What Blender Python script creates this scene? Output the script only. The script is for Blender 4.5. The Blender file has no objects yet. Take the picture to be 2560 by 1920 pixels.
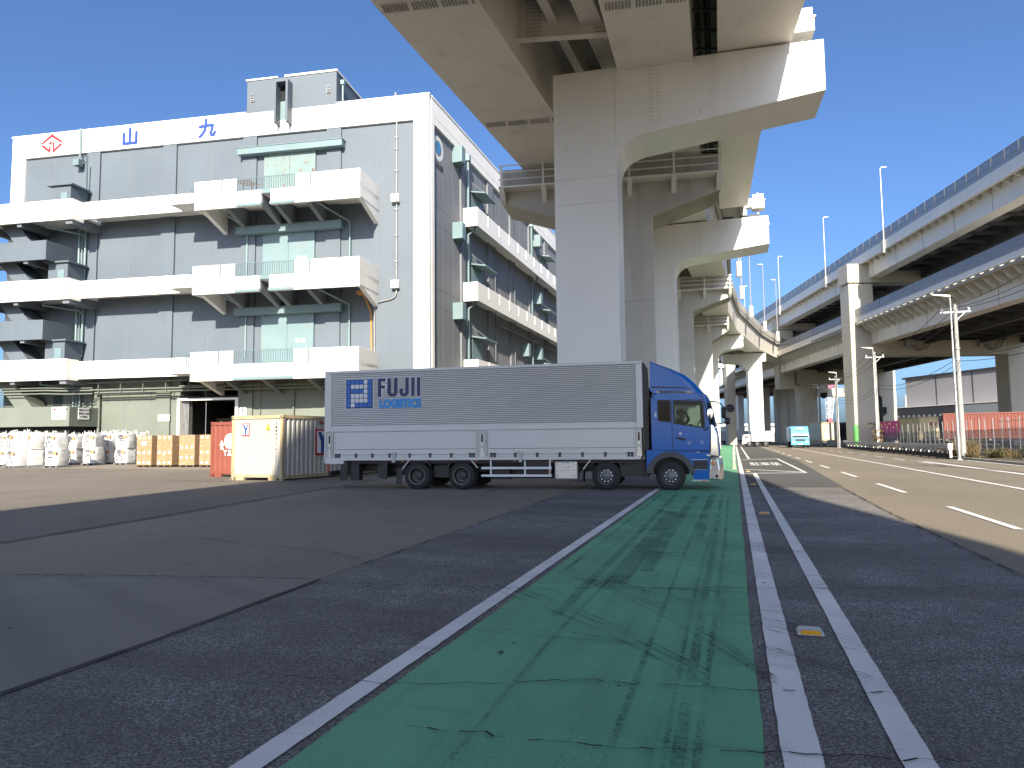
import bpy, math, random
from mathutils import Vector, Matrix
random.seed(11)
SC = bpy.context.scene
COL = SC.collection
R = math.radians

# ------------------------------------------------------------------ camera
cam_d = bpy.data.cameras.new('camera')
cam = bpy.data.objects.new('camera', cam_d)
COL.objects.link(cam)
cam_d.sensor_width = 36.0
cam_d.lens = 24.95
cam_d.clip_start = 0.05
cam_d.clip_end = 6000.0
cam.matrix_world = (Matrix.Translation((0, 0, 1.51)) @ Matrix.Rotation(R(94.5), 4, 'X')
                    @ Matrix.Rotation(R(-0.6), 4, 'Z'))
SC.camera = cam

# ------------------------------------------------------------------ daylight
SUN_EL, LIGHT_AZ = R(28.0), R(4.0)           # light travels towards azimuth 4 degrees (from +Y to +X)
world = bpy.data.worlds.new('World')
SC.world = world
world.use_nodes = True
wn = world.node_tree
sky = wn.nodes.new('ShaderNodeTexSky')
sky.sky_type = 'NISHITA'
sky.sun_disc = False
sky.sun_elevation = SUN_EL
sky.sun_rotation = LIGHT_AZ + math.pi
sky.altitude = 10.0
sky.air_density = 0.8
sky.dust_density = 2.4
sky.ozone_density = 7.5
bg = wn.nodes['Background']
bg.inputs['Strength'].default_value = 0.066
wn.links.new(sky.outputs['Color'], bg.inputs['Color'])
sun_d = bpy.data.lights.new('sun', 'SUN')
sun_d.energy = 3.4
sun_d.angle = R(0.53)
sun_d.color = (1.0, 0.90, 0.745)
sun = bpy.data.objects.new('sun', sun_d)
COL.objects.link(sun)
ldir = Vector((math.sin(LIGHT_AZ) * math.cos(SUN_EL), math.cos(LIGHT_AZ) * math.cos(SUN_EL), -math.sin(SUN_EL)))
sun.rotation_euler = ldir.to_track_quat('-Z', 'Y').to_euler()
sun.location = (-8, -40, 60)
SC.view_settings.view_transform = 'Standard'
SC.view_settings.look = 'None'
SC.view_settings.exposure = 1.72
SC.view_settings.gamma = 1.0
SC.view_settings.use_curve_mapping = False
try:
    SC.cycles.use_denoising = True
    SC.cycles.max_bounces = 8
    SC.cycles.diffuse_bounces = 4
    SC.cycles.glossy_bounces = 4
    SC.cycles.transmission_bounces = 6
    SC.cycles.transparent_max_bounces = 12
    SC.cycles.caustics_reflective = False
    SC.cycles.caustics_refractive = False
    SC.cycles.sample_clamp_indirect = 6.0
except Exception:
    pass

# ------------------------------------------------------------------ helpers
def tag(o, label=None, cat=None, group=None, kind=None):
    if label: o['label'] = label
    if cat: o['category'] = cat
    if group: o['group'] = group
    if kind: o['kind'] = kind
    return o

def thing(name, label, cat, loc=(0, 0, 0), rz=0.0, group=None):
    o = bpy.data.objects.new(name, None)
    COL.objects.link(o)
    o.empty_display_size = 0.3
    o.location = loc
    o.rotation_euler = (0, 0, rz)
    return tag(o, label, cat, group)

def copy_tree(o, parent=None):
    c = o.copy()
    COL.objects.link(c)
    c.parent = parent
    for ch in list(o.children):
        copy_tree(ch, c)
    return c

def link_mesh(name, me, parent=None, loc=None, rot=None, scale=None):
    o = bpy.data.objects.new(name, me)
    COL.objects.link(o)
    o.parent = parent
    if loc is not None: o.location = loc
    if rot is not None: o.rotation_euler = rot
    if scale is not None: o.scale = scale
    return o

class MB:
    """collects faces; build() links them as one mesh object"""
    def __init__(s):
        s.v, s.f, s.m = [], [], []
        s.cur = 0
    def add(s, vs, fs):
        n = len(s.v)
        s.v += [tuple(p) for p in vs]
        s.f += [tuple(i + n for i in f) for f in fs]
        s.m += [s.cur] * len(fs)
        return s
    def hexa(s, p):
        """8 points: bottom ring 0-3 ccw, top ring 4-7"""
        return s.add(p, [(3, 2, 1, 0), (4, 5, 6, 7), (0, 1, 5, 4), (1, 2, 6, 5), (2, 3, 7, 6), (3, 0, 4, 7)])
    def box(s, x0, x1, y0, y1, z0, z1):
        if x0 > x1: x0, x1 = x1, x0
        if y0 > y1: y0, y1 = y1, y0
        if z0 > z1: z0, z1 = z1, z0
        return s.hexa([(x0, y0, z0), (x1, y0, z0), (x1, y1, z0), (x0, y1, z0),
                       (x0, y0, z1), (x1, y0, z1), (x1, y1, z1), (x0, y1, z1)])
    def prism(s, poly, fn, a, b):
        """poly: list of (p,q), ccw; fn(p,q,t)->xyz; extruded t from a to b"""
        n = len(poly)
        vs = [fn(p, q, a) for p, q in poly] + [fn(p, q, b) for p, q in poly]
        fs = [tuple(range(n - 1, -1, -1)), tuple(range(n, 2 * n))]
        fs += [(i, (i + 1) % n, n + (i + 1) % n, n + i) for i in range(n)]
        return s.add(vs, fs)
    def xz(s, poly, y0, y1):          # outline in x,z, extruded along y
        return s.prism(poly, lambda p, q, t: (p, t, q), y0, y1)
    def yz(s, poly, x0, x1):
        return s.prism(poly, lambda p, q, t: (t, p, q), x0, x1)
    def xy(s, poly, z0, z1):
        return s.prism(poly, lambda p, q, t: (p, q, t), z0, z1)
    def bar(s, a, b, w, h=None, up=(0, 0, 1)):
        """rectangular bar from a to b"""
        h = h or w
        a, b = Vector(a), Vector(b)
        d = (b - a)
        if d.length < 1e-6: return s
        d.normalize()
        u = Vector(up)
        if abs(d.dot(u)) > 0.99: u = Vector((1, 0, 0))
        r = d.cross(u).normalized() * (w / 2)
        k = r.cross(d).normalized() * (h / 2)
        return s.hexa([a - r - k, a + r - k, b + r - k, b - r - k, a - r + k, a + r + k, b + r + k, b - r + k])
    def tube(s, pts, r, n=8, cap=True):
        pts = [Vector(p) for p in pts]
        rs = r if isinstance(r, (list, tuple)) else [r] * len(pts)
        vs, fs = [], []
        prev = None
        for i, p in enumerate(pts):
            if i == 0: d = pts[1] - pts[0]
            elif i == len(pts) - 1: d = pts[-1] - pts[-2]
            else: d = (pts[i + 1] - p).normalized() + (p - pts[i - 1]).normalized()
            d.normalize()
            if prev is None:
                u = Vector((0, 0, 1)) if abs(d.z) < 0.9 else Vector((1, 0, 0))
                a = d.cross(u).normalized()
            else:
                a = (prev - d * prev.dot(d)).normalized()
            prev = a
            b = d.cross(a)
            for k in range(n):
                t = 2 * math.pi * k / n
                vs.append(p + (a * math.cos(t) + b * math.sin(t)) * rs[i])
        for i in range(len(pts) - 1):
            for k in range(n):
                k2 = (k + 1) % n
                fs.append((i * n + k, i * n + k2, (i + 1) * n + k2, (i + 1) * n + k))
        if cap:
            fs.append(tuple(range(n - 1, -1, -1)))
            m = (len(pts) - 1) * n
            fs.append(tuple(range(m, m + n)))
        return s.add(vs, fs)
    def lathe(s, prof, c=(0, 0, 0), axis='Y', n=24, close=False):
        """prof: list of (radius, height along axis)"""
        vs, fs = [], []
        for r_, h in prof:
            for k in range(n):
                t = 2 * math.pi * k / n
                a, b = r_ * math.cos(t), r_ * math.sin(t)
                q = (a, h, b) if axis == 'Y' else ((h, a, b) if axis == 'X' else (a, b, h))
                vs.append((q[0] + c[0], q[1] + c[1], q[2] + c[2]))
        for i in range(len(prof) - 1):
            for k in range(n):
                k2 = (k + 1) % n
                fs.append((i * n + k, i * n + k2, (i + 1) * n + k2, (i + 1) * n + k))
        if close:
            fs.append(tuple(range(n - 1, -1, -1)))
            m = (len(prof) - 1) * n
            fs.append(tuple(range(m, m + n)))
        return s.add(vs, fs)
    def loft(s, rings, cap=True, closed=True):
        n = len(rings[0])
        vs = [p for r_ in rings for p in r_]
        fs = []
        for i in range(len(rings) - 1):
            for k in range(n if closed else n - 1):
                k2 = (k + 1) % n
                fs.append((i * n + k, i * n + k2, (i + 1) * n + k2, (i + 1) * n + k))
        if cap:
            fs.append(tuple(range(n - 1, -1, -1)))
            m = (len(rings) - 1) * n
            fs.append(tuple(range(m, m + n)))
        return s.add(vs, fs)
    def quad(s, a, b, c, d):
        return s.add([a, b, c, d], [(0, 1, 2, 3)])
    def mesh(s, name, mats, smooth=False, fix=True):
        me = bpy.data.meshes.new(name)
        me.from_pydata(s.v, [], s.f)
        if not isinstance(mats, (list, tuple)): mats = [mats]
        for m in mats: me.materials.append(m)
        if len(mats) > 1:
            me.polygons.foreach_set('material_index', s.m)
        if fix:
            import bmesh
            bm = bmesh.new(); bm.from_mesh(me)
            bmesh.ops.recalc_face_normals(bm, faces=bm.faces)
            bm.to_mesh(me); bm.free()
        if smooth:
            me.polygons.foreach_set('use_smooth', [True] * len(me.polygons))
            try: me.set_sharp_from_angle(angle=R(40))
            except Exception: pass
        me.update()
        return me
    def build(s, name, mats, parent=None, smooth=False, bevel=0.0, loc=None, rot=None, fix=True):
        me = s.mesh(name, mats, smooth, fix)
        o = link_mesh(name, me, parent, loc, rot)
        if bevel > 0:
            b = o.modifiers.new('bevel', 'BEVEL')
            b.width = bevel; b.segments = 2; b.limit_method = 'ANGLE'; b.angle_limit = R(50)
        return o

def build_split(mb, name, mats, parent=None, smooth=False, bevel=0.0):
    """one object for every separate piece collected in mb"""
    par = list(range(len(mb.v)))
    def find(i):
        while par[i] != i:
            par[i] = par[par[i]]; i = par[i]
        return i
    for f in mb.f:
        for i in f[1:]: par[find(i)] = find(f[0])
    groups = {}
    for k, f in enumerate(mb.f): groups.setdefault(find(f[0]), []).append(k)
    out = []
    for ks in groups.values():
        ids = sorted({i for k in ks for i in mb.f[k]}); loc = {i: n for n, i in enumerate(ids)}
        q = MB(); q.add([mb.v[i] for i in ids], [tuple(loc[i] for i in mb.f[k]) for k in ks])
        out.append(q.build(name, mats, parent, smooth, bevel))
    return out

def boxobj(name, m, parent, x0, x1, y0, y1, z0, z1, bevel=0.0):
    return MB().box(x0, x1, y0, y1, z0, z1).build(name, m, parent, bevel=bevel)

def arc(cx, cy, r, a0, a1, n):
    return [(cx + r * math.cos(R(a0 + (a1 - a0) * i / n)), cy + r * math.sin(R(a0 + (a1 - a0) * i / n))) for i in range(n + 1)]

def text_mesh(body, size, name='lettering', align='CENTER', weight=0.0, extrude=0.004):
    cu = bpy.data.curves.new(name, 'FONT')
    cu.body = body
    cu.size = size
    cu.align_x = align
    cu.align_y = 'CENTER'
    cu.offset = weight
    cu.extrude = extrude
    cu.resolution_u = 3
    o = bpy.data.objects.new(name, cu)
    COL.objects.link(o)
    dg = bpy.context.evaluated_depsgraph_get()
    me = bpy.data.meshes.new_from_object(o.evaluated_get(dg))
    bpy.data.objects.remove(o)
    return me

def lettering(body, size, m, parent, loc, rot, weight=0.0, name='lettering', extrude=0.004, sx=1.0):
    me = text_mesh(body, size, name, weight=weight, extrude=extrude)
    me.materials.clear()
    me.materials.append(m)
    o = link_mesh(name, me, parent, loc, rot)
    o.scale = (sx, 1, 1)
    return o

# ------------------------------------------------------------------ materials
MATS = {}
def nodes_of(name):
    m = bpy.data.materials.new(name)
    m.use_nodes = True
    nt = m.node_tree
    b = nt.nodes['Principled BSDF']
    MATS[name] = m
    return m, nt, b

def noise(nt, vec, scale, detail=4.0, rough=0.55):
    n = nt.nodes.new('ShaderNodeTexNoise')
    n.inputs['Scale'].default_value = scale
    n.inputs['Detail'].default_value = detail
    n.inputs['Roughness'].default_value = rough
    nt.links.new(vec, n.inputs['Vector'])
    return n.outputs['Fac']

def mapping(nt, vec, scale=(1, 1, 1), rot=(0, 0, 0), loc=(0, 0, 0)):
    n = nt.nodes.new('ShaderNodeMapping')
    n.inputs['Scale'].default_value = scale
    n.inputs['Rotation'].default_value = rot
    n.inputs['Location'].default_value = loc
    nt.links.new(vec, n.inputs['Vector'])
    return n.outputs['Vector']

def ramp(nt, fac, lo, hi, c0=(0, 0, 0, 1), c1=(1, 1, 1, 1)):
    n = nt.nodes.new('ShaderNodeValToRGB')
    n.color_ramp.elements[0].position = lo
    n.color_ramp.elements[1].position = hi
    n.color_ramp.elements[0].color = c0
    n.color_ramp.elements[1].color = c1
    nt.links.new(fac, n.inputs['Fac'])
    return n.outputs['Color']

def mix(nt, fac, a, b, kind='MIX'):
    n = nt.nodes.new('ShaderNodeMix')
    n.data_type = 'RGBA'
    n.blend_type = kind
    for sock, val in ((n.inputs[0], fac), (n.inputs[6], a), (n.inputs[7], b)):
        if isinstance(val, bpy.types.NodeSocket): nt.links.new(val, sock)
        elif isinstance(val, (int, float)): sock.default_value = val
        else: sock.default_value = (val[0], val[1], val[2], 1.0)
    return n.outputs[2]

def mathn(nt, op, a, b=None):
    n = nt.nodes.new('ShaderNodeMath')
    n.operation = op
    for sock, val in ((n.inputs[0], a), (n.inputs[1], b)):
        if val is None: continue
        if isinstance(val, bpy.types.NodeSocket): nt.links.new(val, sock)
        else: sock.default_value = val
    return n.outputs[0]

def position(nt):
    return nt.nodes.new('ShaderNodeNewGeometry').outputs['Position']

def objcoord(nt):
    return nt.nodes.new('ShaderNodeTexCoord').outputs['Object']

def bump(nt, b, h, strength=0.2, dist=0.02):
    n = nt.nodes.new('ShaderNodeBump')
    n.inputs['Strength'].default_value = strength
    n.inputs['Distance'].default_value = dist
    nt.links.new(h, n.inputs['Height'])
    nt.links.new(n.outputs['Normal'], b.inputs['Normal'])

def surf(name, col, rough=0.6, metal=0.0, var=0.12, vscale=0.7, streak=0.0, streak_col=(0.12, 0.10, 0.08),
         grain=0.0, gscale=40.0, spots=0.0, spot_col=(0.2, 0.08, 0.03), bmp=0.0, bscale=60.0, coat=0.0, sscale=(1.6, 1.6, 0.1)):
    """painted, concrete or metal surface with uneven tone, rain streaks, grain and rust spots"""
    m, nt, b = nodes_of(name)
    pos = position(nt)
    n1 = noise(nt, pos, vscale, 5.0)
    lo = tuple(c * (1 - var) for c in col); hi = tuple(min(1, c * (1 + var * 0.7)) for c in col)
    c = mix(nt, ramp(nt, n1, 0.3, 0.7), lo, hi)
    if grain:
        g = noise(nt, pos, gscale, 3.0, 0.7)
        c = mix(nt, grain, c, mix(nt, g, tuple(x * 0.35 for x in col), tuple(min(1, x * 1.7) for x in col)))
    if streak:
        s_ = noise(nt, mapping(nt, pos, sscale), 1.0, 4.0, 0.6)
        k = ramp(nt, s_, 0.52, 0.78)
        n2 = noise(nt, pos, 0.35, 2.0)
        k = mathn(nt, 'MULTIPLY', k, ramp(nt, n2, 0.35, 0.65))
        c = mix(nt, mathn(nt, 'MULTIPLY', k, streak), c, streak_col)
    if spots:
        s_ = noise(nt, pos, 3.2, 5.0, 0.65)
        c = mix(nt, mathn(nt, 'MULTIPLY', ramp(nt, s_, 0.60, 0.645), spots), c, spot_col)
    nt.links.new(c, b.inputs['Base Color'])
    r1 = mathn(nt, 'MULTIPLY_ADD', n1, 0.18)
    r1.node.inputs[2].default_value = max(0.02, rough - 0.09)
    nt.links.new(r1, b.inputs['Roughness'])
    b.inputs['Metallic'].default_value = metal
    if coat:
        b.inputs['Coat Weight'].default_value = coat
        b.inputs['Coat Roughness'].default_value = 0.06
    if bmp:
        bump(nt, b, noise(nt, pos, bscale, 4.0), bmp, 0.01)
    return m

def plain(name, col, rough=0.6, metal=0.0, emit=None):
    m, nt, b = nodes_of(name)
    pos = position(nt)
    n1 = noise(nt, pos, 6.0, 3.0)
    c = mix(nt, n1, tuple(x * 0.9 for x in col), tuple(min(1, x * 1.08) for x in col))
    nt.links.new(c, b.inputs['Base Color'])
    b.inputs['Roughness'].default_value = rough
    b.inputs['Metallic'].default_value = metal
    return m

# ================================================================== ground and road
RHO = R(17.3)                                    # azimuth of the road
def road_xy(q, s):
    """q metres right of the camera line, s metres along the road -> world x,y"""
    return (q * math.cos(RHO) + s * math.sin(RHO), -q * math.sin(RHO) + s * math.cos(RHO))

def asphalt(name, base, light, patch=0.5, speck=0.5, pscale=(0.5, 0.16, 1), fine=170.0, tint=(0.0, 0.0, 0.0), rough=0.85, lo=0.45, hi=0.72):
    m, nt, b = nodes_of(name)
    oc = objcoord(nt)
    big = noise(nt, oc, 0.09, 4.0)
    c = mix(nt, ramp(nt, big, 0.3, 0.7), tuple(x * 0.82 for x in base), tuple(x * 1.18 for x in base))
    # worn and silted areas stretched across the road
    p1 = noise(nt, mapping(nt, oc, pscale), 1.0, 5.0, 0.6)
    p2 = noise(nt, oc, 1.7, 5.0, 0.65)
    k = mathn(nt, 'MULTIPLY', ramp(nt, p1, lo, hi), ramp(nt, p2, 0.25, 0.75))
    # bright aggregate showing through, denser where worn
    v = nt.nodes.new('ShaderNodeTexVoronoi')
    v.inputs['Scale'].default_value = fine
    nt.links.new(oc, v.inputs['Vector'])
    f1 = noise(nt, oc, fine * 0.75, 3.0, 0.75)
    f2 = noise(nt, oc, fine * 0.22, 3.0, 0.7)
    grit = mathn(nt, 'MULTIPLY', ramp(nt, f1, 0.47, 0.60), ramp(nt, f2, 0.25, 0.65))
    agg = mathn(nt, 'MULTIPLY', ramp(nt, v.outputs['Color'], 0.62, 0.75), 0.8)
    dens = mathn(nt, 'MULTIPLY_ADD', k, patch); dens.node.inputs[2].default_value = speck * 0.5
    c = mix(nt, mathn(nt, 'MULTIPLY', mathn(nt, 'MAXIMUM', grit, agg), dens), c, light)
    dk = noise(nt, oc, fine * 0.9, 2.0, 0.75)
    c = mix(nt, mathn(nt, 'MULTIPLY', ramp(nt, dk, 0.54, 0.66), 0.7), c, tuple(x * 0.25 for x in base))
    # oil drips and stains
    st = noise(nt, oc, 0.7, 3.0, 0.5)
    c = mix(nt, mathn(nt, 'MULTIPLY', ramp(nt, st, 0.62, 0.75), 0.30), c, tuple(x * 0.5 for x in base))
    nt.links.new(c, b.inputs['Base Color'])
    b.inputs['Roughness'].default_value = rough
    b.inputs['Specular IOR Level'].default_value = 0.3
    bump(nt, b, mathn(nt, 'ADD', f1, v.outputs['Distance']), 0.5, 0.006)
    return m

M_yard = asphalt('yard_asphalt', (0.215, 0.185, 0.142), (0.42, 0.37, 0.29), patch=0.9, speck=0.55, fine=48.0, lo=0.4, hi=0.8)
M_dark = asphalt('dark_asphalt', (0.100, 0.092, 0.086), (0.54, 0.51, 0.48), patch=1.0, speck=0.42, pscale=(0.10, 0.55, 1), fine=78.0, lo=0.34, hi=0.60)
M_new = asphalt('new_asphalt', (0.095, 0.092, 0.085), (0.17, 0.165, 0.155), patch=0.25, speck=0.3, fine=70.0)
M_yardd = asphalt('yard_dark_asphalt', (0.150, 0.130, 0.105), (0.36, 0.32, 0.26), patch=0.95, speck=0.45, pscale=(0.35, 0.12, 1), fine=48.0)
M_road = asphalt('road_asphalt', (0.205, 0.175, 0.128), (0.38, 0.33, 0.25), patch=0.45, speck=0.4, pscale=(0.5, 0.10, 1), fine=48.0)

def concrete_slab_mat():
    m, nt, b = nodes_of('concrete_slab')
    oc = objcoord(nt)
    n1 = noise(nt, oc, 0.6, 6.0, 0.6)
    c = mix(nt, ramp(nt, n1, 0.3, 0.7), (0.19, 0.168, 0.145), (0.255, 0.228, 0.197))
    # broad curved tyre sweeps
    w = nt.nodes.new('ShaderNodeTexWave')
    w.wave_type = 'RINGS'; w.inputs['Scale'].default_value = 0.35; w.inputs['Distortion'].default_value = 3.0
    w.inputs['Detail'].default_value = 3.0
    nt.links.new(mapping(nt, oc, (1, 1, 1), (0, 0, 0.5), (3, 1, 0)), w.inputs['Vector'])
    c = mix(nt, mathn(nt, 'MULTIPLY', ramp(nt, w.outputs['Fac'], 0.5, 0.9), 0.22), c, (0.06, 0.058, 0.055))
    n2 = noise(nt, oc, 110.0, 3.0, 0.7)
    c = mix(nt, 0.22, c, mix(nt, n2, (0.04, 0.04, 0.038), (0.2, 0.19, 0.18)))
    nt.links.new(c, b.inputs['Base Color'])
    b.inputs['Roughness'].default_value = 0.8
    bump(nt, b, n2, 0.15, 0.004)
    return m
M_slab = concrete_slab_mat()

def lane_paint(name, base, worn, amount=0.5, tyre=True):
    m, nt, b = nodes_of(name)
    oc = objcoord(nt)
    n1 = noise(nt, oc, 0.8, 5.0, 0.6)
    c = mix(nt, ramp(nt, n1, 0.3, 0.7), tuple(x * 0.8 for x in base), tuple(x * 1.12 for x in base))
    pit = noise(nt, oc, 45.0, 3.0, 0.75)
    pit2 = noise(nt, mapping(nt, oc, (1, 0.35, 1)), 2.2, 4.0, 0.6)
    k = mathn(nt, 'MULTIPLY', ramp(nt, pit, 0.55, 0.66), ramp(nt, pit2, 0.42, 0.66))
    c = mix(nt, mathn(nt, 'MULTIPLY', k, amount), c, worn)
    if tyre:
        # rubber laid along the wheel tracks
        tr = noise(nt, mapping(nt, oc, (5.5, 0.05, 1)), 1.0, 3.0, 0.55)
        t2 = noise(nt, mapping(nt, oc, (3, 0.6, 1)), 3.0, 5.0, 0.7)
        k2 = mathn(nt, 'MULTIPLY', ramp(nt, tr, 0.54, 0.70), ramp(nt, t2, 0.36, 0.62))
        c = mix(nt, mathn(nt, 'MULTIPLY', k2, 0.35), c, (0.022, 0.034, 0.030))
        # thin skids drawn across the lane
        for ang, sc in ((1.05, 2.6), (0.86, 3.4)):
            q_ = noise(nt, mapping(nt, oc, (0.10, sc * 2.4, 1), (0, 0, ang)), 1.0, 2.0, 0.5)
            q2 = noise(nt, oc, 0.5, 2.0)
            k3 = mathn(nt, 'MULTIPLY', ramp(nt, q_, 0.60, 0.67), ramp(nt, q2, 0.42, 0.6))
            c = mix(nt, mathn(nt, 'MULTIPLY', k3, 0.4), c, (0.02, 0.03, 0.028))
    else:
        q_ = noise(nt, mapping(nt, oc, (0.5, 5.0, 1), (0, 0, 0.7)), 1.0, 3.0, 0.5)
        c = mix(nt, mathn(nt, 'MULTIPLY', ramp(nt, q_, 0.60, 0.72), 0.4), c, (0.14, 0.145, 0.16))
    if tyre:
        w1 = noise(nt, oc, 70.0, 3.0, 0.8)
        w2 = noise(nt, mapping(nt, oc, (2.6, 0.12, 1), (0, 0, 0), (1.3, 0, 0)), 1.0, 4.0, 0.6)
        k4 = mathn(nt, 'MULTIPLY', ramp(nt, w1, 0.52, 0.60), ramp(nt, w2, 0.46, 0.62))
        c = mix(nt, mathn(nt, 'MULTIPLY', k4, 0.75), c, (0.075, 0.085, 0.082))
    g = noise(nt, oc, 120.0, 2.0, 0.7)
    c = mix(nt, 0.22, c, mix(nt, g, tuple(x * 0.3 for x in base), tuple(min(1, x * 1.6) for x in base)))
    nt.links.new(c, b.inputs['Base Color'])
    b.inputs['Roughness'].default_value = 0.75
    bump(nt, b, g, 0.25, 0.004)
    return m
M_green = lane_paint('green_lane_paint', (0.13, 0.39, 0.205), (0.05, 0.06, 0.06), 0.85)
M_white = lane_paint('white_line_paint', (0.80, 0.76, 0.71), (0.16, 0.16, 0.17), 0.55, tyre=False)
M_crack = plain('crack_filler', (0.012, 0.012, 0.012), 0.9)
def faded_orange():
    m, nt, b = nodes_of('orange_survey_paint')
    n1 = noise(nt, objcoord(nt), 40.0, 4.0, 0.8)
    nt.links.new(mathn(nt, 'MULTIPLY', ramp(nt, n1, 0.42, 0.62), 0.6), b.inputs['Alpha'])
    b.inputs['Base Color'].default_value = (0.36, 0.14, 0.05, 1)
    b.inputs['Roughness'].default_value = 0.85
    return m
M_orange_mark = faded_orange()

def sheet(name, outline, m, z, sub=None):
    """flat sheet given in road coordinates (q, s)"""
    mb = MB()
    n = len(outline)
    if n > 20 and n % 2 == 0:                    # long strip: one quad per step
        for i in range(n // 2 - 1):
            a, b, c, d = outline[i], outline[i + 1], outline[n - 2 - i], outline[n - 1 - i]
            mb.quad((a[0], a[1], 0), (b[0], b[1], 0), (c[0], c[1], 0), (d[0], d[1], 0))
    else:
        mb.add([(q, s, 0) for q, s in outline], [tuple(range(n))])
    o = mb.build(name, m, None, fix=False)
    o.location = (0, 0, z)
    o.rotation_euler = (0, 0, -RHO)
    o['kind'] = 'structure'
    me = o.data
    if me.polygons[0].normal.z < 0: me.flip_normals()
    return o

def ragged(q0, q1, s0, s1, step=0.04, amp=0.003):
    """strip outline with slightly uneven long edges"""
    L = []
    s = s0
    while s < s1:
        L.append(s); s += step * (1 + max(0, s) * 0.35)
    L.append(s1)
    rng = random.Random(int(q0 * 1000) + 5)
    return [(q1 + rng.uniform(-amp, amp), s) for s in L] + [(q0 + rng.uniform(-amp, amp), s) for s in reversed(L)]

sheet('ground', [(-2500, -400), (2500, -400), (2500, 4000), (-2500, 4000)], M_yard, 0.0)
sheet('road_surface', [(-3.6, 22.0), (2.9, 22.0), (2.9, -40), (14.0, -40), (13.6, 60), (13.0, 420), (-3.6, 420)], M_road, 0.004)
sheet('yard_strip', [(-60, -40), (-8.6, -30), (-10.2, 4), (-10.81, 8.2), (-11.4, 12.3), (-12.8, 21.8), (-14.2, 31), (-60, 38)], M_yardd, 0.004)
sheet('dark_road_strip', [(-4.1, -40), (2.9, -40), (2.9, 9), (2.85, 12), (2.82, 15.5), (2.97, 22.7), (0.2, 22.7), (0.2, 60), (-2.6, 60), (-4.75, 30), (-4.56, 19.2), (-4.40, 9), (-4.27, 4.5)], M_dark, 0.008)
sheet('new_road_patch', [(0.2, 22.72), (3.05, 23.14), (3.8, 48.3), (3.6, 140), (0.2, 140)], M_new, 0.012)
sheet('concrete_slab', [(-9.0, -8.0), (-4.2, -8.0), (-4.27, 4.5), (-4.36, 6.88), (-7.53, 6.36), (-8.6, 6.0)], M_slab, 0.012)
sheet('green_bus_lane', ragged(-2.06, 0.08, -3, 150, 0.2, 0.012), M_green, 0.012)
W = 0.016
sheet('lane_line', ragged(-2.28, -2.13, -3, 150), M_white, W)
sheet('lane_line', ragged(0.165, 0.345, -3, 150), M_white, W)
sheet('lane_line', ragged(0.685, 0.835, -3, 31.4), M_white, W)
sheet('lane_line', [(0.84, 52.4), (0.99, 52.4), (1.05, 125), (0.91, 125)], M_white, W)
for i in range(14):
    s0 = 13.25 + i * 7.86
    sheet('lane_dash', ragged(4.19, 4.33, s0, s0 + 3.9, 0.3), M_white, W)
sheet('lane_line', ragged(7.45, 7.62, -10, 330, 0.3), M_white, W)
for i in range(12):
    s0 = 42.6 + i * 6.7
    sheet('lane_dash', ragged(9.95, 10.09, s0, s0 + 3.4, 0.4), M_white, W)
sheet('lane_line', ragged(10.25, 10.55, 31, 46.5, 0.4), M_white, W)
sheet('lane_line', ragged(13.05, 13.25, 36, 48.5, 0.4), M_white, W)
# hatched box with the word painted on the new patch
def qline(name, a, b, w):
    d = Vector((b[0] - a[0], b[1] - a[1])); d.normalize(); n = Vector((-d.y, d.x)) * (w / 2)
    return sheet(name, [(a[0] + n.x, a[1] + n.y), (b[0] + n.x, b[1] + n.y), (b[0] - n.x, b[1] - n.y), (a[0] - n.x, a[1] - n.y)], M_white, W + 0.004)
qline('box_marking', (0.45, 50.0), (2.78, 52.6), 0.35)
qline('box_marking', (2.78, 52.6), (2.80, 32.0), 0.13)
qline('box_marking', (2.80, 32.0), (0.40, 31.35), 0.30)
qline('box_marking', (0.45, 35.2), (2.75, 32.6), 0.25)
word = text_mesh('駐車禁', 1.0, 'road_lettering', weight=0.01, extrude=0.0)
word.materials.clear(); word.materials.append(M_white)
wo = link_mesh('road_lettering', word)
wo.location = (*road_xy(1.6, 42.2), W + 0.004); wo.rotation_euler = (0, 0, -RHO); wo.scale = (0.55, 5.2, 1)
wo['kind'] = 'structure'
for q, s, w, l in ((2.97, 10.2, 0.09, 0.22), (2.05, 7.64, 0.16, 0.06), (1.0, 24.5, 0.08, 0.3), (-1.2, 21.7, 0.14, 0.1)):
    sheet('survey_mark', [(q - w, s - l * 0.4), (q + w * 0.8, s - l * 0.5), (q + w, s + l * 0.4), (q - w * 0.7, s + l * 0.5)], M_orange_mark, W + 0.006)

# cracks and joints: jagged dark threads lying on the surface
mb = MB()
def crack(pts, w=0.012, seed=1, jit=0.014, step=0.06):
    rng = random.Random(seed)
    line = []
    for a, b in zip(pts[:-1], pts[1:]):
        n = max(2, int(math.hypot(b[0] - a[0], b[1] - a[1]) / step))
        for i in range(n):
            t = i / n
            line.append((a[0] + (b[0] - a[0]) * t + rng.gauss(0, jit * 0.5), a[1] + (b[1] - a[1]) * t + rng.gauss(0, jit)))
    line.append(pts[-1])
    for (a, b) in zip(line[:-1], line[1:]):
        if rng.random() < 0.06: continue
        ww = w * 0.55 * rng.uniform(0.3, 1.5)
        d = Vector((b[0] - a[0], b[1] - a[1]))
        if d.length < 1e-5: continue
        d.normalize(); n = Vector((-d.y, d.x)) * ww / 2
        mb.quad((a[0] + n.x, a[1] + n.y, 0), (b[0] + n.x, b[1] + n.y, 0), (b[0] - n.x, b[1] - n.y, 0), (a[0] - n.x, a[1] - n.y, 0))
crack([(-4.3, 6.7), (-2.2, 6.95), (0.1, 7.55), (1.6, 7.9), (3.3, 8.6)], 0.024, 2)
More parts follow.
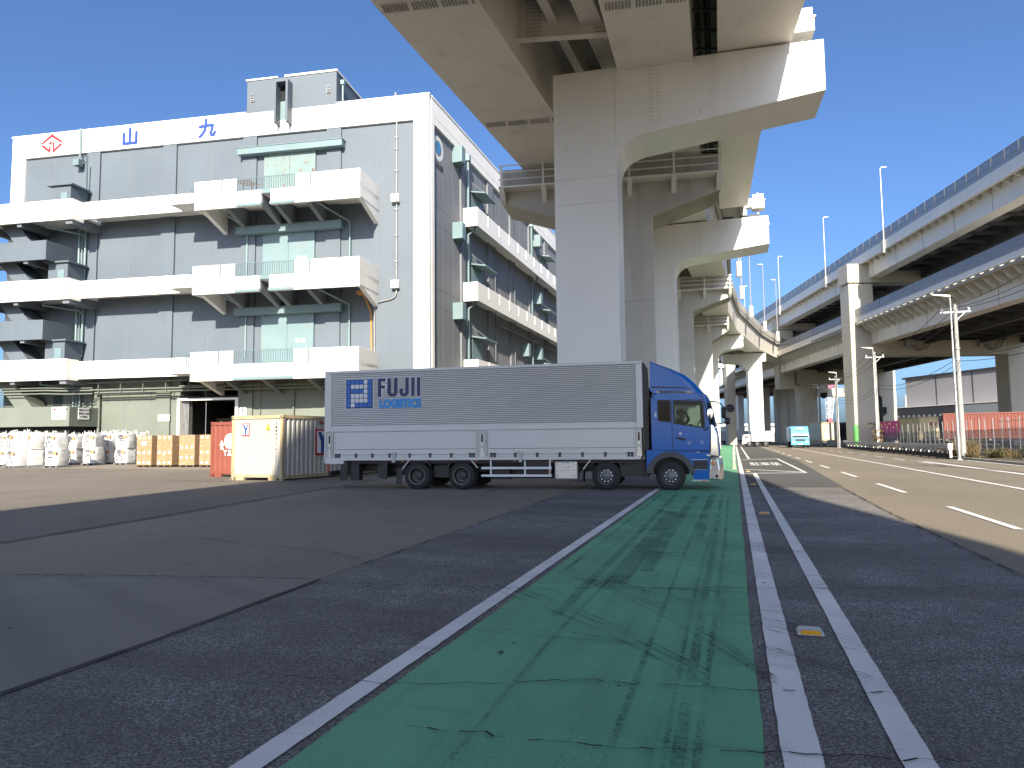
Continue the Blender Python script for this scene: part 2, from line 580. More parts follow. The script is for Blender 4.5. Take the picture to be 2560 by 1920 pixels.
crack([(-3.0, 4.0), (-1.9, 4.1), (-1.0, 4.45), (0.1, 4.55), (0.9, 4.75)], 0.018, 3)
crack([(-1.7, 3.5), (-0.6, 3.55), (0.2, 3.7), (1.0, 3.85)], 0.018, 4)
crack([(0.9, 5.3), (1.6, 5.6), (2.6, 6.1), (3.4, 6.3)], 0.013, 5)
crack([(-2.0, 5.4), (-1.2, 5.5), (-0.7, 5.3)], 0.012, 6)
crack([(-4.24, -4), (-4.27, 4.5), (-4.36, 6.88), (-4.43, 10.3), (-4.56, 19.2), (-4.75, 30)], 0.05, 7, 0.008, 0.3)
crack([(-8.6, 6.0), (-7.5, 6.36), (-4.4, 6.9)], 0.04, 8, 0.01)
crack([(-7.4, 6.4), (-8.4, 5.2), (-9.2, 4.0)], 0.015, 9)
crack([(-10.8, 8.2), (-11.4, 12.3), (-12.8, 21.8), (-14, 30)], 0.09, 10, 0.03, 0.3)
crack([(-4.6, 8.2), (-5.6, 8.8), (-6.8, 8.9), (-8.2, 9.4)], 0.03, 11)
crack([(-4.6, 10.6), (-6.4, 10.4), (-7.6, 9.6), (-8.6, 8.6)], 0.026, 12)
crack([(-5.2, 15.5), (-7.0, 14.6), (-9.4, 14.2), (-11.0, 14.4)], 0.045, 13)
crack([(-4.7, 17.5), (-6.6, 18.2), (-6.9, 20.6), (-9.5, 21)], 0.05, 14)
crack([(-5.0, 12.4), (-6.2, 13.0), (-7.0, 12.8)], 0.03, 17)
crack([(-13, 24), (-18, 23), (-24, 24)], 0.12, 18, .05, .2)
crack([(-9, 26), (-12, 28), (-16, 28.5)], 0.12, 19, .05, .2)
crack([(2.9, -4), (2.87, 9.4), (2.83, 15.5), (2.97, 22.7)], 0.05, 15, 0.012, 0.25)
for i in range(46):
    q, s = random.uniform(-9, 2.5), random.uniform(3.4, 18)
    r_ = random.uniform(0.008, 0.022)
    mb.quad((q - r_, s - r_, 0), (q + r_, s - r_ * 0.7, 0), (q + r_ * 0.8, s + r_, 0), (q - r_ * 0.6, s + r_, 0))
ck = mb.build('pavement_cracks', M_crack)
ck.location = (0, 0, W + 0.008); ck.rotation_euler = (0, 0, -RHO)
tag(ck, 'thin dark cracks and grit crossing the asphalt, green lane and white lines', 'cracks', kind='stuff')

# tyre rubber arcs from turning trucks, thin and patchy
def rubber_mat():
    m, nt, b = nodes_of('tyre_rubber')
    oc = objcoord(nt)
    n1 = noise(nt, oc, 26.0, 4.0, 0.8)
    n2 = noise(nt, oc, 1.3, 3.0, 0.6)
    a = mathn(nt, 'MULTIPLY', ramp(nt, n1, 0.42, 0.66), ramp(nt, n2, 0.30, 0.62))
    nt.links.new(mathn(nt, 'MULTIPLY', a, 0.85), b.inputs['Alpha'])
    b.inputs['Base Color'].default_value = (0.014, 0.018, 0.018, 1)
    b.inputs['Roughness'].default_value = 0.8
    return m
mb = MB()
rng = random.Random(3)
def skid(p0, p1, bow, w):
    n = 24
    d = Vector((p1[0] - p0[0], p1[1] - p0[1])); nn = Vector((-d.y, d.x)).normalized()
    pts = []
    for i in range(n + 1):
        t = i / n
        pts.append((p0[0] + d.x * t + nn.x * bow * math.sin(math.pi * t), p0[1] + d.y * t + nn.y * bow * math.sin(math.pi * t)))
    for a, b in zip(pts[:-1], pts[1:]):
        e = Vector((b[0] - a[0], b[1] - a[1])).normalized(); k = Vector((-e.y, e.x)) * w / 2
        mb.quad((a[0] + k.x, a[1] + k.y, 0), (b[0] + k.x, b[1] + k.y, 0), (b[0] - k.x, b[1] - k.y, 0), (a[0] - k.x, a[1] - k.y, 0))
for p0, p1, bow, n, gap in (((-2.3, 8.3), (0.9, 5.5), -.15, 5, .10), ((-2.5, 7.0), (-0.2, 4.6), .10, 3, .16), ((-1.7, 7.7), (0.2, 4.7), .15, 3, .07), ((-2.5, 11.4), (0.9, 7.6), -.3, 6, .13), ((-2.4, 13.6), (0.9, 9.4), -.3, 6, .16), ((-2.4, 16.2), (0.9, 11.6), -.35, 6, .2), ((-2.1, 18.6), (0.95, 13.4), -.4, 5, .25), ((-2.2, 20), (.9, 16), -.3, 4, .3), ((.1, 5.4), (.95, 4.7), 0, 4, .06), ((.1, 10.5), (1.0, 9.4), 0, 5, .12)):
    for i in range(n):
        o_ = i * gap + rng.uniform(-.03, .03)
        skid((p0[0], p0[1] + o_), (p1[0], p1[1] + o_ * .8), bow + rng.uniform(-.04, .04), rng.uniform(.012, .035))
for q, w, a_, b_ in ((-.30, .07, 3.1, 20), (-.22, .04, 3.1, 20), (-.36, .03, 3.1, 12), (-1.25, .26, 7.4, 15), (-1.0, .16, 8.2, 19), (-1.5, .10, 6, 20), (-.62, .04, 3.2, 20), (-.55, .14, 11, 20), (-1.9, .05, 8, 20), (-1.32, .03, 3.2, 8)):
    skid((q, a_), (q + rng.uniform(-.05, .05), b_), rng.uniform(-0.06, 0.06), w)
sk = mb.build('tyre_marks', rubber_mat())
sk.location = (0, 0, W + 0.005); sk.rotation_euler = (0, 0, -RHO)
tag(sk, 'dark tyre rubber streaks and skids across the green lane', 'tyre marks', kind='stuff')

# ================================================================== warehouse
M_wgrey = surf('warehouse_grey_paint', (0.105, 0.130, 0.158), 0.6, var=0.10, vscale=0.25, streak=0.35, streak_col=(0.075, 0.092, 0.112), grain=0.10, gscale=5.0)
M_wwhite = surf('warehouse_white_paint', (0.80, 0.785, 0.74), 0.55, var=0.05, vscale=0.3, streak=0.35, streak_col=(0.55, 0.50, 0.42), grain=0.05, gscale=8.0)
M_wgreen = surf('warehouse_green_paint', (0.150, 0.170, 0.142), 0.65, var=0.12, vscale=0.3, streak=0.4, streak_col=(0.12, 0.13, 0.11), grain=0.10, gscale=5.0)
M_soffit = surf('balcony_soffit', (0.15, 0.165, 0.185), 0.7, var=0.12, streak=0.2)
M_teal = surf('teal_metal_paint', (0.15, 0.225, 0.24), 0.5, var=0.08, streak=0.5, streak_col=(0.30, 0.20, 0.12), sscale=(2.5, 2.5, 0.2))
M_tealrust = surf('rusting_door_paint', (0.16, 0.23, 0.225), 0.5, var=0.08, spots=0.95, streak=0.3, streak_col=(0.32, 0.2, 0.12))
M_pipe_teal = surf('drain_pipe_paint', (0.19, 0.28, 0.285), 0.45, var=0.10)
M_rail_teal = surf('railing_paint', (0.11, 0.17, 0.19), 0.5, var=0.1)
M_galv = surf('galvanised_steel', (0.36, 0.365, 0.365), 0.45, metal=0.5, var=0.12, vscale=2.0)
M_dark = MATS['dark_asphalt']
M_black = plain('dark_interior', (0.012, 0.013, 0.014), 0.9)
M_blue_sign = plain('blue_sign_paint', (0.014, 0.05, 0.24), 0.5)
M_red_sign = plain('red_sign_paint', (0.42, 0.012, 0.022), 0.5)
M_sign_white = plain('white_board', (0.8, 0.8, 0.78), 0.5)
M_ink = plain('black_lettering', (0.02, 0.02, 0.022), 0.6)
M_letter_white = plain('white_lettering', (0.82, 0.82, 0.80), 0.6)
M_rust = surf('rusty_steel', (0.16, 0.06, 0.03), 0.8, var=0.3, vscale=5.0)
M_ochre = plain('ochre_pipe_paint', (0.5, 0.24, 0.06), 0.5)
M_glass_dark = plain('dark_window_glass', (0.02, 0.025, 0.03), 0.08)
M_sky_sign = plain('pale_sign_paint', (0.62, 0.65, 0.62), 0.6)

WCX, WCY = -6.06, 51.85
wh = thing('warehouse', 'four storey grey and white warehouse with loading balconies and blue characters on its parapet', 'warehouse', (WCX, WCY, 0), R(-11.0))
UL = -37.16                                        # left end of the front
SD = (math.sin(R(6.3)), math.cos(R(6.3)))          # direction of the flank in local axes
SN = (SD[1], -SD[0])
def flank(s, out, z):
    return (s * SD[0] + out * SN[0], s * SD[1] + out * SN[1], z)
def fbox(mb, s0, s1, o0, o1, z0, z1):
    P = [flank(s, o, z) for z in (z0, z1) for s, o in ((s0, o0), (s1, o0), (s1, o1), (s0, o1))]
    return mb.hexa(P)
DEPTH = 62.0
BR = (DEPTH * SD[0], DEPTH * SD[1])
DB = 0.22                                          # depth of the recessed grey bays behind the white frame

# core body (grey upper, green ground storey)
FC, FE = (-0.24, DB), flank(DEPTH, -DB - .05, 0)[:2]
foot = [(UL + .02, DB), FC, FE, (UL + .02, FE[1])]
MB().xy(foot, 6.5, 27.3).build('wall', M_wgrey, wh)
MB().xy([(UL + .02, DB), (-20.6, DB), (-20.6, 8), (-15.4, 8), (-15.4, DB), FC, FE, (UL + .02, FE[1])], 0, 6.5).build('ground_storey_wall', M_wgreen, wh)
# white frame round the front
mb = MB()
mb.box(UL, 0, 0, 0.5, 25.80, 27.68)
mb.box(UL, UL + 1.35, 0.003, 0.5, 6.5, 25.8)
mb.box(-1.24, 0, 0.003, 0.5, 6.5, 25.8)
mb.build('front_frame', M_wwhite, wh, bevel=0.02)
mb = MB()
mb.box(UL - .06, -15.2, -0.06, 0.5, 27.68, 27.80); mb.box(-7.5, 0.06, -0.06, 0.5, 27.68, 27.80)
mb.build('coping', M_wwhite, wh)
# flank frame
mb = MB()
fbox(mb, 0.5, DEPTH, -0.5, 0.0, 25.75, 27.68)
fbox(mb, 0.502, 1.0, -0.5, 0.0, 6.4, 25.75)
mb.build('flank_frame', M_wwhite, wh)
mb = MB(); fbox(mb, 0.5, DEPTH, -0.5, 0.06, 27.68, 27.80); mb.build('flank_coping', M_wwhite, wh)
# horizontal joint lines in the parapet
mb = MB(); mb.box(UL + .05, -0.1, -0.003, 0.1, 26.33, 26.36); fbox(mb, 1.0, DEPTH, -0.1, 0.003, 26.33, 26.36)
mb.build('parapet_joint', M_soffit, wh)
# pilasters and panel joints on the front
for a, b in ((-29.76, -28.54), (-22.63, -21.40), (-15.47, -14.26), (-8.31, -7.11)):
    mb = MB(); mb.box(a, b, 0.06, DB + .01, 6.4, 25.8); mb.build('pilaster', M_wgrey, wh)
    mb = MB(); mb.box(a - .002, b + .002, 0.058, DB + .01, 0, 6.4); mb.build('pilaster', M_wgreen, wh)
mb = MB()
for u in (-33.0, -25.6, -18.3, -4.2): mb.box(u - .025, u + .025, DB - .012, DB + .01, 0.2, 25.7)
for z in (25.2, 19.6, 13.2): mb.box(UL + 1.4, -1.3, DB - .010, DB + .01, z - .02, z + .02)
mb.build('wall_joint', M_soffit, wh)
M_wflank = surf('flank_lightened_concrete', (0.175, 0.185, 0.20), 0.75, var=0.14, vscale=0.3, streak=0.6, streak_col=(0.11, 0.115, 0.125), grain=0.12, gscale=6.0, sscale=(2.2, 2.2, 0.08))  # neutral concrete grey, lightened in colour to offset the weak grazing sun
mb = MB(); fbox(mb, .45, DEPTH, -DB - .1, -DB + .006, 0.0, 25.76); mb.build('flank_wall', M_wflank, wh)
# flank pilasters
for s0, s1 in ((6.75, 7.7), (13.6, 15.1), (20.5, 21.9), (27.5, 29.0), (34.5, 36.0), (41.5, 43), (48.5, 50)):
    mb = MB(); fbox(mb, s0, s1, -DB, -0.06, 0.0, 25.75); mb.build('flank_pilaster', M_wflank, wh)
mb = MB()
for s in (3.2, 5.2, 10.5, 17.5, 24.5, 31.5): fbox(mb, s - .03, s + .03, -DB, -DB + .018, 6, 25.7)
for z in (19.6, 18.2, 13.2, 11.8): fbox(mb, 1.0, DEPTH, -DB, -DB + .016, z - .02, z + .02)
mb.build('flank_joint', M_soffit, wh)

# penthouse on the roof
ph = boxobj('penthouse', M_wgrey, wh, -15.16, -7.52, 0.02, 14.0, 27.2, 30.35)
mb = MB(); mb.box(-15.25, -12.5, -0.05, 14.05, 30.35, 30.47); mb.box(-11.9, -7.45, -0.05, 14.05, 30.35, 30.50)
mb.build('penthouse_coping', M_wwhite, ph)
mb = MB(); mb.box(-12.40, -12.22, -0.75, 0.1, 26.35, 29.75); mb.box(-11.40, -11.22, -0.75, 0.1, 26.35, 29.75); mb.box(-12.22, -11.40, -0.75, -0.1, 29.6, 29.75)
mb.build('hoist_cheeks', M_wgrey, ph)
boxobj('hoist_opening', M_black, ph, -12.22, -11.40, 0.004, 0.06, 28.35, 29.6)
boxobj('hoist_shutter', M_teal, ph, -12.22, -11.40, -0.02, 0.03, 26.85, 28.35)
for u, z in ((-14.65, 28.9), (-8.15, 28.95)):
    mb = MB(); mb.box(u - .16, u + .16, -0.07, 0.03, z - .3, z + .3)
    o = mb.build('vent', M_galv, ph)
    mb = MB()
    for k in range(4): mb.box(u - .13, u + .13, -0.09, -0.06, z - .24 + k * .14, z - .17 + k * .14)
    mb.build('vent_slot', M_black, o)
mb = MB(); mb.tube([(-7.25, 0.6, 27.7), (-7.25, 0.6, 29.6)], .07); mb.box(-7.4, -7.1, .45, .75, 29.5, 29.85); mb.build('drain_pipe', M_pipe_teal, ph)

# loading balconies
def railing(mb, p0, p1, z0, z1, n, r=0.022):
    p0, p1 = Vector(p0), Vector(p1)
    for z in (z0 + .06, z1):
        mb.bar((p0.x, p0.y, z), (p1.x, p1.y, z), .05)
    for i in range(n + 1):
        q = p0 + (p1 - p0) * (i / n)
        mb.bar((q.x, q.y, z0), (q.x, q.y, z1), r * 2)

OUT = 3.4
for lvl, zt in enumerate((20.98, 14.58, 8.16)):
    zf, zb = zt - 0.98, zt - 2.15            # parapet foot and underside
    L_, R_ = -17.2, -4.05
    bal = MB()
    bal.box(L_, R_, -OUT, DB, zf - .28, zf)
    b = bal.build('balcony_slab', M_wwhite, wh)
    # front wall: deep fascia and parapet with gaps
    mb = MB()
    if lvl < 2:
        mb.box(L_, -11.75, -OUT - .01, -OUT + .2, zb, zf); mb.box(-11.0, R_, -OUT - .01, -OUT + .2, zb, zf)
    else:
        mb.box(L_, R_, -OUT - .01, -OUT + .2, zb, zf)
    for a, c in ((L_, -15.02), (-14.86, -13.75), (-9.0, -7.95), (-7.77, R_)):
        mb.box(a, c, -OUT - .013, -OUT + .2, zf, zt)
    mb.box(R_ - .2, R_, -OUT + .2, DB, zb + .15, zt)
    mb.box(L_, L_ + .2, -OUT + .2, -1.95, zb, zf)
    mb.build('balcony_parapet', M_wwhite, b, bevel=0.015)
    mb = MB(); mb.box(L_ + .3, R_ - .2, -OUT - .016, -OUT - .008, zf - .36, zf - .33); mb.build('balcony_joint', M_soffit, b)
    mb = MB(); railing(mb, (-13.75, -OUT + .1, 0), (-9.0, -OUT + .1, 0), zf, zt + .02, 26); mb.build('railing', M_rail_teal, b)
    mb = MB(); mb.box(-13.7, -11.72 if lvl < 2 else -9.0, -OUT - .07, -OUT - .005, zb + .02, zb + .22)
    if lvl < 2: mb.box(-11.05, -9.05, -OUT - .07, -OUT - .005, zb + .02, zb + .22)
    mb.build('dock_bumper', M_teal, b)
    if lvl < 2:
        mb = MB(); mb.box(-11.75, -11.0, -OUT - .03, -OUT + .3, zf - .28, zf + .02); mb.build('hoist_notch', M_teal, b)
    # haunched brackets
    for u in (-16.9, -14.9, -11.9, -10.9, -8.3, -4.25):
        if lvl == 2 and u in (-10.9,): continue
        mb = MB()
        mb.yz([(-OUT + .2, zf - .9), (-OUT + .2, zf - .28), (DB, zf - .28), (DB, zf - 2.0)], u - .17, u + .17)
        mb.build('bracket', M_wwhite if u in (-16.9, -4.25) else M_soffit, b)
    # drain pipes below
    if lvl < 2:
        mb = MB()
        for u, ud in ((-15.9, -14.9), (-8.0, -6.3)):
            mb.tube([(u, -OUT + .9, zf - .3), (u, -OUT + .9, zf - .8), (ud, 0.0, zf - 1.75), (ud, 0.0, zf - 5.5)], .07, 8)
        build_split(mb, 'drain_pipe', M_pipe_teal, wh)
    # sliding door and its hood
    hd = MB(); hd.box(-15.65, -6.82, -0.45, DB, zt + 3.18, zt + 3.68); hd.box(-15.7, -6.77, -0.5, DB, zt + 3.68, zt + 3.74)
    hd = hd.build('door_hood', M_teal, wh, bevel=0.01)
    for (a, c) in ((-13.58, -11.42), (-11.40, -9.22)):
        d = boxobj('sliding_door', M_tealrust if lvl == 0 else M_teal, wh, a, c, 0.03, DB + .01, zf, zt + 3.2, bevel=0.01)
        mb = MB()
        for u in (a + .35, c - .35): mb.box(u - .03, u + .03, 0.0, 0.03, zt + 2.9, zt + 3.2)
        build_split(mb, 'door_hanger', M_rail_teal, d)
    lettering(('4A-2', '3A-2', '2A-2')[lvl], 0.42, M_letter_white, wh, (-10.3, 0.02, zt + 1.1), (R(90), 0, 0), 0.012) if lvl else None
    # connecting ledge along the wall
    mb = MB(); mb.box(-28.2, L_, -1.8, -1.6, zt - 1.55, zt - .15); mb.box(-28.2, L_, -1.6, DB, zt - 1.2, zt - 1.0)
    mb.build('ledge', M_wwhite, wh, bevel=0.015)
    mb = MB(); mb.box(-28.2, L_ - .1, -1.806, -1.79, zt - 1.12, zt - 1.09); mb.build('ledge_joint', M_soffit, wh)
    # drop platform at the end of the ledge
    mb = MB(); mb.box(-19.3, L_, -3.3, -1.8, zf - .55, zf - .40); mb.box(-19.3, L_, -3.32, -3.25, zf - .55, zf - .12); mb.box(-19.32, -19.25, -3.3, -1.8, zf - .55, zf - .12)
    pl = mb.build('drop_platform', M_wwhite, wh)
    mb = MB(); mb.tube([(-19.2, -3.2, zf - .2), (-18.6, -1.8, zt - .1)], .025, 6); mb.tube([(L_ - .1, -3.2, zf - .2), (L_ + .05, -2.2, zt - .1)], .03, 6)
    build_split(mb, 'stay_rod', M_wwhite, pl)
    mb = MB(); railing(mb, (-18.6, -1.9, 0), (L_, -1.9, 0), zf - .3, zt + .12, 8); mb.build('railing', M_rail_teal, pl)

# odds and ends on the top balcony
mb = MB()
for k in range(4): mb.bar((-14.3 + k * .35, -2.9, 21.02), (-13.9 + k * .3, -1.6, 21.10), .05)
mb.bar((-14.5, -2.9, 21.03), (-12.9, -2.9, 21.0), .05); mb.bar((-14.1, -1.7, 21.1), (-12.7, -1.7, 21.08), .05)
for u in (-13.7, -13.0): mb.bar((u, -2.6, 20.0), (u, -2.6, 21.05), .05)
tag(mb.build('steel_rack', M_rust, None, loc=(WCX, WCY, 0), rot=(0, 0, R(-11))), 'rusty steel rack lying on the top loading balcony of the warehouse', 'rack')
mb = MB()
mb.bar((-9.0, -.9, 22.3), (-8.0, -1.6, 20.6), .07)
rng = random.Random(5)
for k in range(9):
    a = (-8.3 + rng.uniform(0, 2.0), -2.9 + rng.uniform(0, .8), 20.95 + rng.uniform(0, .12))
    mb.bar(a, (a[0] + rng.uniform(.5, 1.4), a[1] + rng.uniform(-.4, .4), a[2] + rng.uniform(-.05, .1)), .08, .06)
tag(mb.build('scrap_beams', M_rust, None, loc=(WCX, WCY, 0), rot=(0, 0, R(-11))), 'heap of rusty beams behind the parapet of the top loading balcony', 'scrap metal')

# painted characters on the parapet: strokes with round ends
def stroke(mb, pts, w, y):
    n = 10
    for a, b in zip(pts[:-1], pts[1:]):
        d = Vector((b[0] - a[0], b[1] - a[1]))
        if d.length < 1e-5: continue
        d.normalize(); k = Vector((-d.y, d.x)) * w / 2
        mb.xz([(a[0] + k.x, a[1] + k.y), (a[0] - k.x, a[1] - k.y), (b[0] - k.x, b[1] - k.y), (b[0] + k.x, b[1] + k.y)], y, 0.01)
    for i, p in enumerate(pts):
        mb.xz([(p[0] + w / 2 * math.cos(2 * math.pi * t / n), p[1] + w / 2 * math.sin(2 * math.pi * t / n)) for t in range(n)], y - .001 - .0003 * (i % 3), 0.01)
mb = MB()
w = .27
stroke(mb, [(-26.28, 27.05), (-26.30, 26.22), (-25.12, 26.22), (-25.12, 27.10)], w, -.012)
stroke(mb, [(-25.72, 26.25), (-25.72, 27.45)], w * .95, -.014)
mb.build('painted_character', M_blue_sign, wh)
mb = MB()
stroke(mb, [(-18.75, 27.50), (-18.76, 27.0), (-18.85, 26.65), (-19.05, 26.35), (-19.28, 26.15)], w, -.012)
stroke(mb, [(-19.28, 26.98), (-18.75, 27.02), (-18.15, 27.05), (-18.20, 26.7), (-18.32, 26.40), (-18.22, 26.20), (-18.02, 26.22), (-17.95, 26.45)], w, -.014)
mb.build('painted_character', M_blue_sign, wh)
mb = MB()
cx, cz = -33.24, 26.85
def line2(a, b, t=.12): mb.xz([(a[0], a[1]), (a[0] + t * .2, a[1] - t * 1.5), (b[0] - t * .2, b[1] - t * 1.5), (b[0], b[1])], -.012, .01)
mb.xz([(-34.40, 26.93), (-33.24, 27.72), (-32.06, 26.93), (-32.42, 26.93), (-33.24, 27.45), (-34.04, 26.93)][::-1], -.012, .01)
mb.xz([(-34.40, 26.82), (-34.04, 26.82), (-33.52, 26.40), (-33.52, 26.60), (-33.33, 26.74), (-33.33, 26.02)], -.012, .01)
mb.xz([(-32.06, 26.82), (-32.42, 26.82), (-32.98, 26.40), (-32.98, 26.88), (-33.14, 26.88), (-33.14, 26.02)], -.0125, .01)
mb.xz([(-33.60, 26.88), (-32.98, 26.88), (-32.98, 27.0), (-33.60, 27.0)], -.013, .01)
mb.xz([(-33.40, 26.74), (-33.28, 26.74), (-33.28, 27.16), (-33.40, 27.16)], -.0135, .01)
mb.build('painted_emblem', M_red_sign, wh)

# stair bay projecting at the left end
for lvl, zt in enumerate((20.75, 14.42, 8.12)):
    mb = MB()
    mb.box(-40.5, -28.15, -3.0, -2.8, zt - 1.65, zt); mb.box(-28.35, -28.15, -2.8, -1.8, zt - 1.65, zt - .004)
    mb.box(-40.5, -28.35, -2.8, DB, zt - 1.3, zt - 1.1)
    b = mb.build('stair_platform', M_wwhite, wh, bevel=0.015)
    mb = MB(); mb.box(-40.5, -28.2, -3.006, -2.99, zt - 1.28, zt - 1.25); mb.build('platform_joint', M_soffit, b)
    mb = MB(); mb.box(-28.9, -28.3, -2.8, DB, zt - 1.95, zt - 1.3); mb.box(-33.4, -33.0, -2.8, DB, zt - 1.9, zt - 1.3); mb.box(-37.2, -36.8, -2.8, DB, zt - 1.9, zt - 1.3)
    build_split(mb, 'bracket', M_soffit, b)
    # half landing below and flights
    zl = zt - 3.18
    if lvl < 2:
        mb = MB(); mb.box(-40.0, -30.42, -3.0, -2.85, zl - 1.55, zl); mb.box(-30.57, -30.42, -2.85, DB, zl - 1.55, zl - .003); mb.box(-40.0, -30.57, -2.85, DB, zl - 1.3, zl - 1.1)
        l = mb.build('half_landing', M_wgrey, wh, bevel=0.01)
        mb = MB(); mb.box(-32.6, -32.2, -2.85, DB, zl - 1.75, zl - 1.3); mb.build('bracket', M_soffit, l)
        m_ = M_wgrey
    else:
        m_ = M_wgreen
    mb = MB()
    mb.xz([(-36.2, zt - 1.2), (-34.6, zt - 1.2), (-31.9, zl - 1.0), (-33.5, zl - 1.0)], -1.7, -0.2)
    mb.build('stair_flight', m_, wh)
    if lvl < 2:
        mb = MB(); mb.xz([(-36.2, zl - 1.2), (-34.6, zl - 1.2), (-32.0, zl - 3.9), (-33.6, zl - 3.9)], -1.7, -0.2); mb.build('stair_flight', m_, wh)
    # meter hut on each platform
    mb = MB(); mb.box(-31.2, -29.4, -1.9, -0.2, zt - 1.1, zt + 1.55); mb.box(-31.5, -29.15, -2.1, -0.1, zt + 1.55, zt + 1.68)
    h = mb.build('platform_hut', M_wgrey, wh)
    boxobj('hut_door', M_teal, h, -30.3, -29.7, -1.93, -1.89, zt - 1.1, zt + 1.0)
    # teal pipes by the pilaster
    mb = MB()
    for u, o in ((-30.05, -.15), (-29.85, -.05), (-29.45, -.15)):
        mb.tube([(u, o, zt - 1.1), (u, o, zt - 7.0 + 1.2)], .075 if u < -30 or u > -29.5 else .035, 8)
    mb.tube([(-31.2, -2.2, zt - 1.5), (-31.2, -2.2, zt - 1.9), (-29.5, -.4, zt - 2.1), (-29.45, -.15, zt - 2.4)], .07, 8)
    build_split(mb, 'drain_pipe', M_pipe_teal, wh)
mb = MB()
mb.tube([(-30.3, -.1, 27.9), (-30.3, -.1, 25.5), (-30.1, -.1, 25.2), (-29.7, -.1, 25.6), (-29.65, -.1, 21)], .05, 6)
mb.tube([(-30.4, -.1, 27.9), (-30.4, -.1, 25)], .04, 6); mb.tube([(-29.4, -.1, 24.6), (-29.45, -.1, 22), (-29.7, -.1, 21)], .04, 6)
mb.build('conduit', M_rail_teal, wh)
boxobj('junction_box', M_teal, wh, -30.65, -30.1, -.5, 0, 24.6, 25.1)
# low enclosing wall of the dock under the stairs, with notice boards
mb = MB(); mb.box(-40.5, -27.72, -3.0, -2.8, 2.9, 4.43); mb.box(-27.92, -27.72, -2.8, DB, 2.9, 4.40); mb.box(-40.5, -27.92, -2.8, DB, 2.9, 3.1)
dk = mb.build('dock_wall', M_wgreen, wh, bevel=0.01)
boxobj('dock_void', M_black, wh, -40, -28.2, -2.4, DB, 0.02, 2.88)
def notice(parent, u0, u1, z0, z1, y, red=True, rows=2):
    o = boxobj('notice_board', M_sign_white, parent, u0, u1, y - .03, y, z0, z1)
    h = z1 - z0
    if red:
        mb = MB(); mb.lathe([(0, -.002), (h * .09, -.002), (h * .09, .01)], (u0 + (u1 - u0) * .2, y - .034, z1 - h * .2), 'Y', 12); mb.build('emblem', M_red_sign, o)
    for t, sz, zz in (('株式会社 山九港運', .16, .80), ('東西みこ倉庫', .20, .50), ('2F 事務所', .18, .22))[: 3 if red else 0]:
        lettering(t, h * sz, M_ink, o, (u0 + (u1 - u0) * (.58 if zz > .7 else .5), y - .034, z0 + h * zz), (R(90), 0, 0), 0.002)
    if not red:
        for k, t in enumerate(('ここから構内徐行', '1. 安全帽 着用のこと', '2. 喫煙 火気厳禁'  )):
            lettering(t, h * .2, M_ink, o, ((u0 + u1) / 2, y - .034, z1 - h * (.22 + .27 * k)), (R(90), 0, 0), 0.002)
    return o
notice(wh, -29.25, -27.98, 3.45, 4.38, -3.0)
o = notice(wh, -.55, .55, 3.45, 4.35, 0); o.location = (-27.72, -1.6, 0); o.rotation_euler = (0, 0, R(90))
notice(wh, -22.37, -21.35, 3.28, 3.80, 0.05, red=False)
mb = MB(); mb.box(-32.3, -31.4, DB - .03, DB + .01, 4.7, 5.5); gr = mb.build('barred_window', M_black, wh)
mb = MB()
for k in range(7): mb.box(-32.25 + k * .13, -32.21 + k * .13, DB - .08, DB - .04, 4.7, 5.5)
build_split(mb, 'window_bar', M_rail_teal, gr)
# ground storey: gate, pipes, canopies
mb = MB(); mb.box(-20.62, -20.38, -0.12, DB + .05, 0, 5.02); mb.box(-15.60, -15.36, -0.12, DB + .05, 0, 5.02); mb.box(-20.38, -15.60, -0.12, DB + .05, 4.84, 5.02)
mb.build('gate_frame', M_wwhite, wh, bevel=0.01)
mb = MB(); mb.box(-20.55, -15.45, 7.9, 8.0, 0, 5); mb.box(-20.60, -20.55, DB, 8, 0, 5); mb.box(-15.45, -15.40, DB, 8, 0, 5); mb.box(-20.6, -15.4, DB, 8, 5.03, 5.2)
mb.build('gate_interior', M_black, wh)
mb = MB()
for k in range(5): mb.box(-20.35 + k * .09, -20.29 + k * .09, 0.25 + .03 * k, 0.85, 0.02, 4.84)
mb.build('folded_shutter', M_galv, wh)
boxobj('gate_partition', M_wgreen, wh, -17.1, -16.95, 3.0, 7.9, 0.02, 4.9)
for k in range(3):
    c = boxobj('stored_crate', plain('stored_crate_card_%d' % k, (0.10, 0.08, 0.06), .9), wh, -20.0 + k * .98, -19.05 + k * .98, 4.2, 5.2, .05, 3.6)
    mb = MB()
    for zz in (1.2, 2.2, 3.2):
        mb.box(-19.7 + k * .98, -19.45 + k * .98, 4.18, 4.2, zz - .12, zz + .14)
    build_split(mb, 'paper_label', M_sign_white, c)
lettering('南口', 0.52, M_ink, wh, (-18.15, DB - .01, 5.44), (R(90), 0, 0), 0.006)
o = boxobj('safety_sign', M_sign_white, wh, -15.27, -14.70, .0, .05, 2.0, 4.25)
for k, t in enumerate('安全第一'): lettering(t, 0.45, M_ink, o, (-14.985, -.006, 3.93 - .5 * k), (R(90), 0, 0), 0.008)
mb = MB()
for z, o_, u0, u1, r_ in ((6.35, -1.0, -28.0, -18.5, .05), (5.80, -.9, -28.0, -6.0, .06), (5.58, -.8, -27.5, -5.0, .07), (5.95, -.7, -20.0, -4.0, .05), (5.40, -.5, -27.5, -20.8, .05)):
    mb.tube([(u0, o_, z), (u1, o_, z + .03)], r_, 8)
for u in range(-27, -5, 2): mb.box(u - .03, u + .03, -1.05, DB, 6.02, 6.06); mb.box(u - .025, u + .025, -1.02, -.96, 5.5, 6.4)
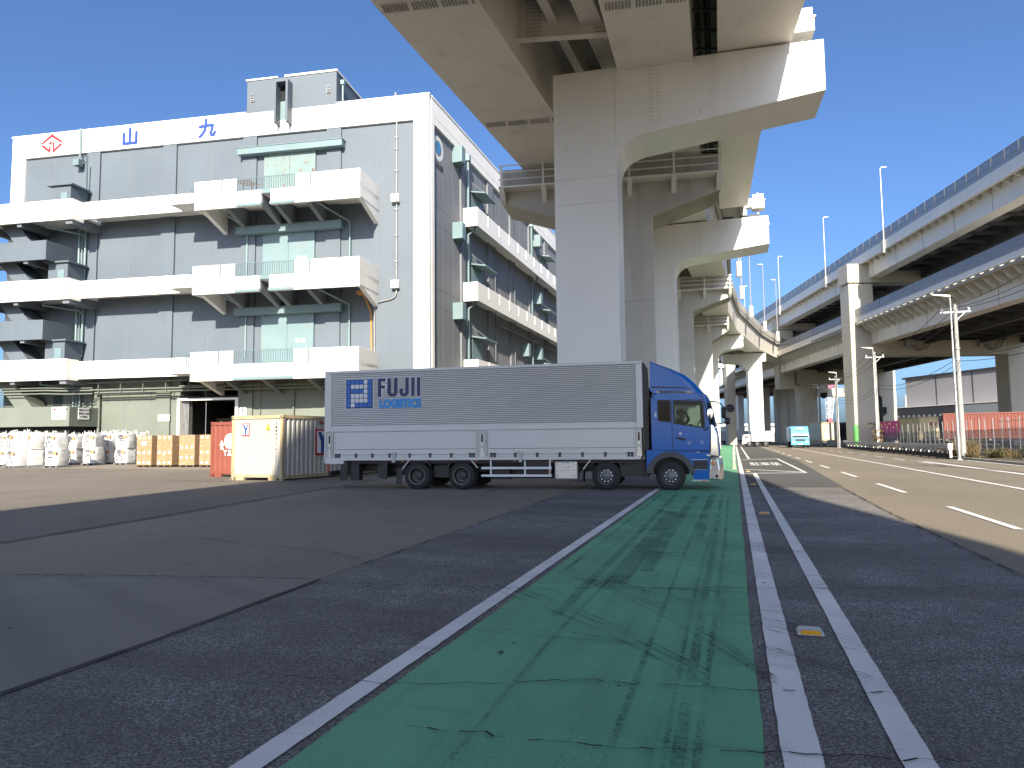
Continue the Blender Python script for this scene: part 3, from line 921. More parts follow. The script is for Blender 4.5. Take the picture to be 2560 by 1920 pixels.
for z, r_ in ((5.75, .06), (5.5, .05), (5.95, .04)): mb.tube([(-40, -2.2, z), (-30.8, -2.2, z), (-29.2, -1.9, z - .06), (-27.6, -.9, z + .02)], r_, 8)
mb.build('pipe_run', M_wgreen, wh, smooth=True)
mb = MB(); mb.tube([(-27.8, .0, 5.6), (-27.75, .0, 0.1)], .14, 10); mb.tube([(-10.8, .05, 5.7), (-10.8, .05, 0.1)], .07, 8); mb.tube([(-13.6, .1, 6), (-13.6, .1, 0)], .03, 6)
mb.build('downpipe', M_wgreen, wh, smooth=True)
mb = MB(); mb.box(-24.5, -22.6, -1.0, DB, 1.9, 2.05); mb.box(-23.9, -22.8, -.6, DB, 0.1, 1.9); mb.build('meter_cupboard', M_wgreen, wh)
# conduit and boxes at the right of the front
mb = MB()
mb.tube([(-2.64, .3, 28.0), (-2.64, -.08, 28.0), (-2.62, -.08, 26.5), (-2.60, .12, 25.6), (-2.60, .12, 12.6), (-2.75, .12, 12.25), (-3.1, .12, 12.1), (-4.0, .12, 11.95), (-4.3, .12, 11.7), (-4.32, .12, 6.5)], .05, 8)
for z in (27.0, 26.2, 24.6, 23.7, 22, 19, 17, 15): mb.box(-2.75, -2.5, .08, DB, z - .03, z + .03)
mb.build('conduit', M_galv, wh, smooth=True)
for z in (19.8, 13.2): boxobj('junction_box', M_wwhite, wh, -2.95, -2.35, -.2, DB, z - .3, z + .3, bevel=.02)
mb = MB(); mb.tube([(-4.9, -1.0, 12.5), (-4.9, -.4, 12.3), (-4.6, .12, 11.2), (-4.54, .12, 8)], .07, 8); mb.box(-5.2, -4.7, -1.2, -.7, 12.35, 12.6); mb.build('ochre_pipe', M_ochre, wh, smooth=True)

# flank: balconies, boxes, canopies, pipes, sign
for zt in (21.1, 14.72, 8.2):
    mb = MB(); fbox(mb, 7.2, DEPTH, 1.05, 1.2, zt - 1.6, zt); fbox(mb, 7.2, 7.35, -DB, 1.05, zt - 1.6, zt - .003); fbox(mb, 7.35, DEPTH, -DB, 1.05, zt - 1.25, zt - 1.05)
    b = mb.build('flank_balcony', M_wwhite, wh)
    mb = MB()
    for s in range(10, 60, 3): fbox(mb, s - .05, s + .05, 1.2, 1.24, zt - 1.0, zt)
    build_split(mb, 'balcony_rib', M_wwhite, b)
for s, zs in ((5.2, (24.95, 18.55, 11.9)), (29.8, (24.3, 17.6, 11.2)), (24.5, (11.0,)), (44, (24.3, 17.6))):
    for z in zs:
        mb = MB(); fbox(mb, s - .05, s + .75, -.3, .65, z - .62, z + .75)
        o = mb.build('ventilation_box', M_teal, wh, bevel=.02)
        mb = MB(); fbox(mb, s + .75, s + 1.0, -.3, .45, z - .7, z + .6); mb.build('box_flange', M_teal, o)
for s in (9.2, 32.0):
    for z in (23.2, 16.75, 10.4):
        mb = MB()
        P = [flank(s, -.2, z), flank(s + 3.2, -.2, z), flank(s + 3.2, 1.2, z - .25), flank(s, 1.2, z - .25)]
        mb.hexa(P + [(p[0], p[1], p[2] + .12) for p in P])
        c = mb.build('door_canopy', M_teal, wh)
        mb = MB(); fbox(mb, s + .2, s + 2.9, -.2, -.12, z - 2.2, z - .1); mb.build('door', M_teal, c)
        mb = MB(); mb.tube([flank(s + .1, -.1, z + .9), flank(s + .6, 1.1, z - .1)], .02, 5); mb.build('stay_rod', M_galv, c)
for s in (7.95, 28.0, 48):
    mb = MB()
    p = lambda o, z: flank(s, o, z)
    mb.tube([p(.1, 25.6), p(.1, 20.2)], .11, 8); q = flank(s, .05, 25.6)
    mb.box(q[0] - .25, q[0] + .25, q[1] - .25, q[1] + .25, 25.45, 26.0)
    for zt in (21.1, 14.72): mb.tube([p(.75, zt - 1.3), p(.7, zt - 1.75), p(.1, zt - 2.1), p(.1, zt - 6.6)], .10, 8)
    mb.build('downpipe', M_teal, wh, smooth=True)
mb = MB()
for s in (21.5, 15.2, 35): mb.tube([flank(s, .05, 21), flank(s, .05, 8)], .05, 6)
mb.tube([flank(15.5, .3, 12.4), flank(50, .3, 12.4)], .10, 6)
build_split(mb, 'flank_conduit', M_soffit, wh)
# faded round company sign on the flank
rz_f = math.atan2(SD[1], SD[0])
sg = lettering('上組12倉庫', 0.55, M_ink, wh, flank(2.4, -DB + .03, 22.9), (R(90), 0, rz_f), 0.004, sx=.55)
mb = MB()
def ringf(r0, r1, n, cs, cz, o):
    for k in range(n):
        a, b = 2 * math.pi * k / n, 2 * math.pi * (k + 1) / n
        mb.quad(flank(cs + r0 * math.cos(a), o, cz + r0 * math.sin(a)), flank(cs + r1 * math.cos(a), o, cz + r1 * math.sin(a)), flank(cs + r1 * math.cos(b), o, cz + r1 * math.sin(b)), flank(cs + r0 * math.cos(b), o, cz + r0 * math.sin(b)))
ringf(.62, .98, 32, 2.25, 24.35, -DB + .02)
em = mb.build('round_emblem', M_sky_sign, wh, fix=False)
mb = MB()
for k in range(5):
    z = -.46 + k * .2; hw = math.sqrt(max(0.01, .5 ** 2 - z * z))
    mb.quad(flank(2.25 - hw, -DB + .02, 24.35 + z), flank(2.25 + hw, -DB + .02, 24.35 + z), flank(2.25 + hw, -DB + .02, 24.35 + z + .17), flank(2.25 - hw, -DB + .02, 24.35 + z + .17))
mb.build('emblem_globe', plain('emblem_blue', (.06, .25, .5), .6), em, fix=False)

# ================================================================== elevated expressway beside the lane
M_steel = surf('bridge_steel_paint', (0.76, 0.72, 0.645), 0.45, spots=0.16, spot_col=(0.35, 0.32, 0.28), var=0.06, vscale=0.25, streak=0.45, streak_col=(0.30, 0.27, 0.23), sscale=(0.9, 0.9, 0.06), grain=0.04, gscale=6.0)
M_steelg = surf('pier_steel_paint', (0.74, 0.72, 0.67), 0.38, var=0.05, vscale=0.3, streak=0.40, streak_col=(0.36, 0.34, 0.31), sscale=(1.1, 1.1, 0.05))
M_conc = surf('pier_concrete', (0.46, 0.435, 0.385), 0.85, var=0.14, vscale=0.35, streak=0.75, streak_col=(0.20, 0.185, 0.16), sscale=(1.3, 1.3, 0.07), grain=0.14, gscale=9.0, bmp=0.15, bscale=25)
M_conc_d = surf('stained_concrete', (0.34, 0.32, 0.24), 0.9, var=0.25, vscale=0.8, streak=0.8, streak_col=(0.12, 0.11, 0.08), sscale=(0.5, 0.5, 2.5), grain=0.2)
M_deck = surf('deck_concrete', (0.42, 0.41, 0.38), 0.85, var=0.12, streak=0.5, streak_col=(0.22, 0.2, 0.18), sscale=(2, 2, .2))
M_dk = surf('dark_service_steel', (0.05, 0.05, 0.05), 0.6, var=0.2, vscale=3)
M_seam = plain('weld_seam', (0.50, 0.485, 0.45), 0.5)
M_bolt = plain('bolt_heads', (0.30, 0.28, 0.25), 0.6)

# edges of the decks (x, y) at matched stations
EL = [(-26, -80), (-21.5, -55), (-15.6, -28.2), (-14.4, -20.1), (-12.75, -11.1), (-10.3, -1), (-8.3, 10), (-5.45, 22), (-0.5, 36), (2.8, 46), (8.6, 62), (14.8, 82), (20.6, 97), (31.0, 118), (37.0, 128), (52.0, 150)]
EM = [(-14, -80), (-10, -55), (-6.0, -28.2), (-4.3, -19.4), (-2.2, -10.8), (0.5, -1.0), (3.1, 9.4), (6.15, 21.4), (10.0, 34.5), (12.8, 44), (18.9, 60.0), (24.9, 79), (30.3, 93), (40.4, 113.5), (46.5, 124), (60, 145)]
ER = [(-6, -80), (-2.4, -55), (2.9, -29), (4.6, -20.1), (5.4, -11.9), (7.3, -2.4), (8.3, 8.8), (9.55, 20.6), (12.1, 33), (14.9, 43.2), (19.6, 59.8), (25.6, 78.8), (31.0, 92.8), (41.2, 113.2), (47.2, 123.6), (60.8, 144.6)]
ZD = 18.25                                         # underside of the deck slab
def lerp2(a, b, t): return (a[0] + (b[0] - a[0]) * t, a[1] + (b[1] - a[1]) * t)
def strip_solid(mb, A, B, z0, z1):
    rings = [[(a[0], a[1], z0), (b[0], b[1], z0), (b[0], b[1], z1), (a[0], a[1], z1)] for a, b in zip(A, B)]
    mb.loft(rings)
def offset(A, B, d):
    """points d metres from A towards B"""
    out = []
    for a, b in zip(A, B):
        L = math.hypot(b[0] - a[0], b[1] - a[1])
        out.append(lerp2(a, b, d / L))
    return out
def parapet(mb, A, B, z0, z1, t=.25):
    strip_solid(mb, A, offset(A, B, t), z0, z1)

# --- deck on the concrete piers
dA = thing('expressway_deck', 'elevated expressway deck on twin steel box girders carried by the concrete piers', 'elevated road', (0, 0, 0))
mb = MB(); strip_solid(mb, EL, EM, ZD, ZD + .3); mb.build('deck_slab', M_deck, dA)
mb = MB(); parapet(mb, EL, EM, ZD - .25, ZD + 1.35); mb.build('parapet', M_deck, dA)
mb = MB(); parapet(mb, EM[9:], EL[9:], ZD - .25, ZD + 1.25); mb.build('parapet', M_deck, dA)
def girder(name, A, B, zb, parent, inset=.25, m=None, n0=0, n1=None):
    mb = MB()
    rings = []
    for a, b in list(zip(A, B))[n0:n1]:
        L = math.hypot(b[0] - a[0], b[1] - a[1])
        i0, i1 = lerp2(a, b, -inset / L), lerp2(a, b, 1 + inset / L)
        rings.append([(a[0], a[1], zb), (b[0], b[1], zb), (i1[0], i1[1], ZD), (i0[0], i0[1], ZD)])
    mb.loft(rings)
    return mb.build(name, m or M_steel, parent)
gl0, gl1 = offset(EL, EM, 1.15), offset(EL, EM, 4.35)
girder('box_girder', gl0, gl1, 15.72, dA)
gr1, gr0 = offset(EM, EL, .55), offset(EM, EL, 3.25)
girder('box_girder', gr0, gr1, 15.72, dA)
# flanges showing as thin lips under the webs
mb = MB(); strip_solid(mb, offset(EL, EM, 1.05), offset(EL, EM, 4.45), 15.68, 15.715); strip_solid(mb, offset(EM, EL, 3.35), offset(EM, EL, .45), 15.68, 15.715)
mb.build('flange', M_steel, dA)
def along(A, y):
    """point of a polyline at a given y"""
    for a, b in zip(A[:-1], A[1:]):
        if a[1] <= y <= b[1]:
            return lerp2(a, b, (y - a[1]) / (b[1] - a[1]))
    return A[-1]
# cross beams between the boxes, with flanges and web stiffeners
for y in (-8, -2, 4, 9.5, 15, 20.3, 25.6, 30.9, 41, 47, 53, 58, 66, 72, 78, 87, 93, 102, 109):
    a, b = along(gl1, y), along(gr0, y - .35)
    d = Vector((b[0] - a[0], b[1] - a[1])); d.normalize(); n = Vector((-d.y, d.x))
    mb = MB()
    def cb(w, z0, z1):
        mb.hexa([(a[0] - n.x * w, a[1] - n.y * w, z0), (b[0] - n.x * w, b[1] - n.y * w, z0), (b[0] + n.x * w, b[1] + n.y * w, z0), (a[0] + n.x * w, a[1] + n.y * w, z0)] +
                [(a[0] - n.x * w, a[1] - n.y * w, z1), (b[0] - n.x * w, b[1] - n.y * w, z1), (b[0] + n.x * w, b[1] + n.y * w, z1), (a[0] + n.x * w, a[1] + n.y * w, z1)])
    cb(.02, 16.5, ZD); cb(.16, 16.46, 16.5)
    c = mb.build('cross_beam', M_steel, dA)
    mb = MB()
    for t in (.12, .2, .8, .88):
        for zz in range(10):
            p = lerp2(a, b, t)
            for k in range(3):
                q = (p[0] + d.x * (k * .09), p[1] + d.y * (k * .09), 16.62 + zz * .15)
                mb.box(q[0] - .02, q[0] + .02, q[1] - .045, q[1] + .045, q[2] - .02, q[2] + .02)
    if 4 < y < 40: mb.build('bolt_rows', M_bolt, c)['kind'] = 'stuff'
# longitudinal stringer and service channel hung between the beams
mb = MB()
st0, st1 = offset(EL, EM, 6.55), offset(EL, EM, 6.75)
i0, i1 = 4, 11
strip_solid(mb, offset(EL, EM, 6.9)[i0:i1], offset(EL, EM, 7.6)[i0:i1], 16.9, 16.93)
strip_solid(mb, offset(EL, EM, 6.86)[i0:i1], offset(EL, EM, 6.92)[i0:i1], 16.86, 17.2)
strip_solid(mb, offset(EL, EM, 7.58)[i0:i1], offset(EL, EM, 7.64)[i0:i1], 16.86, 17.2)
mb.build('service_channel', M_steel, dA)
mb = MB(); strip_solid(mb, offset(EL, EM, 5.6)[i0:i1], offset(EL, EM, 5.95)[i0:i1], 17.1, 17.14); strip_solid(mb, offset(EL, EM, 5.75)[i0:i1], offset(EL, EM, 5.79)[i0:i1], 17.14, ZD)
mb.build('stringer', M_steel, dA)
mb = MB()
for d_, z_, r_ in ((8.0, 17.0, .05), (8.15, 17.15, .04), (8.1, 16.9, .035)):
    mb.tube([(p[0], p[1], z_) for p in offset(EL, EM, d_)[i0:i1]], r_, 6)
for y in [i * 1.6 for i in range(-2, 24)]:
    p = along(offset(EL, EM, 8.05), y)
    mb.box(p[0] - .03, p[0] + .03, p[1] - .03, p[1] + .03, 16.8, ZD)
    mb.box(p[0] - .16, p[0] + .16, p[1] - .02, p[1] + .02, 16.8, 16.86)
mb.build('cable_rack', M_dk, dA)
# bolted splices on the soffit of the left box
for y in (6, 14.2, 22.3, 31.0):
    for A_, B_ in ((gl0, gl1), (gr0, gr1)):
        a, b = along(A_, y), along(B_, y - .5)
        d = Vector((b[0] - a[0], b[1] - a[1])); L = d.length; d.normalize(); n = Vector((-d.y, d.x))
        mb = MB(); k = .24
        mb.hexa([(a[0] - n.x * k, a[1] - n.y * k, 15.665), (b[0] - n.x * k, b[1] - n.y * k, 15.665), (b[0] + n.x * k, b[1] + n.y * k, 15.665), (a[0] + n.x * k, a[1] + n.y * k, 15.665),
                 (a[0] - n.x * k, a[1] - n.y * k, 15.70), (b[0] - n.x * k, b[1] - n.y * k, 15.70), (b[0] + n.x * k, b[1] + n.y * k, 15.70), (a[0] + n.x * k, a[1] + n.y * k, 15.70)])
        s_ = mb.build('splice_plate', M_steel, dA)
        mb = MB()
        for i in range(int(L / .11)):
            if i % 9 == 8: continue
            for j in range(4):
                q = (a[0] + d.x * (.1 + i * .11) + n.x * (-.17 + j * .11), a[1] + d.y * (.1 + i * .11) + n.y * (-.17 + j * .11))
                mb.box(q[0] - .024, q[0] + .024, q[1] - .04, q[1] + .04, 15.63, 15.667)
        mb.build('bolt_rows', M_bolt, s_)['kind'] = 'stuff'

# --- narrower deck on the steel piers
dB = thing('ramp_deck', 'narrow elevated ramp deck on a single steel box girder above the steel piers', 'elevated road', (0, 0, 0))
N2 = 11
EMb = offset(EM, ER, .02)
mb = MB(); strip_solid(mb, EMb[:N2], ER[:N2], ZD + .003, ZD + .3); mb.build('deck_slab', M_deck, dB)
mb = MB(); parapet(mb, ER[:N2], EM[:N2], ZD - .25, ZD + 1.35); mb.build('parapet', M_deck, dB)
bg0, bg1 = offset(EM, ER, .55), offset(ER, EM, .12)
girder('box_girder', bg0, bg1, 15.95, dB, n1=10, inset=.05)
mb = MB(); strip_solid(mb, offset(EM, ER, .45)[:10], offset(ER, EM, .10)[:10], 15.91, 15.945); mb.build('flange', M_steel, dB)
# joints along the barrier and drain boxes, lamp columns follow below
mb = MB()
gapA, gapB = offset(EM, EL, .45), offset(EM, ER, .45)
for d_, z_, r_ in ((-.25, 17.6, .09), (.05, 17.9, .06), (.2, 17.2, .05)):
    pts = [lerp2(a, b, .5 + d_) for a, b in zip(gapA, gapB)][4:10]
    mb.tube([(p[0], p[1], z_) for p in pts], r_, 8)
for y in [i * 1.3 for i in range(8, 33)]:
    p, q = along(gapA, y), along(gapB, y)
    mb.box(min(p[0], q[0]), max(p[0], q[0]), (p[1] + q[1]) / 2 - .05, (p[1] + q[1]) / 2 + .05, 17.0, 17.08)
mb.build('service_pipes', M_dk, dB)

# --- steel L-shaped pier
def steel_pier(label, x, y, azm, wcol, depth, beam, ztop, zend, zroot, tall_lit=False):
    t = thing('steel_pier', label, 'bridge pier', (x, y, 0), R(90 - azm))
    r = .9
    prof = [(0, 0), (wcol, 0), (wcol, zroot - 1.1)]
    prof += [(wcol + .95 * (1 - math.cos(R(a))), zroot - 1.1 + .95 * math.sin(R(a))) for a in (15, 30, 45, 60, 75)]
    prof += [(wcol + .95, zroot - .10), (beam, zend), (beam, ztop), (0, ztop)]
    MB().xz(prof, 0, depth).build('pier_frame', M_steelg, t, bevel=.03)
    # field splices and lifting lugs
    mb = MB(); mb.box(wcol + 1.25, wcol + 1.75, -.012, 0.0, zroot + .12, ztop - .05); s_ = mb.build('splice_plate', M_steelg, t)
    mb = MB()
    for j in range(18):
        for i in (0, 1, 3, 4): mb.box(wcol + 1.30 + i * .09, wcol + 1.335 + i * .09, -.03, -.01, zroot + .25 + j * .15, zroot + .29 + j * .15)
    mb.build('bolt_rows', M_seam, s_)['kind'] = 'stuff'
    mb = MB()
    for u, z in ((.5, ztop - .25), (1.9, ztop - .25), (3.6, ztop - .3), (5.6, ztop - .3), (beam - 1.2, ztop - .3), (.5, zroot - .3), (3.4, zroot + .35), (5.6, zroot + .55)):
        mb.box(u - .015, u + .015, -.07, 0.0, z - .08, z + .08)
    mb.build('lifting_lug', M_steelg, t)
    mb = MB()
    mb.box(0.01, wcol - .01, -.004, 0, zroot - 1.6, zroot - 1.585); mb.box(0.01, wcol - .01, -.004, 0, zroot - 2.6, zroot - 2.58); mb.box(wcol - .01, wcol + .005, -.004, 0, zroot - .5, ztop - .02)
    mb.build('weld_seam', M_seam, t)
    mb = MB(); mb.box(beam, beam + .1, .9, 1.0, ztop - .35, ztop - .2); mb.build('end_lug', M_steelg, t)
    # damper block and bearings on top
    mb = MB(); mb.box(beam - .95, beam - .15, .7, 1.5, ztop + .75, ztop + 1.25); mb.box(beam - 1.0, beam - .10, .65, 1.55, ztop + 1.25, ztop + 1.33); mb.box(beam - .9, beam - .2, .75, 1.45, ztop + 1.33, ztop + 1.7); mb.box(beam - 1.3, beam - .95, .85, 1.35, ztop + .9, ztop + 1.5)
    mb.tube([(beam - .55, 1.1, ztop - .02), (beam - .55, 1.1, ztop + .8)], .06, 8); mb.tube([(beam - .55, 1.1, ztop + 1.7), (beam - .55, 1.1, ztop + 1.9)], .05, 6)
    mb.build('damper', M_steelg, t, bevel=.02)
    return t
p1 = steel_pier('white steel pier rising right behind the wing truck, its arm reaching over the lane', 1.74, 27.0, 104.0, 2.42, 2.35, 9.95, 15.85, 13.93, 13.15)
p3 = steel_pier('white steel pier with sunlit arm tip standing behind the first railed concrete pier', 8.45, 46.7, 107.5, 2.42, 2.3, 8.35, 15.60, 13.75, 13.35)
p6 = steel_pier('far white steel pier with a short arm behind the last railed concrete pier', 26.0, 98.3, 107.0, 2.6, 2.4, 6.0, 15.55, 13.9, 13.6)
# bearings under the ramp girder, part of the pier
for p, u0 in ((p1, 7.4), (p3, 5.9)):
    mb = MB()
    for u in (u0, u0 + 1.6): mb.box(u - .35, u + .35, .6, 1.6, 15.6 if p is p3 else 15.85, 15.92)
    mb.build('bearing', M_dk, p)

# --- railed concrete hammerhead piers
def concrete_pier(label, xr, yr, azm, length, c0, c1, depth, ztop=15.72, zend=1.85, zroot=3.0, shaft_turn=0):
    """xr,yr is the front right end of the cap; lengths run leftwards"""
    a = R(azm)
    x0, y0 = xr - math.sin(a) * length, yr - math.cos(a) * length
    t = thing('concrete_pier', label, 'bridge pier', (x0, y0, 0), R(90 - azm))
    poly = [(c0, 0), (c1, 0), (c1, ztop - zroot), (length, ztop - zend), (length, ztop), (0, ztop), (0, ztop - zend), (c0, ztop - zroot)]
    MB().xz(poly, 0, depth).build('pier_body', M_conc, t, bevel=.06)
    mb = MB()
    for z in (4.2, 8.4): mb.box(c0 + .02, c1 - .02, -.006, 0.01, z, z + .03)
    mb.box((c0 + c1) / 2 - .01, (c0 + c1) / 2 + .01, -.005, .01, ztop - zroot, ztop)
    mb.box(c1 - .02, c1 + .006, .05, depth - .05, 8.4, 8.43)
    build_split(mb, 'pour_joint', M_conc_d, t)
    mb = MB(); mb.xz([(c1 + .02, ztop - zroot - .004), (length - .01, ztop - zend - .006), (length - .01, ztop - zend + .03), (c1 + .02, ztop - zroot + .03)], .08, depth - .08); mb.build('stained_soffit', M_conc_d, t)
    # walkway on brackets with rails
    zw = ztop - 1.15
    mb = MB(); mb.box(-.05, length + .05, -.75, 0.0, zw - .08, zw); w_ = mb.build('walkway', M_steelg, t)
    n = max(3, int(length / 2.1))
    for i in range(n + 1):
        u = .1 + (length - .2) * i / n
        mb = MB(); mb.yz([(-.72, zw - .08), (0.0, zw - .08), (0.0, zw - .75), (-.3, zw - .55)], u - .12, u + .12); mb.build('bracket', M_steelg, w_)
        mb = MB(); mb.box(u - .05, u + .05, -.75, -.66, zw, zw + 1.12); mb.build('rail_post', M_steelg, w_)
    mb = MB()
    for z in (.36, .74, 1.1): mb.bar((-.05, -.7, zw + z), (length + .05, -.7, zw + z), .05)
    for z in (.36, .74, 1.1): mb.bar((length + .02, -.7, zw + z), (length + .02, 0, zw + z), .05)
    mb.build('rail', M_steelg, w_)
    mb = MB()
    for u in (1.6, 3.9, length - 3.2, length - 1.4): mb.box(u - .45, u + .45, .5, depth - .5, ztop, ztop + .14 - .06)
    mb.build('bearing', M_dk, t)
    return t
concrete_pier('weathered concrete hammerhead pier with railed walkway right behind the first white steel pier', 10.5, 34.5, 100.4, 11.1, 3.6, 7.75, 2.6)
concrete_pier('railed concrete pier just behind the second steel pier', 19.35, 61.6, 103.0, 11.0, 3.6, 7.75, 2.6)
concrete_pier('last railed concrete pier before the far steel pier', 25.2, 81.5, 106.0, 11.0, 4.2, 9.1, 2.6)

# --- plain far T pier
def t_pier(label, x, y, azm, cap, colw, ztop, depth, off=0.0, chamfer=1.2, m=None, cat='bridge pier', name='bridge_pier'):
    t = thing(name, label, cat, (x, y, 0), R(90 - azm))
    h, c = cap / 2, colw / 2
    poly = [(off - c, 0), (off + c, 0), (off + c, ztop - 1.7 - chamfer), (off + c + chamfer, ztop - 1.7), (h, ztop - 1.4), (h, ztop), (-h, ztop), (-h, ztop - 1.4), (off - c - chamfer, ztop - 1.7), (off - c, ztop - 1.7 - chamfer)]
    if off + c + chamfer > h: poly = [(off - c, 0), (off + c, 0), (off + c, ztop - 1.4), (h, ztop - 1.4), (h, ztop), (-h, ztop), (-h, ztop - 1.4), (off - c - chamfer, ztop - 1.7), (off - c, ztop - 1.7 - chamfer)]
    MB().xz(poly, 0, depth).build('pier_body', m or M_steelg, t, bevel=.04)
    mb = MB(); mb.box(-h + .8, -h + 2.0, .4, depth - .4, ztop, ztop + .15); mb.box(h - 2.0, h - .8, .4, depth - .4, ztop, ztop + .15); mb.build('bearing', M_dk, t)
    return t
t_pier('stout sunlit T-shaped pier standing behind the parked white box truck', 38.9, 118.0, 100, 6.9, 2.25, 15.5, 2.4, off=1.65)

# --- lamp columns along the outer barrier
def lamp_column(label, x, y, z, h, rz, group, box=True):
    t = thing('lamp_column', label, 'street lamp', (x, y, z), rz, group)
    mb = MB(); mb.tube([(0, 0, 0), (0, 0, h - .1), (.08, 0, h)], [.09, .06, .055], 8); mb.build('pole', M_galv, t, smooth=True)
    mb = MB(); mb.xz([(.02, h - .04), (.75, h + .05), (.8, h + .1), (.1, h + .1)], -.12, .12); mb.build('lamp_head', M_steelg, t)
    if box:
        mb = MB(); mb.box(-.25, .25, -.25, .25, -1.6, 0); mb.build('base_block', M_deck, t)
    return t
for y in (52, 61, 72, 84, 97, 110, 121):
    p = along(ER, y)
    lamp_column('slim lamp column on the parapet of the curving expressway', p[0] + .05, p[1], ZD + 1.35, 9.0, R(170), 'lamps along the curving expressway')

# ================================================================== double-deck expressway on the right
M_cream = surf('cream_steel_paint', (0.50, 0.465, 0.375), 0.5, var=0.05, vscale=0.3, streak=0.3, streak_col=(0.42, 0.38, 0.30), sscale=(1, 1, .06))
M_panel = None
def panel_mat():
    m, nt, b = nodes_of('noise_panel')
    b.inputs['Base Color'].default_value = (0.28, 0.31, 0.36, 1)
    b.inputs['Roughness'].default_value = 0.35
    n1 = noise(nt, position(nt), 2.0, 3.0)
    a = mathn(nt, 'MULTIPLY_ADD', n1, 0.25); a.node.inputs[2].default_value = 0.62
    nt.links.new(a, b.inputs['Alpha'])
    return m
M_panel = panel_mat()
SL = 0.079
def rx(y, off=0.0): return 47.03 + SL * (y - 92) + off
Y0, Y1 = 54.5, 230.0
def beam_y(mb, xo0, xo1, z0, z1, y0=Y0, y1=Y1):
    mb.hexa([(rx(y0, xo0), y0, z0), (rx(y0, xo1), y0, z0), (rx(y1, xo1), y1, z0), (rx(y1, xo0), y1, z0),
             (rx(y0, xo0), y0, z1), (rx(y0, xo1), y0, z1), (rx(y1, xo1), y1, z1), (rx(y1, xo0), y1, z1)])
def side_deck(name, label, zs, zw, zfb, zft, over, panel_h, width, dense, seg, posts=True):
    """zs girder soffit, zw top of web, zfb/zft fascia, over = overhang of the brackets"""
    t = thing(name, label, 'elevated road', (0, 0, 0))
    mb = MB(); beam_y(mb, -over, width, zw, zw + .25); mb.build('deck_slab', M_deck, t)
    mb = MB(); beam_y(mb, -over - .12, -over + .15, zfb, zft); mb.build('fascia', M_steelg, t)
    mb = MB(); beam_y(mb, -over - .16, -over - .12, zfb, zfb + .12); mb.build('drip_edge', M_steelg, t)
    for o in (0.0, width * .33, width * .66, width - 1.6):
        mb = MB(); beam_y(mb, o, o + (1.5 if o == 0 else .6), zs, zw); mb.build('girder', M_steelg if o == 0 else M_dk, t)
    mb = MB()
    y = Y0
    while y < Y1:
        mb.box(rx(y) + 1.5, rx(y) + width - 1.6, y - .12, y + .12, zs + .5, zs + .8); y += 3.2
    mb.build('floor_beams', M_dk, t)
    # brackets under the overhang, each a plate
    y = 55.2; k = 0
    proto = None
    while y < 170:
        if proto is None:
            m_ = MB(); m_.xz([(0, 0), (-over, zfb - zw + .28), (-over, zfb - zw + .12), (-over * .5, -.35 * over), (0, -.55 * over)][::-1], -.04, .04)
            m_.xz([(-over, zfb - zw + .10), (-over, zfb - zw + .13), (0, -.53 * over), (0, -.57 * over)], -.05, .05)
            proto = m_.mesh('bracket', M_steelg)
        link_mesh('bracket', proto, t, (rx(y), y, zw)); y += dense; k += 1
    # web stiffener seams
    mb = MB()
    y = 58.0
    while y < 150: mb.box(rx(y) - .015, rx(y) + .01, y - .03, y + .03, zs + .02, zw - .02); y += 6.5
    mb.build('web_seam', M_bolt, t)
    if panel_h:
        # screen panels between posts
        y = 54.7; pm = None; po = None
        L = seg
        d = Vector((SL, 1, 0)).normalized()
        while y < 150:
            if pm is None:
                a = MB(); a.hexa([(-.02, .04, 0), (.02, .04, 0), (.02 + SL * (L - .04), L - .04, 0), (-.02 + SL * (L - .04), L - .04, 0), (-.02, .04, panel_h), (.02, .04, panel_h), (.02 + SL * (L - .04), L - .04, panel_h), (-.02 + SL * (L - .04), L - .04, panel_h)])
                pm = a.mesh('screen_panel', M_panel)
                a = MB(); a.box(-.035, .035, -.04, .04, 0, panel_h + .04); po = a.mesh('screen_post', M_galv)
            link_mesh('screen_panel', pm, t, (rx(y, -over), y, zft)); (link_mesh('screen_post', po, t, (rx(y, -over - .03), y, zft)) if posts else None)
            y += L
        mb = MB(); beam_y(mb, -over - .05, -over + .05, zft + panel_h * .42, zft + panel_h * .42 + .05, 54.5, 150); beam_y(mb, -over - .04, -over + .04, zft + panel_h, zft + panel_h + .05, 54.5, 150); mb.build('screen_rail', M_galv, t)
    return t
side_deck('upper_expressway_deck', 'upper deck of the double-deck expressway with a see-through screen and lamp columns', 22.2, 24.35, 24.05, 25.2, 1.0, 1.35, 21.0, 1.6, 2.0)
side_deck('lower_expressway_deck', 'lower deck of the double-deck expressway with slanting ribs under its white edge', 13.45, 15.9, 16.25, 16.85, 1.95, 1.15, 21.0, 1.5, 3.0, False)
for y in (84.5, 104, 127, 152, 180):
    lamp_column('slim lamp column on the outer edge of the double-deck expressway', rx(y, -1.15), y, 25.2, 9.0, R(0), 'lamps along the upper deck')
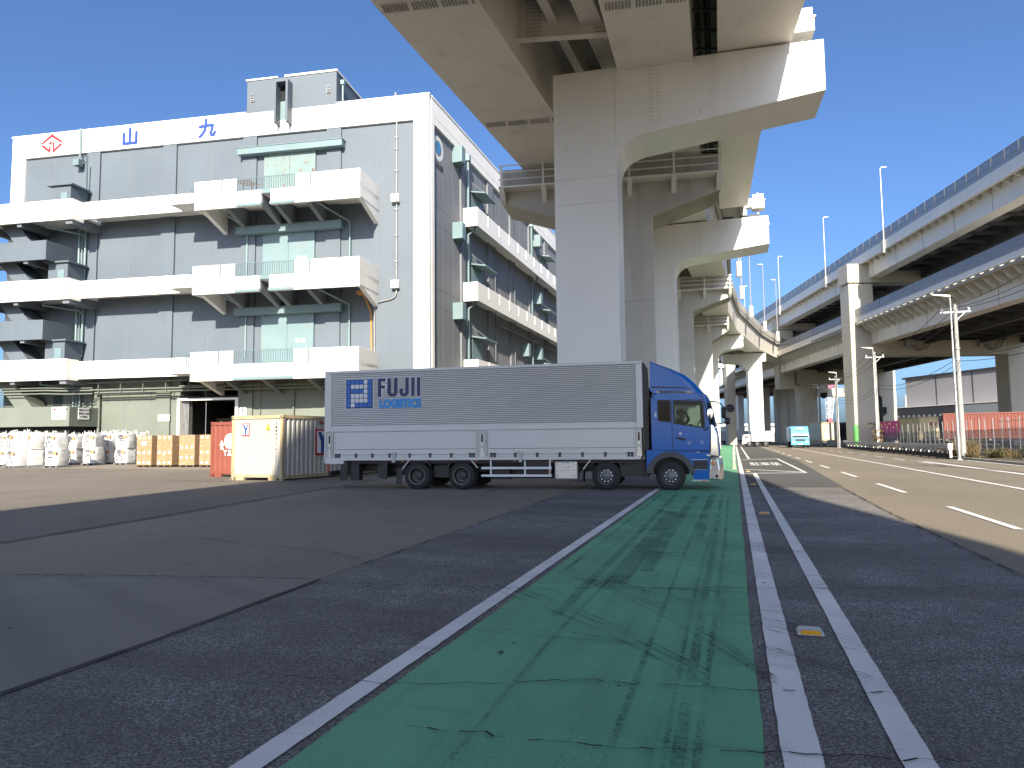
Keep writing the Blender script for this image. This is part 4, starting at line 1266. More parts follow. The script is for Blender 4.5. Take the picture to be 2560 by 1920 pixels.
def portal(label, y, xl, xr, w, zl0, zl1, cap=True, foot=0.0, lowcol=None):
    t = thing('portal_pier', label, 'bridge pier', (0, 0, 0))
    D_ = 2.6
    if lowcol is None:
        MB().box(xl, xl + w, y, y + D_, 0, 21.5).build('left_column', M_cream, t, bevel=.12)
    else:
        MB().box(xl, xl + w * .9, y, y + D_, zl0 - .9, 21.5).build('left_column', M_cream, t, bevel=.12)
        MB().box(lowcol, lowcol + w, y + .01, y + D_ - .01, 0, zl0).build('left_column', M_cream, t, bevel=.12)
    MB().box(xl - .12, xl + w + .05, y - .12, y + D_ + .1, 21.62, 24.15).build('column_head', M_cream, t, bevel=.08)
    mb = MB()
    for u in (.3, .9, 1.5, 2.1, 2.7): mb.box(xl + u, xl + u + .18, y + .1, y + .4, 21.49, 21.63)
    build_split(mb, 'head_bolt', M_bolt, t)
    MB().box(xl + w, xr, y + .05, y + D_ - .05, zl0, zl1).build('lower_beam', M_cream, t)
    MB().box(xl + w, xr, y + .05, y + D_ - .05, 21.7, 23.2).build('upper_beam', M_cream, t)
    MB().box(xr, xr + w, y, y + D_, 0, 24.1).build('right_column', M_cream, t, bevel=.12)
    mb = MB()
    for k in range(2):
        u = xl + w + 3.8 + k * 9.5
        mb.box(u, u + 1.2, y - .4, y + .05, zl1 - .9, zl1 + .1)
    build_split(mb, 'inspection_box', M_galv, t)
    mb = MB()
    for k in range(2):
        u = xl + w + 4.0 + k * 9.5
        for j in range(2): mb.tube([(u + .3 + j * .4, y - .5, zl1 - .6), (u + .9 + j * .5, y - .55, zl1 - 1.4), (u + 1.8 + j * .6, y - .5, zl1 - 1.0), (u + 2.6 + j * .5, y - .3, zl1 + .2)], .05, 6)
    build_split(mb, 'hanging_cable', M_dk, t, True)
    return t
portal('tall cream portal pier with two columns standing behind the container yard fence', 92.0, 44.35, 64.7, 3.2, 12.0, 13.9)
portal('cream portal pier with stepped left column beyond the blue truck', 132.0, 49.95, 68.4, 3.2, 11.3, 14.6, lowcol=53.7)
portal('farthest cream portal pier of the double-deck expressway', 178.0, 66.5, 86, 3.4, 11.5, 13.6)

# ================================================================== wing-body truck
M_alu = surf('ribbed_aluminium', (0.74, 0.72, 0.69), 0.36, metal=0.25, var=0.06, vscale=0.8, grain=0.03, gscale=30)
M_groove = surf('rib_groove_shade', (0.26, 0.255, 0.245), 0.6, var=0.1)  # darker colour paints in the shade and dark reflections between the ribs
M_alup = surf('plain_aluminium', (0.56, 0.55, 0.53), 0.45, metal=0.12, var=0.05, vscale=0.6, streak=0.25, streak_col=(0.32, 0.32, 0.33))
M_cab = surf('blue_cab_paint', (0.003, 0.11, 0.40), 0.16, var=0.04)
M_cab.node_tree.nodes['Principled BSDF'].inputs['Specular IOR Level'].default_value = 0.3
M_chrome = surf('chrome', (0.78, 0.78, 0.80), 0.08, metal=1.0, var=0.03)
M_rubber = surf('tyre', (0.018, 0.018, 0.019), 0.8, var=0.2, vscale=6)
M_rim = surf('steel_rim', (0.13, 0.13, 0.135), 0.45, metal=0.3, var=0.2, vscale=6)
M_rimd = surf('dark_rim', (0.03, 0.03, 0.032), 0.5, var=0.2, vscale=6)
M_frame = surf('chassis_black', (0.016, 0.016, 0.017), 0.55, var=0.25, vscale=3)
M_fender = surf('grey_fender_plastic', (0.055, 0.058, 0.065), 0.6, var=0.1)
M_tankm = surf('tank_guard_alu', (0.52, 0.50, 0.46), 0.35, metal=0.6, var=0.08)
M_wpaint = surf('white_guard_paint', (0.66, 0.67, 0.68), 0.45, var=0.06)
M_seatm = plain('seat_cloth', (0.03, 0.03, 0.035), 0.9)
M_lampo = plain('amber_lens', (0.55, 0.17, 0.03), 0.25)
M_lampr = plain('red_lens', (0.35, 0.02, 0.02), 0.25)
M_navy = plain('navy_print', (0.012, 0.012, 0.085), 0.45)
M_bluep = plain('blue_print', (0.015, 0.13, 0.46), 0.45)
M_whitep = plain('white_print', (0.66, 0.67, 0.68), 0.45)
M_cyanp = plain('light_blue_print', (0.03, 0.25, 0.60), 0.45)
def glass_mat(name, tint, refl=1.0):
    m = bpy.data.materials.new(name); m.use_nodes = True
    nt = m.node_tree; nt.nodes.clear()
    out = nt.nodes.new('ShaderNodeOutputMaterial'); mx = nt.nodes.new('ShaderNodeMixShader')
    tr = nt.nodes.new('ShaderNodeBsdfTransparent'); gl = nt.nodes.new('ShaderNodeBsdfGlossy'); fr = nt.nodes.new('ShaderNodeFresnel')
    tr.inputs['Color'].default_value = (*tint, 1); gl.inputs['Roughness'].default_value = 0.02; fr.inputs['IOR'].default_value = 1.22
    nt.links.new(fr.outputs[0], mx.inputs[0]); nt.links.new(tr.outputs[0], mx.inputs[1]); nt.links.new(gl.outputs[0], mx.inputs[2]); nt.links.new(mx.outputs[0], out.inputs[0])
    return m
M_glass = glass_mat('cab_glass', (0.55, 0.62, 0.60))
M_glassd = glass_mat('tinted_glass', (0.06, 0.06, 0.07))

TX, TY = 0.74, 21.525
tr = thing('wing_body_truck', 'silver wing-body truck with glossy blue cab crossing the green lane', 'truck', (TX, TY, 0), R(-13))
W_ = 2.46
# cargo box: core, ribbed wings, lower gates, frame
boxobj('cargo_core', M_alup, tr, -6.98, 3.10, .045, W_ - .045, .98, 3.74)
def ribs(y, sgn):
    prof = []
    z = 1.985
    n = 30
    p = (3.715 - 1.985) / n
    for i in range(n):
        z0 = z + i * p
        prof += [(0.004, z0 + p * .02), (0.0, z0 + p * .30), (0.004, z0 + p * .50), (0.03, z0 + p * .66), (0.03, z0 + p * .84)]
    prof += [(0.0, 3.715)]
    mb = MB()
    vs, fs = [], []
    for xx in (-6.80, -3.31, -2.03, .45, 1.70, 2.985):
        for o, zz in prof: vs.append((xx, y + sgn * o, zz))
    k = len(prof)
    mats = []
    for j in range(5):
        for i in range(k - 1):
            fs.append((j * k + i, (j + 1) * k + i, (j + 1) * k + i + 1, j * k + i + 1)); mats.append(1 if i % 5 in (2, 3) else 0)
    mb.add(vs, fs); mb.m = mats
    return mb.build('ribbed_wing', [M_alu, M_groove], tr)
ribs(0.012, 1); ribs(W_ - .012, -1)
for y0, y1 in ((0.0, .05), (W_ - .05, W_)):
    mb = MB()
    mb.box(-7.0, 3.17, y0, y1, 3.71, 3.80); mb.box(-7.0, -6.80, y0, y1, 1.82, 3.71); mb.box(2.98, 3.17, y0, y1, 1.82, 3.71); mb.box(-6.80, 2.98, y0, y1, 1.82, 1.985)
    mb.build('wing_frame', M_alup, tr, bevel=.012)
boxobj('roof_panel', M_alup, tr, -7.0, 3.17, .05, W_ - .05, 3.73, 3.805)
for s0, s1 in ((-6.70, -1.90), (-1.55, 2.93)):
    g = boxobj('drop_gate', M_alup, tr, s0, s1, .012, .05, 1.00, 1.79, bevel=.008)
    mb = MB(); mb.box(s0 + .02, s1 - .02, .006, .014, 1.245, 1.257); mb.box(s0 + .02, s1 - .02, .004, .014, 1.072, 1.082); mb.build('gate_seam', M_frame, g)
    mb = MB()
    for z in [1.30 + .045 * i for i in range(10)]:
        for x in (s0 + .05, s1 - .05): mb.box(x - .007, x + .007, .004, .014, z - .007, z + .007)
    mb.build('rivets', M_frame, g)['kind'] = 'stuff'
boxobj('drop_gate', M_alup, tr, -6.7, 2.93, W_ - .05, W_ - .012, 1.00, 1.79)
for s0, s1 in ((-6.98, -6.72), (-1.88, -1.57), (2.95, 3.12)):
    p = boxobj('gate_post', M_galv, tr, s0, s1, .02, .055, 1.0, 1.80)
    c = (s0 + s1) / 2
    mb = MB(); mb.box(c - .05, c + .05, .0, .03, 1.35, 1.72); mb.xz([(c - .09, 1.0), (c + .09, 1.0), (c + .03, 1.28), (c - .03, 1.28)], -.005, .03); mb.build('gate_lock', M_tankm, p)
    mb = MB(); mb.box(c - .03, c + .03, -.004, .0, 1.45, 1.70); mb.build('lock_slot', M_frame, p)
mb = MB(); mb.box(-6.98, 3.08, .005, W_ - .005, .90, 1.0); mb.build('floor_sill', M_alup, tr, bevel=.01)
hm = MB(); hm.box(-.035, .035, -.018, .012, -.075, .02); hm.box(-.05, .05, -.012, .012, .02, .06)
hm.cur = 1; hm.box(-.02, .02, -.022, -.017, -.06, -.02)
hinge = hm.mesh('hinge', [M_fender, M_frame])
for s in (-6.61, -6.51, -5.92, -5.35, -4.77, -4.09, -3.41, -2.72, -2.10, -2.0, -1.43, -1.33, -.68, 0, .69, 1.37, 2.05, 2.73, 2.83):
    link_mesh('hinge', hinge, tr, (s, .005, 1.06))
lm = MB(); lm.box(-.09, .09, -.03, .01, .03, .09); lm.box(-.05, .05, -.035, .01, -.22, .03)
latch = lm.mesh('gate_latch', M_galv)
for s in (-4.62, -.52): link_mesh('gate_latch', latch, tr, (s, .0, 1.06))
# rear end
mb = MB(); mb.box(-7.03, -6.98, .0, W_, .82, 3.80); rd = mb.build('rear_frame', M_alup, tr)
for y0, y1 in ((.08, 1.2), (1.24, 2.38)): boxobj('rear_door', M_alup, rd, -7.06, -7.03, y0, y1, 1.0, 3.7)
mb = MB(); mb.box(-6.98, -6.35, .01, .05, .80, .92); mb.build('rear_skirt', M_alup, tr)
for z in (.60, .72):
    mb = MB(); mb.lathe([(0, 0), (.045, .0), (.05, .03)], (-6.90, .02, z), 'Y', 10); mb.build('tail_lamp', M_lampr, tr)
mb = MB(); mb.box(-6.95, -6.85, .1, W_ - .1, .42, .56); mb.build('underrun_bar', M_frame, tr)
for s in (-6.9, -6.8):
    for z in (1.5, 2.4, 3.2): 
        pass
# chassis and running gear
mb = MB()
for y in (.72, 1.62): mb.box(-6.6, 4.6, y, y + .12, .52, .80)
for s in (-6.2, -5, -3.2, -1, .2, 1.4, 3.0): mb.box(s - .06, s + .06, .8, 1.65, .55, .78)
mb.box(-6.5, 3.0, .15, W_ - .15, .80, .90)
mb.build('chassis', M_frame, tr)
mb = MB()
for s in (-3.86, -2.40, 2.06, 3.92): mb.tube([(s, .25, .42), (s, W_ - .25, .42)], .09, 10)
mb.box(-3.4, -2.9, .35, .65, .35, .75); mb.box(-6.2, -5.9, .2, .5, .25, .85); mb.box(-5.3, -5.0, .3, 2.1, .35, .8); mb.box(-1.6, .5, .5, 1.1, .32, .8); mb.box(-.5, .4, .15, .45, .42, .80); mb.box(2.45, 3.3, .25, .6, .38, .9); mb.box(-1.5, -.9, .2, .5, .3, .6)
build_split(mb, 'running_gear', M_frame, tr)
def tyre_mesh(w, r, name='wheel'):
    mb = MB()
    prof = [(r * .60, w * .02), (r * .64, -.01), (r * .84, -.005), (r * .95, .02), (r, .06), (r, w - .06), (r * .95, w - .02), (r * .6, w)]
    mb.lathe(prof, (0, 0, 0), 'Y', 40)
    # tread grooves as raised blocks
    for k in range(40):
        t = 2 * math.pi * (k + .5) / 40
        c, s_ = math.cos(t) * (r + .002), math.sin(t) * (r + .002)
        mb.box(c - .012, c + .012, .05, w - .05, s_ - .012, s_ + .012)
    return mb.mesh(name, M_rubber, smooth=True)
def rim_mesh(r, deep, m):
    mb = MB()
    if deep:
        mb.lathe([(r * .62, .0), (r * .585, .01), (r * .55, .05), (r * .50, .14), (r * .30, .16), (r * .28, .10), (r * .2, .09), (0, .09)], (0, 0, 0), 'Y', 32)
    else:
        mb.lathe([(r * .62, .0), (r * .57, .01), (r * .53, .05), (r * .50, .03), (r * .42, .0), (r * .30, -.03), (r * .24, -.035), (r * .22, -.07), (r * .14, -.08), (0, -.08)], (0, 0, 0), 'Y', 32)
    return mb.mesh('rim', m, smooth=True)
RT = .42
ty1, ty2 = tyre_mesh(.27, RT), tyre_mesh(.26, RT)
rf, rr_ = rim_mesh(RT, False, M_rim), rim_mesh(RT, True, M_rimd)
ringm = MB(); ringm.lathe([(RT * .605, -.004), (RT * .635, -.008), (RT * .635, .01), (RT * .605, .01)], (0, 0, 0), 'Y', 36)
ringm = ringm.mesh('rim_ring', plain('worn_rim_edge', (.30, .27, .22), .5, .3), smooth=True)
nutm = MB()
for k in range(10):
    a = 2 * math.pi * k / 10; nutm.lathe([(.017, .0), (.015, -.025), (0, -.028)], (RT * .40 * math.cos(a), -.005, RT * .40 * math.sin(a)), 'Y', 6)
nutm = nutm.mesh('wheel_nuts', M_chrome)
for s, front in ((-3.86, 0), (-2.40, 0), (2.06, 1), (3.92, 1)):
    for far in (0, 1):
        ys = [.04] if front else [.03, .34]
        for i, y0 in enumerate(ys):
            w = link_mesh('wheel', ty1 if front else ty2, tr, (s, y0 if not far else W_ - y0, RT))
            if far: w.rotation_euler = (0, 0, math.pi)
            if i == 0:
                rm = link_mesh('rim', rf if front else rr_, w, (0, .01, 0))
                if front: link_mesh('wheel_nuts', nutm, w, (0, .0, 0))
                else: link_mesh('rim_ring', ringm, w, (0, .0, 0))
# mudguards and flaps
for s in (-3.86, -2.40, 2.06):
    mb = MB()
    o = arc(s, RT, .56, 35, 145, 12); i_ = arc(s, RT, .52, 145, 35, 12)
    for k in range(12):
        mb.xz([o[k], o[k + 1], i_[11 - k], i_[12 - k]], .05, .6)
    mb.build('mudguard', M_frame, tr)
mb = MB(); mb.bar((-4.35, .06, .62), (-4.12, .06, .92), .05, .04); mb.bar((-1.88, .06, .66), (-2.1, .06, .92), .05, .04); mb.bar((1.38, .06, .62), (1.62, .06, .92), .05, .04)
build_split(mb, 'guard_stay', M_galv, tr)
for x0, x1, z0, z1 in ((-6.5, -6.22, .25, .88), (-5.05, -4.85, .3, .88), (-4.58, -4.34, .15, .66), (1.30, 1.40, .2, .66)):
    mb = MB(); mb.xz([(x0, z0), (x1 - .04, z0 + .01), (x1, z1), (x0 + .04, z1)], .06, .09 if x0 < 1 else .5); mb.build('mud_flap', M_frame, tr)
# side guard
mb = MB(); mb.box(-1.77, .43, .03, .06, .62, .69); mb.box(-1.77, .43, .03, .06, .39, .46)
for s in (-1.47, -.40, .37): mb.box(s - .025, s + .025, .06, .10, .39, .90)
mb.build('side_guard', M_wpaint, tr, bevel=.008)
# fuel tank guard
tk_ = MB(); tk_.box(.51, 1.21, .03, .55, .30, .86); tk_ = tk_.build('tank_guard', M_tankm, tr, bevel=.05)
mb = MB(); mb.box(.53, 1.19, .022, .032, .575, .59)
for x in (.62, 1.10):
    for z in (.42, .75): mb.lathe([(0, 0), (.03, 0), (.03, .02)], (x, .02, z), 'Y', 10)
mb.build('guard_fitting', M_galv, tk_)
mb = MB(); mb.lathe([(.085, .0), (.10, -.006), (.115, .0)], (0, 0, 0), 'Y', 20); e = mb.build('emblem_ring', M_tankm, tk_); e.location = (.86, .03, .74); e.scale = (1.2, 1, .75)
for s, z in ((-4.35, .87), (-1.93, .87), (-.72, .87), (.43, .86)):
    mb = MB(); mb.lathe([(0, -.02), (.028, -.015), (.035, .01)], (s, .07, z), 'Y', 10); mb.build('marker_lamp', M_lampo, tr)
boxobj('marker_lamp', M_lampo, tr, .33, .40, .02, .03, .50, .56)
boxobj('marker_lamp', M_lampo, tr, 2.98, 3.05, .0, .01, .98, 1.03)

# print on the wing
def flat(mb, poly, y): mb.xz(poly, y, y + .004)
pr_ = MB(); flat(pr_, [(-6.305, 2.545), (-5.325, 2.545), (-5.325, 3.535), (-6.305, 3.535)], .004); pr_ = pr_.build('logo_border', M_whitep, tr)
mb = MB(); flat(mb, [(-6.28, 2.57), (-5.35, 2.57), (-5.35, 3.51), (-6.28, 3.51)], .001); mb.build('logo_field', M_navy, pr_)
rows = ('BBBBWB', 'BWWWWB', 'BBBBWB', 'BWWWWB', 'BWWWWB', 'BWBBBB')
for col_, mm in (('B', M_bluep), ('W', M_whitep)):
    for r_, row in enumerate(rows):
        for c_, ch in enumerate(row):
            if ch != col_: continue
            x, z = -6.252 + c_ * .1475, 3.358 - r_ * .149
            mb = MB(); flat(mb, [(x, z), (x + .125, z), (x + .125, z + .127), (x, z + .127)], -.002); mb.build('logo_cell', mm, pr_)
def glyph(mb, polys, x, z, w, h, y):
    for p in polys: flat(mb, [(x + a * w, z + b * h) for a, b in p], y)
G = {
 'F': [[(0, 0), (.46, 0), (.46, 1), (0, 1)], [(.46, .82), (1, .82), (1, 1), (.46, 1)], [(.46, .45), (.92, .45), (.92, .62), (.46, .62)]],
 'U': [[(0, .17), (.35, .22), (.35, 1), (0, 1)], [(.65, .22), (1, .17), (1, 1), (.65, 1)], [(0, .17), (.22, 0), (.40, .17), (.35, .22)], [(.22, 0), (.78, 0), (.60, .17), (.40, .17)], [(.78, 0), (1, .17), (.65, .22), (.60, .17)]],
 'J': [[(.64, .22), (1, .17), (1, 1), (.64, 1)], [(0, .17), (.36, .22), (.36, .42), (0, .42)], [(0, .17), (.22, 0), (.41, .17), (.36, .22)], [(.22, 0), (.78, 0), (.59, .17), (.41, .17)], [(.78, 0), (1, .17), (.64, .22), (.59, .17)]],
 'I': [[(0, 0), (1, 0), (1, 1), (0, 1)]]}
bk = MB()
for ch, x, w in (('F', -5.18, .27), ('U', -4.85, .35), ('J', -4.44, .32), ('I', -4.04, .115), ('I', -3.85, .115)):
    for grow, mm, y in ((.018, M_whitep, .004), (0, M_navy, -.001)):
        mb = MB()
        if grow:
            big = {'F': [[(0, 0), (.62, 0), (.62, .40), (1.02, .40), (1.02, .66), (.62, .66), (.62, .77), (1.10, .77), (1.10, 1), (0, 1)]]}.get(ch)
            if ch in 'UJ': big = [[(0, .17), (.22, 0), (.78, 0), (1, .17), (1, 1), (.62, 1), (.62, .17), (.38, .17), (.38, 1 if ch == 'U' else .45), (0, 1 if ch == 'U' else .45)]]
            if ch == 'I': big = G['I']
            glyph(mb, big, x - grow, 2.925 - grow, w + 2 * grow, .595 + 2 * grow, y)
        else: glyph(mb, G[ch], x, 2.925, w, .595, y)
        mb.build('letter_backing' if grow else 'printed_letter', mm, tr)
me = text_mesh('LOGISTICS', .335, 'printed_word', weight=.03, extrude=.002); me.materials.clear(); me.materials.append(M_cyanp)
o = link_mesh('printed_word', me, tr, (-4.42, -.001, 2.69), (R(90), 0, 0)); wx = max(v.co.x for v in me.vertices) - min(v.co.x for v in me.vertices); o.scale = (1.42 / wx, 1.06, 1)
me = text_mesh('LOGISTICS', .335, 'word_backing', weight=.036, extrude=.001); me.materials.clear(); me.materials.append(M_whitep)
o2 = link_mesh('word_backing', me, tr, (-4.42, .006, 2.69), (R(90), 0, 0)); o2.scale = (1.42 / wx, 1.06, 1)

# ---------------------------------------------------------------- cab
T_ = .05
cabw = [(0.0, 0), (W_, 1)]
sides = {
 'rear_quarter': [[(3.40, 1.16), (3.61, 1.16), (3.61, 2.82), (3.58, 2.82), (3.46, 2.68), (3.42, 2.4)], [(3.61, 1.16), (3.985, 1.15), (3.985, 1.975), (3.61, 2.03)], [(3.95, 1.985), (3.985, 1.975), (3.985, 2.585), (3.95, 2.59)], [(3.61, 2.60), (3.985, 2.585), (3.985, 2.82), (3.61, 2.82)]],
 'door': [[(3.995, 1.15), (5.02, 1.12), (5.06, 1.80), (4.90, 1.815), (4.06, 1.955), (3.995, 1.965)], [(3.995, 1.965), (4.06, 1.955), (4.06, 2.58), (3.995, 2.585)], [(4.06, 2.58), (4.86, 2.565), (4.97, 2.62), (4.93, 2.72), (4.88, 2.785), (3.995, 2.82), (3.995, 2.585)], [(4.90, 1.815), (5.06, 1.80), (5.03, 2.2), (4.97, 2.62), (4.86, 2.565)]],
}
for far in (0, 1):
    y0, y1 = (.0, T_) if not far else (W_ - T_, W_)
    for nm, polys in sides.items():
        mb = MB()
        for p in polys: mb.xz(p, y0, y1)
        part = mb.build(nm if nm == 'door' else 'cab_side', M_cab, tr)
        if nm == 'door' and not far:
            mb = MB(); mb.xz([(4.10, 1.55), (4.36, 1.50), (4.38, 1.46), (4.30, 1.44), (4.10, 1.50)], -.015, .005); mb.build('door_handle', M_frame, part)
            mb = MB(); mb.lathe([(0, -.006), (.035, -.006), (.04, .002)], (4.22, 0, 1.64), 'Y', 14); mb.build('round_sticker', M_whitep, part)
            mb = MB(); mb.xz([(4.40, 1.40), (4.52, 1.44), (4.50, 1.33), (4.42, 1.30)], -.003, .002); mb.xz([(4.76, 1.42), (4.86, 1.44), (4.86, 1.34), (4.77, 1.34)], -.003, .002); mb.build('faded_sticker', plain('pale_sticker', (.16, .24, .45), .5), part)
            mb = MB(); mb.xz([(4.66, 1.10), (4.75, 1.10), (4.75, 1.125), (4.66, 1.125)], -.004, .002); mb.build('badge', M_chrome, part)
    mb = MB(); mb.xz([(3.60, 2.0), (3.96, 1.96), (3.96, 2.62), (3.60, 2.62)], y0 + .02, y0 + .026); mb.build('quarter_window', M_glassd, tr)
    mb = MB(); mb.xz([(4.05, 1.93), (4.92, 1.79), (4.98, 2.6), (4.05, 2.60)], y0 + .02, y0 + .026); mb.build('door_window', M_glass, tr)
    mb = MB()
    fy = y0 - .002 if not far else W_ + .002
    for a, b in (((4.05, 1.945), (4.05, 2.585)), ((4.05, 2.585), (4.87, 2.57)), ((4.05, 1.945), (4.905, 1.80)), ((4.905, 1.80), (4.87, 2.57)), ((3.605, 2.03), (3.605, 2.605)), ((3.605, 2.605), (3.955, 2.595)), ((3.955, 2.595), (3.955, 1.98)), ((3.605, 2.03), (3.955, 1.98))): mb.bar((a[0], fy, a[1]), (b[0], fy, b[1]), .03, .028, (0, 1, 0))
    mb.build('window_rubber', M_frame, tr)
    mb = MB()
    for a, b in (((3.99, 1.16), (3.99, 2.60)), ((3.99, 2.60), (4.93, 2.63)), ((3.99, 1.16), (4.08, 1.125)), ((4.08, 1.125), (5.02, 1.115)), ((5.045, 1.12), (5.075, 1.80)), ((3.41, 1.165), (3.99, 1.155)), ((3.47, 2.63), (3.99, 2.61))): mb.bar((a[0], fy, a[1]), (b[0], fy, b[1]), .014, .01, (0, 1, 0))
    mb.build('panel_gap', M_frame, tr)
# rear wall, roof, floor, front
boxobj('cab_back', M_cab, tr, 3.40, 3.45, .05, W_ - .05, 1.16, 2.70)
mb = MB(); mb.xz([(3.46, 2.69), (3.58, 2.76), (4.88, 2.74), (4.96, 2.60), (5.0, 2.62), (4.91, 2.79), (3.56, 2.84), (3.42, 2.71)], .03, W_ - .03); mb.build('cab_roof', M_cab, tr, bevel=.03)
boxobj('cab_floor', M_frame, tr, 3.45, 5.02, .05, W_ - .05, 1.16, 1.22)
def front_strip(mb, pts, m=None):
    """pts: (x,z) line; bowed forward in the middle of the cab"""
    ys = [0.0, .12, .4, 1.23, 2.06, 2.34, W_]; bow = [-.10, .0, .07, .10, .07, .0, -.10]
    rings = [[(x + b, y, z) for x, z in pts] + [(x + b - .05, y, z) for x, z in reversed(pts)] for y, b in zip(ys, bow)]
    mb.loft(rings)
mb = MB(); front_strip(mb, [(5.20, 1.80), (5.24, 1.60), (5.27, 1.30), (5.27, .98)]); mb.build('front_panel', M_cab, tr, smooth=True)
mb = MB(); front_strip(mb, [(5.205, 1.82), (5.15, 2.1), (5.05, 2.52)]); mb.build('windscreen', M_glass, tr, smooth=True)
mb = MB(); front_strip(mb, [(5.05, 2.52), (5.0, 2.66), (4.92, 2.78)]); mb.build('header_panel', M_cab, tr, smooth=True)
boxobj('dashboard', M_seatm, tr, 4.85, 5.12, .1, W_ - .1, 1.25, 1.83)
# chromed corner panels, grille and bumper
mb = MB(); mb.xz([(5.03, 1.0), (5.28, .96), (5.25, 1.62), (5.16, 1.86), (5.06, 1.92)], -.006, .10); mb.xz([(5.03, 1.0), (5.28, .96), (5.25, 1.62), (5.16, 1.86), (5.06, 1.92)], W_ - .10, W_ + .006); build_split(mb, 'corner_panel', M_chrome, tr, bevel=.03)
mb = MB(); front_strip(mb, [(5.32, .94), (5.345, .7), (5.34, .33)]); mb.build('bumper', M_chrome, tr, smooth=True)
mb = MB(); mb.xz([(4.98, .32), (5.28, .30), (5.30, .60), (5.25, .93), (5.04, .93), (5.0, .6)], -.012, .14); mb.xz([(4.98, .32), (5.28, .30), (5.30, .60), (5.25, .93), (5.04, .93), (5.0, .6)], W_ - .14, W_ + .012); build_split(mb, 'bumper_corner', M_chrome, tr, bevel=.04)
mb = MB(); mb.lathe([(0, -.02), (.04, -.02), (.05, 0)], (5.20, -.01, .42), 'Y', 12); mb.build('fog_lamp', M_frame, tr)
mb = MB(); mb.lathe([(0, -.03), (.05, -.02), (.06, 0)], (5.10, -.01, .78), 'Y', 12); mb.build('marker_lamp', M_lampo, tr)
mb = MB(); mb.box(4.93, 5.02, -.012, .02, .995, 1.04); mb.build('side_marker', M_whitep, tr)
# lower cab: step panel, wheel arch
wx0, wz0 = 3.92, .42
mb = MB()
o = arc(wx0, wz0, .70, 8, 172, 22); i_ = arc(wx0, wz0, .545, 172, 8, 22)
for k in range(22): mb.xz([o[k], o[k + 1], i_[21 - k], i_[22 - k]], -.03, .30)
mb.build('wheel_arch', M_fender, tr)
mb = MB()
o = arc(wx0, wz0, .66, 0, 180, 16); i_ = arc(wx0, wz0, .60, 180, 0, 16)
for k in range(16): mb.xz([o[k], o[k + 1], i_[15 - k], i_[16 - k]], .30, W_ - .30)
mb.box(3.40, 4.45, .45, W_ - .45, .45, 1.0)
mb.build('wheel_well', M_frame, tr)
mb = MB()
top = arc(wx0, wz0, .69, 20, 168, 16)
for a, b in zip(top[:-1], top[1:]): mb.xz([b, a, (a[0], 1.17), (b[0], 1.17)][::-1], .0, T_)
mb.xz([(4.56, .62), (5.0, .60), (5.02, 1.17), (4.56, 1.17)], .0, T_)
mb.build('lower_side', M_cab, tr)
mb = MB(); mb.xz([(4.56, .30), (4.98, .30), (4.99, .60), (4.55, .60)], .0, T_); st = mb.build('step_panel', M_cab, tr)
mb = MB(); mb.box(4.52, 4.97, -.02, .02, .275, .32); mb.box(4.50, 4.97, -.012, .01, .88, .90); mb.build('step_tread', M_galv, st)
mb = MB(); mb.box(4.57, 4.96, -.004, .01, .62, .86); mb.build('step_recess', M_frame, st)
mb = MB(); mb.box(4.66, 4.74, -.012, .0, .66, .71); mb.build('step_lamp', M_fender, st)
boxobj('step_marker', M_lampo, st, 4.78, 4.94, -.024, -.018, .283, .31)
mb = MB(); mb.box(3.36, 3.44, .05, .4, .30, 1.1); mb.build('arch_stay', M_fender, tr)
# things behind the cab
mb = MB(); mb.box(3.18, 3.38, .35, W_ - .35, .9, 3.0); mb.box(3.20, 3.32, .12, .4, 1.2, 2.5); mb.tube([(3.27, .22, .8), (3.27, .22, 1.9)], .09, 10); mb.build('air_intake', M_frame, tr)
mb = MB(); mb.xz([(3.18, 1.9), (3.24, 1.9), (3.36, 2.7), (3.34, 3.55), (3.22, 3.75), (3.18, 3.75)], .06, .12); mb.build('bellows', M_frame, tr)
# roof deflector, narrowing upwards and bowed
prof = [(3.38, 2.93), (3.50, 2.80), (3.62, 2.90), (4.70, 2.86), (4.95, 2.77), (4.83, 2.92), (4.70, 3.08), (4.56, 3.23), (4.40, 3.355), (4.26, 3.44), (3.98, 3.565), (3.68, 3.68), (3.40, 3.80)]
rings = []
for y, f, b in ((.04, .0, -.16), (.10, .6, -.06), (.22, .9, -.01), (.5, 1, .03), (1.23, 1, .07), (1.96, 1, .03), (2.24, .9, -.01), (2.36, .6, -.06), (2.42, .0, -.16)):
    ring = []
    for x, z in prof:
        dz = 0 if z < 2.95 else (f - 1) * .07 * (z - 2.9) / .9
        fx = 0 if x < 3.7 else b * min(1, (x - 3.7) / .8)
        ring.append((x + fx, y, z + dz))
    rings.append(ring)
mb = MB(); mb.loft(rings); df = mb.build('wind_deflector', M_cab, tr, smooth=True)
mb = MB(); mb.xz([(3.42, 3.03), (4.35, 2.98), (4.75, 2.93), (4.35, 2.955), (3.42, 2.99)][::-1], .03, .05); mb.build('deflector_gap', M_frame, df)
